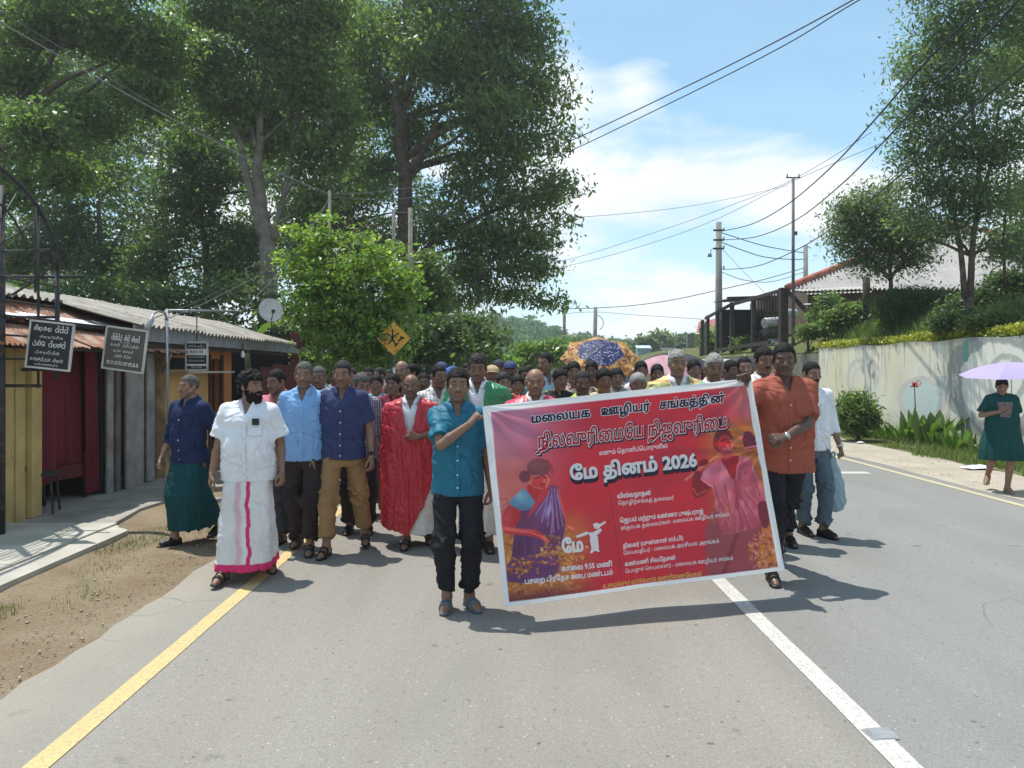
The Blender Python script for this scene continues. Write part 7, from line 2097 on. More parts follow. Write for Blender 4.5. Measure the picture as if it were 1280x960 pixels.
# water tanks and pipes in the yard
TK = plain('dull_zinc_tank', (.42, .43, .44), .4, .6, var=.2); TK2 = plain('dark_plastic_drum', (.07, .08, .085), .5)
for k, (a, b, r, mt, lb) in enumerate((((956, 404), (972, 403), 6.5, TK, 'shiny zinc drum lying uppermost in the yard behind the railing'), ((957, 415), (973, 415), 5.5, TK2, 'dark drum lying under the shiny one behind the railing'), ((963, 429), (974, 428), 5.5, TK, 'small zinc drum at the bottom of the heap behind the railing'), ((984, 391), (994, 392), 5, plain('pale_blue_plastic', (.45, .52, .56), .5), 'pale drum behind the big railing post'))):
    Y_ = 29.2; A = P(*a, Y_); B = P(*b, Y_ + .3); rr = r * Y_ / 960; ax_ = (B - A).normalized()
    rt = empty('drum', A, 0, lb, 'drum'); q = MB(); q.tube([Vector((0, 0, 0)), ax_ * .02, B - A - ax_ * .02, B - A], [rr * .9, rr, rr, rr * .9], 14); q.build('shell', mt, rt, True)
    for t in (.05, .35, .65, .95): q = MB(); q.tube([(B - A) * t - ax_ * .02, (B - A) * t + ax_ * .02], rr * 1.05, 14); q.build('hoop', mt, rt, True)
# yard timber stack filling the gloom
q = MB()
R_ = random.Random(8)
for k in range(26):
    px_ = R_.uniform(948, 976); py_ = R_.uniform(418, 440); a = P(px_, py_, 30.2 + R_.uniform(-.3, .3)); q.bar(a, a + Vector((R_.uniform(-.8, .8), R_.uniform(-.3, .3), R_.uniform(-.05, .3))), .06, .08)
o = q.build('timber_pile', DKW, None); tag(o, 'dark pile of old timber behind the railing', 'timber pile', kind='stuff')
dk = empty('dark_shed', (12.5, 33, 2.1), 0, 'open dark shed with flat roof behind the timber railing', 'shed')
q = MB(); q.box((0, 1.6, 1.1), (5.6, .1, 2.2)); q.build('back_wall', BLK, dk); q = MB(); q.bar((-3.3, -1, 2.45), (2.6, -1.0, 2.62), .12, .16); q.build('roof_edge', DKW, dk)
c = corrugated('roof_sheet', (-3.2, -1, 2.45), (2.6, -1, 2.6), (2.6, 1.7, 2.7), (-3.2, 1.7, 2.55), plain('dark_roof_sheet', (.09, .09, .09), .8), pitch=.15, amp=.02, parent=dk)
rs_ = empty('red_roofed_house', (10.6, 46, 0), 0, 'distant low house with faded red roof behind the railing', 'house')
a = P(870, 417, 44) - Vector(rs_.location); b = P(940, 408, 44) - Vector(rs_.location)
c = corrugated('roof', a, b, b + Vector((0, 3, .95)), a + Vector((.9, 3, .85)), plain('faded_red_roof', (.36, .15, .13), .85, var=.2, scale=1), pitch=.3, amp=.03, parent=rs_)
q = MB(); q.box(((a.x + b.x) / 2, 1.5, 1.9), (b.x - a.x - .6, .2, 3.8)); q.build('wall', plain('mid_grey_wall', (.3, .3, .28), .9), rs_)  # wall in a plain mid grey
# yellow green garden plants inside the railing
shrub('garden_shrub', 'yellow green garden shrub seen through the railing', 38, [(905, 425, 16, 14), (925, 430, 16, 12), (890, 420, 10, 14)], 2600, .22, L_BRIGHT, 71, clump=.3, base=1.5)
shrub('garden_shrub', 'low garden shrub beside the drums inside the railing', 32, [(935, 428, 12, 8), (946, 436, 18, 6)], 1500, .16, L_MID, 72, clump=.2, base=1.8)
# white gabled house and blue shed beyond the crowd
def small_house(name, label, px0, px1, py_e, Y_, wall, roof, ridge=8, gable=False, cat='house'):
    a = P(px0, py_e, Y_); b = P(px1, py_e, Y_); w = b.x - a.x; root = empty(name, ((a.x + b.x) / 2, Y_, 0), 0, label, cat); h = a.z; d_ = w * .8
    q = MB(); q.box((0, d_ / 2, h / 2), (w, d_, h)); 
    if gable: q.add([(-w / 2, 0, h), (w / 2, 0, h), (0, 0, h + w * .42), (-w / 2, d_, h), (w / 2, d_, h), (0, d_, h + w * .42)], [(0, 1, 2), (5, 4, 3)])
    q.build('wall', wall, root)
    q = MB(); e = w * .06
    if gable:
        for s_ in (-1, 1): q.add([(s_ * (w / 2 + e), -e, h - e * .8), (s_ * (w / 2 + e), d_ + e, h - e * .8), (0, d_ + e, h + w * .42 + .12), (0, -e, h + w * .42 + .12)], [(0, 1, 2, 3)])
    else:
        q.add([(-w / 2 - e, -e, h), (w / 2 + e, -e, h), (w / 2 + e, d_, h + ridge * .1), (-w / 2 - e, d_, h + ridge * .1)], [(0, 1, 2, 3)]); q.box((0, -e, h), (w + 2 * e, .1, .14))
    q.build('roof', roof, root)
    for k in range(2 if w > 3 else 1):
        q = MB(); q.box((w * (-.22 + .44 * k) if w > 3 else 0, -.03, h * .62), (w * .18, .06, h * .2)); q.build('window', BLK, root)
    return root
WHW = plain('cream_house_wall', (.58, .55, .50), .9, var=.1); GRR = plain('grey_tin_roof', (.34, .36, .38), .8)
small_house('gabled_house', 'small pale gabled house with steep roof on the skyline', 862, 888, 443, 80, WHW, plain('pale_gable_roof', (.46, .44, .40), .8), gable=True)
small_house('white_building', 'long low white building left of the gabled house', 846, 868, 441, 78, WHW, GRR, 3)
small_house('blue_shed', 'small light blue shed roof above the crowd', 797, 814, 436, 62, plain('pale_blue_wall', (.35, .46, .52), .8), plain('light_blue_roof', (.48, .60, .64), .7), 3, cat='shed')
small_house('grey_shed', 'dark roofed shed right of the light blue shed', 829, 847, 440, 66, WHW, plain('charcoal_roof', (.08, .08, .09), .8), 4, cat='shed')

# ---------------- poles, lamp, wires
PC = plain('concrete_pole', (.26, .255, .24), .9, var=.2, scale=3); PS = plain('dark_steel_pole', (.10, .105, .115), .6, .3); PWD = plain('grey_timber_pole', (.20, .185, .165), .9, var=.25)
def pole(name, label, px, ytop, Y_, r0, r1, mat, grp=None, lean=0.0):
    c_ = P(px, ytop, Y_); root = empty(name, (c_.x + lean, Y_, 0), 0, label, 'pole', grp)
    q = MB(); q.tube([(0, 0, -.1), (-lean, 0, c_.z)], [r0, r1], 12 if r0 > .08 else 8); q.build('shaft', mat, root, True)
    return root, c_
pr, pc = pole('concrete_pole', 'thick concrete power pole beyond the railing with a street lamp', 898.5, 278, 36, .20, .13, PC)
q = MB(); 
for zz in (pc.z - .4, pc.z - .85, pc.z - 1.25): q.box((-.05, -.16, zz), (.5, .06, .08))
q.build('bracket', IRON, pr)['kind'] = 'stuff'
for k, zz in enumerate((pc.z - .4, pc.z - .85, pc.z - 1.25, pc.z - 2.2)):
    q = MB(); q.tube([(.18, -.2, zz), (.18, -.2, zz + .14)], [.05, .035], 8); q.build('insulator', plain('white_porcelain', (.6, .58, .55), .3), pr, True)
lm = empty('street_lamp', (pc.x, 36, pc.z - 1.3), 0, 'small street lamp on a short arm left of the concrete pole', 'street lamp')
q = MB(); q.tube([(-.1, -.1, 0), (-.3, -.15, .06), (-.42, -.2, -.02), (-.45, -.2, -.16)], .022, 6); q.build('arm', GALV, lm, True)
q = MB(); q.tube([(-.45, -.2, -.12), (-.47, -.2, -.2), (-.48, -.2, -.34)], [.03, .08, .11], 10); q.build('lamp_shade', GALV, lm, True)
sr, sc_ = pole('steel_pole', 'tall thin dark steel pole with small crossarm before the pale roof', 991.5, 222, 26.2, .065, .05, PS)
q = MB(); q.bar((-.24, 0, sc_.z), (.24, 0, sc_.z), .04); q.tube([(-.2, 0, sc_.z), (-.2, 0, sc_.z + .12)], .02, 6); q.tube([(.2, 0, sc_.z), (.2, 0, sc_.z + .12)], .02, 6); q.box((.08, 0, sc_.z - 1.9), (.10, .08, .12)); q.build('crossarm', PS, sr)['kind'] = 'stuff'
pole('concrete_pole', 'shorter concrete pole rising behind the pale roof', 1007, 307, 42, .16, .12, PC)
c1_, _ = pole('power_pole', 'leaning power pole with wire hoop left of the ornate umbrella', 705.5, 384, 40, .10, .08, PWD, lean=-.03)
c2_, cc = pole('power_pole', 'tapered power pole rising behind the ornate umbrella', 744.5, 384, 44, .17, .10, PC, lean=-.12)
q = MB(); q.tube([(.12 + .45 * math.sin(t), 0, cc.z - .9 + .45 * math.cos(t)) for t in np.linspace(.2, 2.6, 9)], .018, 5); q.build('wire_hoop', IRON, c2_, True)
pole('timber_pole', 'slim bare pole left of the bright green tree top', 412, 238, 15.6, .036, .03, PWD)
pole('timber_pole', 'pale bare pole rising through the trees right of the bright tree', 513, 260, 19, .065, .055, plain('pale_bare_pole', (.21, .19, .16), .9, var=.2))
pole('timber_pole', 'darker bare pole just left of the pale bare pole', 492, 262, 20, .055, .045, PWD)
pole('timber_pole', 'leaning thin pole beside the smaller leafy tree', 538, 345, 21, .07, .05, PWD, lean=-.15)
# wires
WIRE = plain('black_cable', (.025, .025, .028), .6); WIREG = plain('grey_wire', (.10, .105, .115), .6)
def wire(label, pts, r=.013, mat=None, n=40):
    """pts: (px,py,Y) along the cable; smooth curve through them"""
    q3 = [P(*p_) for p_ in pts]; out = []
    m_ = len(q3)
    for i in range(m_ - 1):
        p0 = q3[max(0, i - 1)]; p1 = q3[i]; p2 = q3[i + 1]; p3 = q3[min(m_ - 1, i + 2)]
        for k in range(max(3, n // m_)):
            t = k / max(3, n // m_); out.append(.5 * ((2 * p1) + (p2 - p0) * t + (2 * p0 - 5 * p1 + 4 * p2 - p3) * t * t + (3 * p1 - p0 - 3 * p2 + p3) * t ** 3))
    out.append(q3[-1]); mb = MB(); mb.tube(out, r, 5); o = mb.build('overhead_wire', mat or WIRE, None, True)
    return tag(o, label, 'wire')
wire('upper of two parallel wires crossing the sky from the tall tree to the top', [(700, 180, 27), (727, 170, 26.5), (860, 107, 22), (970, 52, 19), (1066, 0, 17), (1220, -88, 14)], .017)
wire('lower of two parallel wires crossing the sky from the tall tree to the top', [(690, 198, 27), (717, 187, 26.5), (860, 118, 22), (980, 57, 19), (1074, 0, 17), (1230, -84, 14)], .015)
wire('topmost thick cable curving from the concrete pole up to the right', [(902, 289, 36), (940, 280, 30), (985, 255, 25), (1040, 208, 20), (1095, 148, 16), (1150, 85, 13), (1215, 18, 11), (1290, -70, 9)], .018)
wire('second thick cable curving from the concrete pole up to the right', [(902, 300, 36), (945, 296, 30), (995, 275, 25), (1050, 232, 20), (1100, 182, 16.5), (1160, 118, 13.5), (1225, 52, 11), (1300, -30, 9)], .017)
wire('lowest thick cable curving from the concrete pole into the terrace tree', [(902, 337, 36), (945, 333, 30), (1000, 310, 24), (1050, 278, 20), (1110, 232, 16), (1180, 168, 13), (1245, 110, 11), (1310, 60, 9.5)], .016)
wire('upper wire sagging from the concrete pole to the shorter pole', [(902, 291, 36), (950, 306, 38), (985, 313, 40), (1005, 316, 42)], .022)
wire('lower wire sagging from the concrete pole to the shorter pole', [(902, 303, 36), (950, 320, 38), (985, 324, 40), (1005, 324, 42)], .022)
wire('wire running low from the shorter pole over the railing to the left poles', [(1005, 335, 42), (960, 348, 41), (905, 361, 40), (840, 375, 40), (790, 382, 42), (745, 385, 44), (705, 386, 40)], .020)
wire('thin slack wire below the concrete pole', [(902, 340, 36), (930, 350, 37), (965, 352, 39), (1005, 340, 42)], .016, WIREG)
wire('thin stay wire slanting down from the concrete pole', [(902, 310, 36), (930, 340, 34), (958, 368, 32)], .010, WIREG)
wire('faint wire low across the sky left of the railing', [(705, 392, 40), (745, 390, 44), (800, 394, 42), (880, 399, 40)], .012, WIREG)
wire('faint upper wire rising from the tall tree to the steel pole', [(640, 338, 32), (720, 322, 31), (820, 290, 29.5), (900, 262, 28), (992, 224, 26.2), (1090, 165, 22)], .009, WIREG)
wire('faint lower wire rising from the tall tree to the steel pole', [(640, 342, 32), (720, 330, 31), (820, 302, 29.5), (900, 272, 28), (992, 226, 26.2), (1100, 180, 22)], .009, WIREG)
wire('thin level wire across the sky from the leafy limbs', [(560, 275, 30), (700, 273, 32), (860, 258, 36), (985, 232, 40)], .010, WIREG)
wire('pair of light wires descending from the top left corner to the bare pole', [(-40, 5, 9), (60, 62, 10.5), (190, 135, 12), (320, 203, 14), (412, 243, 15.6)], .009, plain('weathered_cable', (.20, .21, .22), .6))
wire('lighter wire below the pair descending to the bare pole', [(-60, -20, 9.5), (60, 50, 10.8), (200, 135, 12.4), (330, 207, 14), (412, 246, 15.6)], .007, WIREG)
wire('service wire from the roof frame up to the bare pole', [(292, 400, 12.6), (345, 345, 13.6), (380, 300, 14.6), (412, 248, 15.6)], .007, WIREG)
wire('service wire from the grey roof up towards the trees', [(205, 400, 9.6), (270, 372, 12), (345, 328, 14.6), (412, 250, 15.6)], .006, WIREG)
wire('green wire from the bare pole into the tall tree', [(412, 243, 15.6), (470, 240, 18), (520, 233, 20), (600, 215, 24)], .008, WIREG)
wire('lower green wire from the bare pole past the timber poles', [(412, 246, 15.6), (470, 250, 18), (513, 247, 19), (560, 238, 22)], .008, WIREG)
wire('wire between the timber poles and the tree limbs', [(492, 265, 20), (513, 266, 19), (580, 270, 22), (700, 274, 30)], .009, WIREG)
# ------------------------------------------------------------------ people
def part(name, vq, mat, root, smooth=True):
    me = np_mesh(name, vq[0], vq[1], smooth, [mat], vq[2] if len(vq) > 2 else None)
    return mobj(name, me, root)
def shoes(f, root, kind, mat):
    for e in (-1, 1): part('sandal' if kind == 'sandal' else ('slipper' if kind == 'slide' else 'shoe'), f.shoe(e, kind), mat, root)
def buttons(vq, f, root, zs, mat=BUTTON, x0=0.0):
    v = vq[0]; s = f.s
    for z in zs:
        k = (np.abs(v[:, 0] - x0) < .012) & (np.abs(v[:, 2] - z * s) < .014) & (v[:, 1] < 0)
        if not k.any(): continue
        y = v[k][:, 1].min(); q = MB(); q.tube([(x0, y + .002, z * s), (x0, y - .003, z * s), (x0, y - .004, z * s)], [.0075, .0075, .005], 8); q.build('button', mat, root)
def placket(vq, f, root, mat, top=1.30, bot=.80, x0=0.0, w=.030):
    v = vq[0]; s = f.s; mb = MB(); zs = np.linspace(bot * s, top * s, 22); ys = []
    for z in zs:
        k = (np.abs(v[:, 0] - x0) < .02) & (np.abs(v[:, 2] - z) < .014) & (v[:, 1] < 0)
        ys.append(v[k][:, 1].min() if k.any() else (ys[-1] if ys else -.12))
    ys = np.convolve(np.pad(ys, 2, 'edge'), np.ones(5) / 5, 'valid') - .0035
    for i in range(len(zs) - 1): mb.add([(x0 - w / 2, ys[i] + .004, zs[i]), (x0 - w * .4, ys[i], zs[i]), (x0 + w * .4, ys[i], zs[i]), (x0 + w / 2, ys[i] + .004, zs[i]), (x0 - w / 2, ys[i + 1] + .004, zs[i + 1]), (x0 - w * .4, ys[i + 1], zs[i + 1]), (x0 + w * .4, ys[i + 1], zs[i + 1]), (x0 + w / 2, ys[i + 1] + .004, zs[i + 1])], [(0, 1, 5, 4), (1, 2, 6, 5), (2, 3, 7, 6)])
    mb.build('button_placket', mat, root, True)
def pocket(vq, f, root, mat, cx=.085, cz=1.245, w=.10, h=.11, flap=False):
    v = vq[0]; s = f.s; mb = MB()
    def yy(x, z):
        k = (np.abs(v[:, 0] - x) < .02) & (np.abs(v[:, 2] - z) < .02) & (v[:, 1] < 0)
        return (v[k][:, 1].min() if k.any() else -.12) - .0035
    N = 4; g = [[None] * (N + 1) for _ in range(N + 1)]
    mb.grid(lambda a, b: ((cx + (a - .5) * w) * s, yy((cx + (a - .5) * w) * s, (cz + (b - .5) * h) * s) - .001, (cz + (b - .5) * h) * s - (0 if b > 0 else .008 * (1 - abs(2 * a - 1)))), N, N)
    mb.build('pocket', mat, root, True)

def tuck(v, z0, f):
    """draw the waist in under the shirt"""
    t = np.clip((v[:, 2] - z0) / (.04 * f.s), 0, 1) * .12
    cx, cy = f.hipc[0] * f.s, f.hipc[1] * f.s
    v[:, 0] = cx + (v[:, 0] - cx) * (1 - t); v[:, 1] = cy + (v[:, 1] - cy) * (1 - t)
def person(X_, Y_, rz, fk, label, skin, hair, top, bottom, shoe_=None, group=None, extra=None, det=True):
    root = empty('person', (X_, Y_, 0), rz, label, 'person', group)
    f = Fig(**fk)
    if 'must' in fk: pass
    part('body', f.body(), skin, root)
    for st, m_ in hair: part({'beard': 'beard', 'moustache': 'moustache', 'cap': 'cap'}.get(st.split(':')[0], 'hair'), f.hair(st), m_, root)
    kind, kw, m_ = top
    vq = f.shirt(**kw); part('shirt' if kind == 'shirt' else kind, vq, m_, root)
    if det and kind == 'shirt' and f.lod == 0:
        placket(vq, f, root, m_, bot=kw.get('hem', .79) + .02); buttons(vq, f, root, (1.26, 1.16, 1.06, .96, .87)); pocket(vq, f, root, m_)
    kind, kw, m_ = bottom
    bv, bq = getattr(f, 'trousers' if kind == 'trousers' else 'sarong')(**kw)
    tuck(bv, (top[1].get('hem', .79) + .0) * f.s, f)
    part(kind, (bv, bq), m_, root)
    if shoe_: shoes(f, root, *shoe_)
    if extra: extra(f, root)
    return root, f

WHITE = cloth('white_cotton', (.72, .74, .78)); WHITE2 = cloth('off_white_cotton', (.66, .65, .60)); BLACKT = cloth('black_trouser_cloth', (.020, .020, .024), rough=.9); BROWNT = cloth('dark_brown_trouser_cloth', (.035, .026, .026)); TANT = cloth('tan_trouser_cloth', (.30, .185, .085)); DENIM = cloth('grey_blue_denim', (.10, .135, .165)); CHAR = cloth('charcoal_trouser_cloth', (.042, .045, .052))
TEAL = cloth('teal_shirt_cloth', (.008, .135, .215), rough=.6, spec=.35); NAVY = cloth('navy_shirt_cloth', (.015, .026, .075)); NAVYC = cloth('navy_short_sleeve_cloth', (.038, .050, .125), 'speck', (.12, .14, .25)); LBLUE = cloth('light_blue_shirt_cloth', (.21, .39, .66)); PINKS = cloth('pink_shirt_cloth', (.60, .21, .24)); RUSTS = cloth('rust_orange_shirt_cloth', (.33, .088, .056), rough=.75)
DGREEN = cloth('dark_green_sarong_cloth', (.006, .055, .062)); DHOTI = cloth('white_dhoti_cloth', (.66, .63, .62), 'dhoti', (.60, .035, .14)); REDS = cloth('red_silk_shawl', (.50, .022, .035), 'speck', (.66, .36, .30), rough=.45, spec=.5, transl=.1); GREENS = cloth('green_silk_shawl', (.02, .22, .075), rough=.35, spec=.6, transl=.1); PINKSH = cloth('pink_red_silk_shawl', (.62, .05, .10), rough=.38, spec=.6, transl=.1)
CHECK = cloth('dark_check_cloth', (.05, .055, .085), 'check', (.40, .42, .48), scale=1.6); STRIPE = cloth('white_striped_cloth', (.66, .66, .64), 'stripe', (.30, .31, .32)); FLOR = cloth('blue_white_floral', (.12, .40, .52), 'floral', (.70, .76, .76), scale=1.3); GREENDRESS = cloth('dark_green_dress_cloth', (.008, .062, .058)); YELSH = cloth('pale_yellow_shawl', (.56, .58, .26), 'border', (.62, .22, .05), rough=.5); ORSH = cloth('green_orange_shawl', (.46, .40, .14), 'border', (.07, .32, .20), rough=.5)

R0 = lambda px, Y_: (px - VX) / F * Y_
# 1 man in teal holding the left end
def teal_extra(f, root): pass
tr, tf = person(R0(572, 5.20), 5.20, .06, dict(H=1.60, w=.95, yaw=.04, pitch=.02, lod=0, seed=1, face=1.02,
    hands={-1: dict(T=(.085, -.215, 1.325), pole=(-.7, -.35, -1), d=(.62, -.05, .78), n=(.60, .35, -.60), curl=1.35, side=1, thumb=.9), 1: dict(T=(.245, .02, .80), curl=.5)},
    feet={-1: (-.075, -.05, 0, -.1), 1: (.085, -.02, 0, .35)}), 'man in teal shirt gripping the left corner of the red banner', SK[0], [('full', HB)], ('shirt', dict(sleeve='short', hem=.80), TEAL), ('trousers', dict(), BLACKT), ('slide', SOLE))
# 2 man in rust shirt at the right end
def watch(f, root, e=1, mat=None):
    S, E, W = f.arm[e]; d_ = nrm(W - E); c = W - d_ * .012; q = MB(); u = Vector(nrm(np.cross(d_, (0, 0, 1)))); w = Vector(d_).cross(u)
    q.tube([Vector(c) - Vector(d_) * .009, Vector(c) + Vector(d_) * .009], .031 * f.s, 14, caps=False); q.tube([Vector(c) + Vector((0, -.029, .01)), Vector(c) + Vector((0, -.036, .012))], .018, 12); q.build('wrist_watch', mat or plain('silver_watch', (.62, .62, .6), .25, .8), root, True)
person(R0(980, 5.90), 5.90, -.04, dict(H=1.80, w=1.10, belly=.03, yaw=-.20, pitch=.14, lod=0, seed=2, face=1.03, nose=1.25,
    hands={-1: dict(T=(-.375, -.34, 1.395), pole=(-.4, .5, -1), d=(-.30, -.30, .9), n=(-.1, -1, -.2), curl=1.0, side=1, thumb=.6), 1: dict(T=(-.075, -.255, 1.045), pole=(1, .2, -.7), d=(-.93, -.34, -.05), n=(-.2, .55, -.7), curl=.75, side=1, thumb=.6)},
    feet={-1: (-.12, -.10, 0, -.1), 1: (.06, .52, .03, .1)}), 'tall man in rust orange shirt gripping the right edge of the banner', SK[3], [('short', HB)], ('shirt', dict(sleeve='short', hem=.77, loose=1.15), RUSTS), ('trousers', dict(loose=1.1), BLACKT), ('sandal', LEATHER), extra=lambda f, r: watch(f, r, 1))
# 3 bearded man in white
person(R0(311, 5.98), 5.98, .10, dict(H=1.575, w=1.16, belly=.05, yaw=1.0, pitch=.02, lod=0, seed=3, face=1.05, hands={-1: dict(T=(-.285, -.06, .865), curl=.45), 1: dict(T=(.275, -.02, .875), curl=.5)},
    feet={-1: (-.145, -.26, 0, -.15), 1: (.145, .16, 0, .30)}), 'bearded curly haired man in white shirt and white dhoti with pink border', SK[0], [('curly', HB), ('beard', HB)], ('shirt', dict(sleeve='short', hem=.80, loose=1.2), WHITE), ('sarong', dict(hem=.10, flare=1.1), DHOTI), ('sandal', LEATHER),
    extra=lambda f, r: (lambda q: (q.box((.095 * f.s, -.178 * f.s, 1.30 * f.s), (.05, .02, .05)), q.build('phone_in_pocket', plain('dark_phone', (.02, .025, .025), .3), r)))(MB()))
# 4 older man in navy with green sarong
person(R0(237, 7.05), 7.05, -.35, dict(H=1.545, w=1.0, belly=.03, yaw=-.25, pitch=0, lod=0, seed=4, hands={-1: dict(T=(-.26, -.10, .87), curl=.6), 1: dict(T=(.25, .12, .90))},
    feet={-1: (-.09, -.10, 0, -.25), 1: (.10, .32, .06, .1)}), 'older man in navy shirt and dark green sarong nearest the shops', SK[2], [('short', HG)], ('shirt', dict(sleeve='rolled', hem=.82, loose=1.1), NAVY), ('sarong', dict(hem=.16, flare=1.05, pleat=1.2), DGREEN), ('shoe', LEATHER))
# 5 light blue shirt
person(R0(380, 6.75), 6.75, .05, dict(H=1.665, w=1.0, yaw=.1, pitch=.08, lod=0, seed=5, hands={1: dict(T=(.25, -.02, .88))}, feet={-1: (-.09, .20, .02, -.1), 1: (.07, -.08, 0, .1)}),
    'man in light blue shirt and dark brown trousers behind the bearded man', SK[0], [('short', HG)], ('shirt', dict(sleeve='rolled', hem=.82), LBLUE), ('trousers', dict(loose=1.2), BROWNT), ('sandal', LEATHER))
# 6 navy short sleeves and tan trousers
person(R0(429, 6.75), 6.75, .02, dict(H=1.675, w=1.02, yaw=-.02, pitch=.14, lod=0, seed=6, hands={-1: dict(T=(-.265, -.06, .86)), 1: dict(T=(.26, -.05, .865))}, feet={-1: (-.115, -.16, 0, -.15), 1: (.155, .26, 0, .2)}),
    'young man in navy short sleeved shirt and tan trousers', SK[0], [('short', HD)], ('shirt', dict(sleeve='short', hem=.83), NAVYC), ('trousers', dict(loose=.9, hem=.09), TANT), ('sandal', LEATHER), extra=lambda f, r: watch(f, r, 1, LEATHER))
# 7 bald man wrapped in a red shawl
def red_extra(f, root):
    part('shawl', f.drape(bottom=.16, v0=1.12, open_w=.22, hemf=lambda x: np.where(x < 0, .12 - x * .30, .12 + x * 2.1)), REDS, root)
person(R0(514, 7.02), 7.02, .02, dict(H=1.555, w=1.0, yaw=0, pitch=.10, lod=0, seed=7, hands={1: dict(T=(.085, -.245, 1.095), pole=(1, 0, -1), d=(-.7, -.25, .35), n=(-.2, .9, -.1), curl=.9, side=1), -1: dict(T=(-.06, -.14, 1.02), pole=(-.4, .6, -1), d=(.8, .0, .1), n=(0, 1, 0), curl=.8, side=1)},
    feet={-1: (-.03, -.12, 0, -.1), 1: (.17, .08, 0, .2)}), 'bald man wrapped in a long red silk shawl over a white shirt', SK[1], [('balding', HG)], ('shirt', dict(sleeve='short', hem=.84), WHITE), ('sarong', dict(hem=.13), WHITE2), ('sandal', LEATHER), extra=red_extra)
# 8 striped white shirt
person(R0(547, 7.5), 7.5, .25, dict(H=1.645, w=1.05, yaw=.35, pitch=.1, lod=0, seed=8), 'man in white striped shirt between the red shawl and the teal shirt', SK[1], [('short', HB)], ('shirt', dict(sleeve='short'), STRIPE), ('sarong', dict(hem=.13), WHITE2), ('sandal', LEATHER))
# 9 green shawl
def green_extra(f, root):
    part('shawl', f.drape(bottom=.85, v0=1.0, open_w=.15), GREENS, root)
person(R0(597, 6.85), 6.85, 0, dict(H=1.735, w=1.05, yaw=0, pitch=.22, lod=0, seed=9, feet={-1: (-.08, .05, 0, 0), 1: (.10, -.03, 0, .1)}), 'tall man looking down in a green silk shawl behind the teal shirt', SK[1], [('full', HD)], ('shirt', dict(sleeve='short'), WHITE), ('sarong', dict(hem=.13), WHITE2), ('shoe', LEATHER), extra=green_extra)
# 10 pink shirt
person(R0(349, 7.15), 7.15, -.2, dict(H=1.60, w=1.0, yaw=-.35, pitch=.2, lod=0, seed=10, feet={-1: (-.10, .12, 0, 0), 1: (.06, -.06, 0, 0)}), 'man in pink shirt looking down between the bearded and the light blue man', SK[1], [('short', HB)], ('shirt', dict(sleeve='rolled'), PINKS), ('trousers', dict(), CHAR), ('sandal', LEATHER))
# 11 white shirt behind
person(R0(399, 7.9), 7.9, .0, dict(H=1.63, w=1.0, yaw=0, pitch=.1, lod=1, seed=11), 'man in white shirt peering between the light blue and the navy shirts', SK[1], [('short', HG)], ('shirt', dict(sleeve='short'), WHITE), ('trousers', dict(), CHAR), ('sandal', LEATHER))
# 12 grey haired man in dark check
person(R0(449, 7.55), 7.55, .1, dict(H=1.57, w=1.0, yaw=.5, pitch=.35, lod=0, seed=12, hands={1: dict(T=(.25, -.08, .90))}), 'grey haired man in dark checked shirt behind the tan trousers', SK[2], [('full', HG)], ('shirt', dict(sleeve='rolled'), CHECK), ('trousers', dict(loose=1.3), BROWNT), ('shoe', LEATHER))
# 13 pink shawl elder behind the banner
def pink_extra(f, root):
    part('shawl', f.drape(bottom=.9, v0=1.18, open_w=.22), PINKSH, root)
person(R0(669, 6.35), 6.35, 0, dict(H=1.605, w=1.0, yaw=0, pitch=.08, lod=0, seed=13, face=1.05), 'elderly bald man in a shiny pink red shawl behind the banner', SK[2], [('balding', HW)], ('shirt', dict(sleeve='short'), WHITE2), ('sarong', dict(), WHITE2), ('sandal', LEATHER), extra=pink_extra)
# 14 white haired, yellow shawl
def yel_extra(f, root):
    part('shawl', f.drape(bottom=.9, v0=1.0, open_w=.17), YELSH, root)
person(R0(846, 7.3), 7.3, 0, dict(H=1.78, w=1.0, yaw=.05, pitch=.1, lod=0, seed=14), 'tall white haired man in pale yellow shawl behind the banner', SK[2], [('full', HW)], ('shirt', dict(sleeve='short'), WHITE), ('trousers', dict(), CHAR), ('sandal', LEATHER), extra=yel_extra)
def or_extra(f, root):
    part('shawl', f.drape(bottom=.9, v0=1.05, open_w=.2), ORSH, root)
person(R0(892, 6.9), 6.9, 0, dict(H=1.735, w=1.0, yaw=-.05, pitch=.16, lod=0, seed=15), 'grey haired man in green and orange shawl near the banner top', SK[1], [('full', HW)], ('shirt', dict(sleeve='short'), WHITE2), ('trousers', dict(), CHAR), ('sandal', LEATHER), extra=or_extra)
# 16 moustached man left of the rust shirt
person(R0(954, 7.1), 7.1, -.05, dict(H=1.80, w=1.08, yaw=.1, pitch=.1, lod=0, seed=16, feet={-1: (.02, .0, 0, 0), 1: (.2, -.05, 0, 0)}), 'moustached man in white shirt just left of the rust orange shirt', SK[1], [('full', HB), ('moustache', HB)], ('shirt', dict(sleeve='short'), WHITE), ('trousers', dict(), BLACKT), ('shoe', LEATHER))
# 17 white shirt, jeans, carrying the bag
person(R0(1013, 7.4), 7.4, .12, dict(H=1.67, w=1.0, yaw=.1, pitch=.12, lod=0, seed=17, hands={1: dict(T=(.275, -.06, .87), curl=1.1)}, feet={-1: (-.03, .10, .0, 0), 1: (.10, -.06, 0, .25)}), 'man in white shirt and grey jeans carrying a blue plastic bag', SK[0], [('short', HB), ('moustache', HB)], ('shirt', dict(sleeve='rolled', hem=.84), WHITE), ('trousers', dict(loose=.9), DENIM), ('shoe', LEATHER), extra=lambda f, r: watch(f, r, 1))
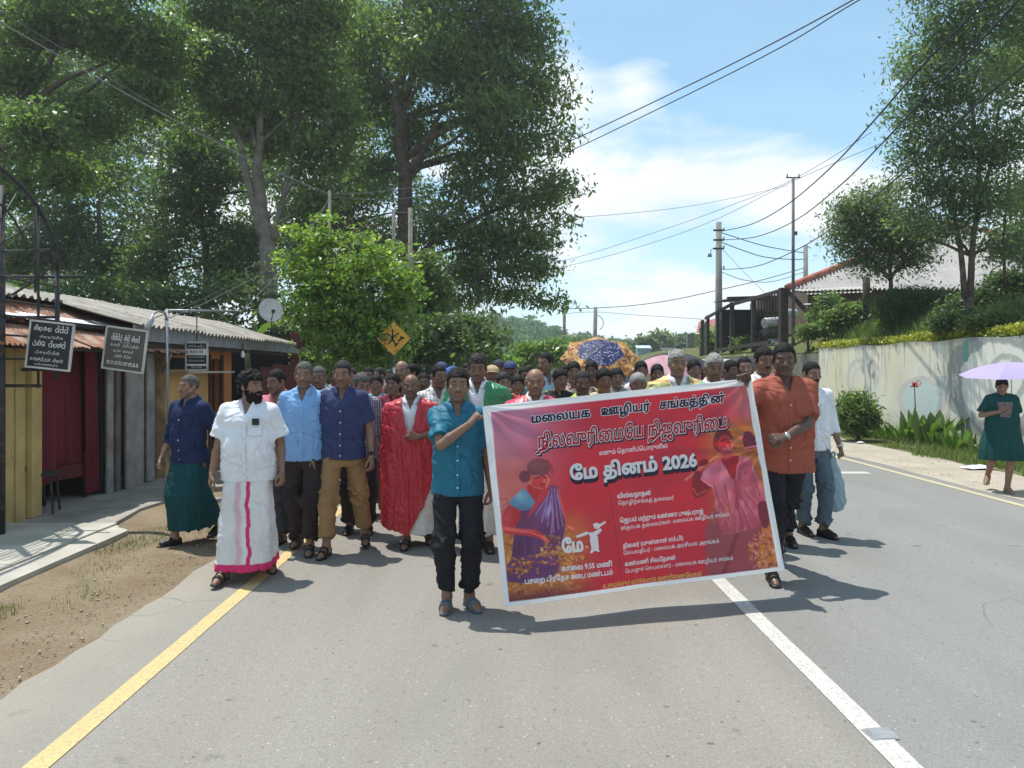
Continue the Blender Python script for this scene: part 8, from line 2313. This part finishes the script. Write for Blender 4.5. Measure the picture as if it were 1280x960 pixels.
# plastic bag
m, nt = new_mat('thin_blue_plastic'); co = nt.n('ShaderNodeTexCoord').outputs['Object']
finish(nt, nt.mix(nt.noise(co, 12, 4), (.30, .46, .52), (.52, .66, .70)), .3, nt.bump(nt.noise(co, 26, 5, .6, .5), .9, .03), .5, transl=(.35, (.5, .7, .75)))
wb = P(1041, 572, 7.32); bag = empty('plastic_bag', wb, 0, 'crumpled pale blue plastic bag hanging from the hand of the man in jeans', 'bag')
R = random.Random(2); q = MB()
def bagf(u, v):
    a = u * 2 * math.pi; h = -.52 * v; w_ = .022 + .10 * math.sin(min(1, v * 1.08) * 2.75) ** .75 if v > 0 else .012
    w_ = np.interp(v, [0, .1, .3, .55, .8, .95, 1], [.022, .035, .062, .092, .098, .07, .01]); k = 1 + .16 * math.sin(a * 5 + v * 9) * (1 - v * .4) + .1 * math.sin(a * 11 - v * 14)
    return (math.cos(a) * w_ * k + .025 * v, math.sin(a) * w_ * .62 * k, h)
q.grid(bagf, 44, 26); q.build('bag_body', m, bag, True)
q = MB(); q.tube([(-.01, 0, 0), (-.018, -.02, .045), (.0, -.03, .06), (.014, -.02, .045), (.01, 0, 0)], .009, 6); q.build('handle', m, bag, True)

# 18 woman walking with an umbrella
def dress_extra(f, root):
    s = f.s
    g = Grid(axis(-.34, .34, .011), axis(-.30, .30, .011), axis(.42, 1.15, .016))
    g.loft([(1.12 * s, 0, -.01, .165, .135), (1.0 * s, 0, -.01, .185, .155), (.8 * s, .0, 0, .225, .19), (.62 * s, .0, .0, .255, .215), (.49 * s, 0, .0, .262, .225)], 0)
    v, q = g.mesh(); n = vnormals(v, q); ang = np.arctan2(v[:, 1], v[:, 0]); t = np.clip((1.1 * s - v[:, 2]) / .6, 0, 1)
    v = v + n * ((np.sin(ang * 14 + 3 * vnoise(v, (3, 3, 1), 3)) * .5 + np.sin(ang * 31) * .2) * .016 * t)[:, None]
    part('skirt', (v, q), GREENDRESS, root)
    sv = [o for o in root.children if o.name.startswith('dress_top')][0].data; vv = np.zeros(len(sv.vertices) * 3); sv.vertices.foreach_get('co', vv); vv = vv.reshape(-1, 3)
    def fy(x, z):
        k = (np.abs(vv[:, 0] - x) < .02) & (np.abs(vv[:, 2] - z) < .02); return vv[k][:, 1].min() - .004 if k.any() else -.12
    q = MB(); q.grid(lambda a, b: ((a - .5) * (.13 + .08 * b) * s, fy((a - .5) * (.13 + .08 * b) * s, (1.12 + b * .22) * s), (1.12 + b * .22) * s), 6, 8)
    
    q.build('embroidered_bib', cloth('embroidered_bib', (.22, .17, .17), 'floral', (.08, .07, .07), scale=2.2), root, True)
ur = person(R0(1252, 10.0), 10.0, -.30, dict(H=1.50, w=1.18, belly=.03, female=True, yaw=-.15, pitch=.35, lod=0, seed=18, hands={-1: dict(T=(-.08, -.20, 1.20), pole=(-1, .2, -.8), d=(.15, -.3, .8), n=(.9, .3, 0), curl=1.3, side=-1), 1: dict(T=(.25, .05, .92))},
    feet={-1: (-.10, .30, .13, -.4), 1: (.06, -.05, 0, .1)}), 'woman in dark green dress walking under a lilac umbrella', SK[2], [('bun', HB)], ('dress_top', dict(sleeve='short', hem=.98, collar=False, vneck=.6, flare=1.6), GREENDRESS), ('trousers', dict(top=.7, hem=.40, loose=-.3), GREENDRESS), ('sandal', plain('tan_slipper', (.30, .17, .12), .7)), extra=dress_extra)
# her short leggings should not show: remove
for o in list(ur[0].children):
    if o.name.startswith('trousers'): bpy.data.objects.remove(o)

# umbrellas
def umbrella(loc, R_, h_, tilt, label, mat, n=8, shaft=.75, rz=0.0, under=None):
    root = empty('umbrella', loc, 0, label, 'umbrella'); root.rotation_euler = (*tilt, rz)
    def surf(u, v, k):      # panel k
        a0, a1 = k * 2 * math.pi / n, (k + 1) * 2 * math.pi / n; r = R_ * u
        p0 = Vector((math.cos(a0) * r, math.sin(a0) * r, 0)); p1 = Vector((math.cos(a1) * r, math.sin(a1) * r, 0)); p_ = p0.lerp(p1, v)
        sag = math.sin(v * math.pi); p_ *= 1 - .05 * sag * u; p_.z = h_ * (1 - (u ** 2) * (1 - .10 * sag)) - .02 * sag * u
        return p_
    for k in range(n):
        q = MB(); q.grid(lambda u, v, k=k: surf(u, v, k), 10, 6); q.build('canopy_panel', mat, root, True)
        a0 = k * 2 * math.pi / n; q = MB(); q.tube([Vector((math.cos(a0) * R_ * u, math.sin(a0) * R_ * u, h_ * (1 - u * u) - .008)) for u in (0, .25, .5, .75, 1)], .004, 5); q.build('rib', IRON, root, True)
    q = MB(); q.tube([(0, 0, h_ + .05), (0, 0, -shaft)], .006, 7); q.build('shaft', GALV, root, True)
    q = MB(); q.tube([(0, 0, -shaft), (0, 0, -shaft - .10)], .014, 8); q.build('handle', IRON, root, True)
    return root
def fabric(name, fn, transl=.4):
    m, nt = new_mat(name); co = nt.n('ShaderNodeTexCoord').outputs['Object']; c = fn(nt, co); finish(nt, c, .6, nt.bump(nt.noise(co, 7, 3), .2, .01), .3, transl=(transl, c)); return m
LIL = fabric('lilac_umbrella_cloth', lambda nt, co: nt.mix(nt.noise(co, 3, 3), (.48, .40, .72), (.62, .54, .82)))
def ornate(nt, co):
    x, y, z = nt.xyz(co); r = nt.math('SQRT', nt.math('ADD', nt.math('MULTIPLY', x, x), nt.math('MULTIPLY', y, y)))
    vo = nt.n('ShaderNodeTexVoronoi', ins={'Vector': co, 'Scale': 26.0}).outputs['Distance']; navy = nt.mix(nt.ramp(vo, .25, .35, .8, 0), (.02, .03, .10), (.38, .42, .60))
    big_ = nt.noise(co, 9, 4, .7, .6); gold = nt.mix(nt.ramp(big_, .42, .58), (.62, .34, .10), (.12, .035, .012)); gold = nt.mix(nt.ramp(nt.noise(co, 22, 3), .6, .68), gold, (.70, .55, .34))
    rr = nt.math('ADD', r, nt.math('MULTIPLY', nt.math('SUBTRACT', nt.noise(co, 6, 2), .5), .10)); c = nt.mix(nt.ramp(rr, .31, .325), navy, gold)
    return nt.mix(nt.ramp(r, .535, .55), c, (.62, .40, .16))
ORN = fabric('ornate_gold_navy_umbrella_cloth', ornate, .25)
PNK = fabric('pink_umbrella_cloth', lambda nt, co: nt.mix(nt.ramp(nt.noise(co, 14, 4), .45, .6), (.66, .40, .46), (.60, .30, .36)))
BLKU = fabric('black_umbrella_cloth', lambda nt, co: nt.mix(nt.noise(co, 3, 3), (.02, .02, .024), (.04, .038, .045)), .1)
hand_w = P(1238, 545, 9.75)
umbrella(P(1264, 469, 10.05), .62, .17, (.06, -.06), 'pale lilac umbrella held over the woman in the green dress', LIL, shaft=.62)
umbrella(P(750, 448, 10.6), .56, .17, (.62, .0), 'ornate gold and navy patterned umbrella tilted over the crowd', ORN, shaft=.7)
umbrella(P(833, 466, 9.6), .44, .22, (.10, .10), 'faded pink umbrella just left of the white haired man', PNK, shaft=.6)
umbrella(P(838, 459, 11.4), .62, .22, (.08, -.05), 'black umbrella behind the faded pink umbrella', BLKU, shaft=.6)
umbrella(P(566, 470, 9.3), .17, .12, (.25, .1), 'small bright blue umbrella hat over a man behind the striped shirt', fabric('bright_blue_cloth', lambda nt, co: nt.mix(nt.noise(co, 6, 3), (.06, .16, .62), (.12, .26, .75))), shaft=.02)
umbrella(P(930, 456, 10.2), .34, .10, (.1, .0), 'small black umbrella above the heads left of the rust shirt', BLKU, shaft=.5)

# ---------------- the rest of the march: a few figures built, then copied one by one
TEMPL = {}
def template(key, fk, hair, top, bottom):
    f = Fig(**fk); d_ = {}
    v = f.body(); d_['body'] = np_mesh('body', v[0], v[1], True, [SK[0]], v[2])
    for st in hair: d_[{'moustache': 'moustache', 'cap': 'cap'}.get(st, 'hair')] = (lambda h_: np_mesh('hair', h_[0], h_[1], True, [HB]))(f.hair(st))
    tp = f.shirt(**top); d_['shirt' if not fk.get('female') else 'blouse'] = np_mesh('shirt', tp[0], tp[1], True, [WHITE])
    if bottom[0] == 'trousers': b = f.trousers(**bottom[1]); nm = 'trousers'
    else: b = f.sarong(**bottom[1]); nm = 'sari_skirt' if fk.get('female') else 'sarong'
    d_[nm] = np_mesh(nm, b[0], b[1], True, [CHAR])
    if fk.get('female'):
        sh = f.drape(bottom=1.02, v0=.95, open_w=.55, side_low=.9); d_['sari_fall'] = np_mesh('sari_fall', sh[0], sh[1], True, [CHAR])
    TEMPL[key] = (d_, f.headtop)
template('man_a', dict(H=1.65, w=1.0, lod=1, seed=31, pitch=.1), ['short'], dict(sleeve='short'), ('trousers', {}))
template('man_b', dict(H=1.65, w=1.05, lod=1, seed=32, pitch=.05, yaw=.35, face=1.04, belly=.03), ['full', 'moustache'], dict(sleeve='rolled'), ('trousers', dict(loose=1.2)))
template('man_c', dict(H=1.65, w=1.0, lod=1, seed=33, pitch=.12, yaw=-.3), ['balding'], dict(sleeve='short'), ('sarong', {}))
template('man_cap', dict(H=1.65, w=1.0, lod=1, seed=34, pitch=.1), ['cap'], dict(sleeve='short'), ('trousers', {}))
template('man_side', dict(H=1.65, w=1.0, lod=1, seed=35, pitch=.0, yaw=-1.0), ['short'], dict(sleeve='short'), ('trousers', {}))
template('woman_a', dict(H=1.55, w=1.0, lod=1, seed=36, pitch=.08, female=True), ['centre'], dict(sleeve='short', collar=False, hem=.98, vneck=.7), ('sari', {}))
template('woman_b', dict(H=1.55, w=1.12, lod=1, seed=37, pitch=.12, yaw=.3, female=True, face=1.06), ['bun'], dict(sleeve='short', collar=False, hem=.98, vneck=.7), ('sari', {}))
template('woman_c', dict(H=1.55, w=.95, lod=1, seed=38, pitch=.05, yaw=-.35, female=True, face=.97), ['long'], dict(sleeve='short', collar=False, hem=.98, vneck=.7), ('sari', {}))
CT = {k: cloth('march_cloth_' + k, c, *p) for k, c, p in (
    ('pink', (.55, .16, .22), ()), ('cream', (.60, .52, .38), ()), ('red', (.42, .04, .05), ()), ('maroon', (.16, .02, .04), ()), ('green', (.05, .22, .10), ()), ('lime', (.40, .50, .10), ()), ('purple', (.18, .06, .22), ()), ('orange', (.55, .20, .06), ()),
    ('grey', (.25, .26, .27), ()), ('blue', (.06, .12, .34), ()), ('sky', (.30, .46, .62), ()), ('brown', (.16, .09, .06), ()), ('black', (.025, .022, .025), ()), ('white', (.70, .70, .70), ()), ('teal', (.03, .25, .27), ()),
    ('check', (.45, .46, .50), ('check', (.12, .14, .28))), ('floral', (.50, .44, .40), ('floral', (.35, .08, .12))), ('stripe', (.55, .55, .60), ('stripe', (.14, .16, .30))))}
CAPS = {k: plain('cap_' + k, c, .8) for k, c in (('tan', (.50, .36, .22)), ('dark', (.03, .035, .05)), ('navy', (.04, .06, .16)), ('blue', (.10, .22, .62)), ('white', (.6, .6, .6)))}
def march(key, px_, top, Y_, rz, skin, hair, shirt, lower, fall=None, label=None, group=None):
    d_, ht = TEMPL[key]; H_ = CAM_H - (top - VY) * Y_ / F; k = H_ / ht
    root = empty('person', (R0(px_, Y_), Y_, 0), rz, label, 'person', group); root.scale = (min(k, 1.06), min(k, 1.06), k)
    for nm, me in d_.items():
        o = mobj(nm, me, root)
        m_ = {'body': SK[skin], 'hair': hair, 'cap': hair, 'moustache': HB, 'shirt': shirt, 'blouse': shirt, 'sari_fall': fall or lower}.get(nm, lower)
        o.material_slots[0].link = 'OBJECT'; o.material_slots[0].material = m_
    return root
M_ = march
M_('woman_a', 471, 468, 8.5, .0, 1, HB, FLOR, CT['purple'], FLOR, 'woman in blue and white floral top left of the red shawl')
M_('man_a', 461, 459, 10.4, .0, 1, HB, CT['pink'], CHAR, None, 'dark haired man in pink far behind the grey haired check shirt')
M_('man_side', 475, 459.5, 10.8, .2, 2, HD, WHITE, CHAR, None, 'man in white turning left behind the floral top')
M_('woman_c', 493, 467, 8.1, .1, 1, HB, CT['maroon'], CT['brown'], CT['floral'], 'dark haired woman looking sideways just left of the bald man')
M_('man_c', 503, 451, 9.4, .1, 2, HB, CT['brown'], CHAR, None, 'tall man with high forehead above the bald man in red')
M_('man_side', 516, 455, 9.8, -.1, 1, HB, CT['grey'], CHAR, None, 'tall man looking left just right of the high forehead')
M_('man_a', 530, 467, 9.6, .1, 1, HB, CT['maroon'], CHAR, None, 'shorter man half hidden behind the red shawl')
M_('man_a', 566, 459, 9.3, .0, 1, HB, CT['blue'], CHAR, None, 'man under the small bright blue umbrella hat')
M_('man_cap', 552, 452, 10.6, .0, 1, CAPS['navy'], CT['grey'], CHAR, None, 'man in navy cap far behind the striped shirt')
M_('man_cap', 615, 456, 9.2, .1, 1, CAPS['tan'], CT['brown'], CHAR, None, 'man in tan cap right of the green shawl')
M_('man_cap', 624, 449, 10.6, .0, 1, CAPS['dark'], CT['black'], CHAR, None, 'man in black cap behind the tan cap')
M_('man_cap', 638, 451, 9.8, -.1, 1, CAPS['navy'], CT['grey'], CHAR, None, 'man in blue cap above the long haired women')
M_('woman_b', 628, 465, 8.0, .0, 2, HD, CT['red'], CT['red'], CT['cream'], 'woman in red and cream sari beside the green shawl')
M_('woman_a', 647, 469, 8.3, .0, 1, HB, CT['maroon'], CT['maroon'], CT['maroon'], 'woman in maroon left of the pink shawl')
M_('man_a', 655, 459, 9.6, .3, 1, HB, CT['brown'], CHAR, None, 'dark haired man behind the elderly man in pink')
M_('man_side', 683, 441, 8.4, .4, 1, HB, CT['sky'], CHAR, None, 'tall man turning left in pale blue behind the pink shawl')
M_('woman_b', 699, 461, 7.9, .0, 1, HB, CT['black'], CT['black'], CT['lime'], 'woman in black and lime green right of the pink shawl')
M_('woman_a', 717, 451.5, 8.3, .0, 1, HB, CT['floral'], CT['cream'], CT['cream'], 'woman in cream with parted hair under the left of the ornate umbrella')
M_('man_a', 728, 464, 7.0, .0, 3, HD, CT['lime'], CHAR, None, 'very dark faced person at the banner edge under the ornate umbrella')
M_('woman_c', 740, 451, 8.8, .2, 3, HB, CT['brown'], CT['brown'], CT['brown'], 'woman in deep shade under the middle of the ornate umbrella')
M_('woman_b', 754, 460.5, 7.1, -.2, 1, HB, CT['cream'], CT['cream'], CT['floral'], 'woman in light patterned blouse at the banner edge')
M_('woman_a', 771, 460, 8.6, .0, 1, HB, CT['grey'], CT['brown'], CT['brown'], 'woman half hidden right of the patterned blouse')
M_('woman_b', 797, 466, 7.15, -.3, 1, HW, CT['black'], CT['black'], CT['black'], 'old grey haired woman low behind the banner')
M_('woman_a', 801, 451, 8.9, .0, 1, HB, CT['white'], CT['purple'], CT['white'], 'woman in white under the faded pink umbrella')
M_('woman_c', 822, 455, 8.9, .25, 1, HB, CT['purple'], CT['purple'], CT['floral'], 'young woman in purple left of the white haired man')
M_('woman_a', 867, 449, 8.6, .1, 1, HB, CT['white'], CT['teal'], CT['white'], 'woman between the yellow shawl and the orange shawl')
M_('man_b', 912, 451, 8.7, .2, 3, HB, CT['grey'], CHAR, None, 'dark man right of the green and orange shawl')
M_('man_a', 930, 446, 8.7, -.1, 2, HB, CT['cream'], CHAR, None, 'man in cream left of the moustached man in white')
M_('man_b', 778, 448, 11.5, .1, 1, HB, CT['check'], CHAR, None, 'man in checks far back right of the ornate umbrella')
# rows farther back, seen only as heads between the others
rr = random.Random(12); back = []
for k, (px_, top, Y_) in enumerate(((402, 462, 11.2), (418, 464, 12.4), (440, 460, 12.0), (486, 462, 12.2), (541, 466, 11.8), (583, 455, 12.0), (606, 458, 12.6), (662, 456, 12.4), (705, 457, 11.6), (790, 459, 12.0), (857, 455, 12.4), (880, 453, 11.8), (900, 452, 12.8), (942, 450, 11.6), (764, 455, 13.2), (508, 461, 13.0))):
    sh = ['grey', 'check', 'brown', 'blue', 'stripe', 'teal', 'orange', 'cream', 'green', 'maroon', 'sky', 'purple', 'red', 'white', 'check', 'grey'][k]
    key = ['man_a', 'man_b', 'woman_a', 'man_a', 'woman_b', 'man_b', 'man_a', 'woman_c'][k % 8]
    M_(key, px_, top, Y_, rr.uniform(-.3, .3), rr.choice([0, 1, 1, 2]), rr.choice([HB, HB, HD]), CT[sh], CHAR if key[0] == 'm' else CT[sh], None,
       f'marcher in {sh if sh not in ("check", "stripe") else sh + "ed"} cloth far back {"left of the banner" if px_ < 610 else "behind the banner"} among the crowd' if k else 'marcher in grey cloth far back above the tan trousers')

# white van behind the crowd
vn = empty('white_van', (4.9, 17.5, 0), 0, 'white van mostly hidden behind the marchers below the timber railing', 'van')
VW = plain('white_car_paint', (.70, .71, .72), .25, spec=.5, var=.03); GL = plain('dark_car_glass', (.02, .025, .03), .08, spec=.6)
def vsec(y, z0, z1, w): return [(-w, y, z0), (-w * 1.0, y, z0 + .5), (-w * .97, y, z1 - .45), (-w * .82, y, z1 - .05), (w * .82, y, z1 - .05), (w * .97, y, z1 - .45), (w, y, z0 + .5), (w, y, z0)]
q = MB(); secs = [vsec(0, .3, .95, .78), vsec(.25, .28, 1.15, .82), (vsec(.9, .28, 1.90, .84)), vsec(3.6, .28, 1.93, .84), vsec(3.9, .32, 1.75, .80)]
vs = [p_ for s_ in secs for p_ in s_]; n = 8; fs = [(i * n + k, i * n + (k + 1) % n, (i + 1) * n + (k + 1) % n, (i + 1) * n + k) for i in range(4) for k in range(n)] + [tuple(range(n))[::-1], tuple(range(32, 40))]
q.add(vs, fs); q.build('body', VW, vn)
q = MB(); q.add([(-.68, .30, 1.16), (.68, .30, 1.16), (.62, .80, 1.72), (-.62, .80, 1.72)], [(0, 1, 2, 3)]); q.build('windscreen', GL, vn)
for s_ in (-1, 1):
    q = MB(); q.box((s_ * .56, -.01, .78), (.26, .05, .16)); q.build('headlight', plain('headlight_glass', (.6, .6, .58), .15), vn)
    for y_ in (.65, 3.1):
        q = MB(); q.tube([(s_ * .70, y_, .31), (s_ * .86, y_, .31)], .31, 18); w_ = q.build('wheel', plain('tyre_rubber', (.02, .02, .02), .8), vn, True)
        q = MB(); q.tube([(s_ * .86, y_, .31), (s_ * .875, y_, .31)], .17, 14); q.build('rim', GALV, w_, True)
q = MB(); q.box((0, -.06, .42), (1.5, .12, .16)); q.build('bumper', plain('grey_bumper', (.12, .12, .12), .6), vn)
# ------------------------------------------------------------------ air
m = bpy.data.materials.new('thin_haze'); m.use_nodes = True; nt = NT(m.node_tree)
pv = nt.n('ShaderNodeVolumePrincipled', ins={'Density': HAZE, 'Anisotropy': 0.35}); nt.set(pv, 'Color', (.93, .96, 1.0))
nt.set(nt.n('ShaderNodeOutputMaterial'), 'Volume', pv.outputs[0])
q = MB(); q.box((0, 335, 11.5), (640, 770, 25.6)); hz = q.build('haze', m, None); hz['kind'] = 'stuff'
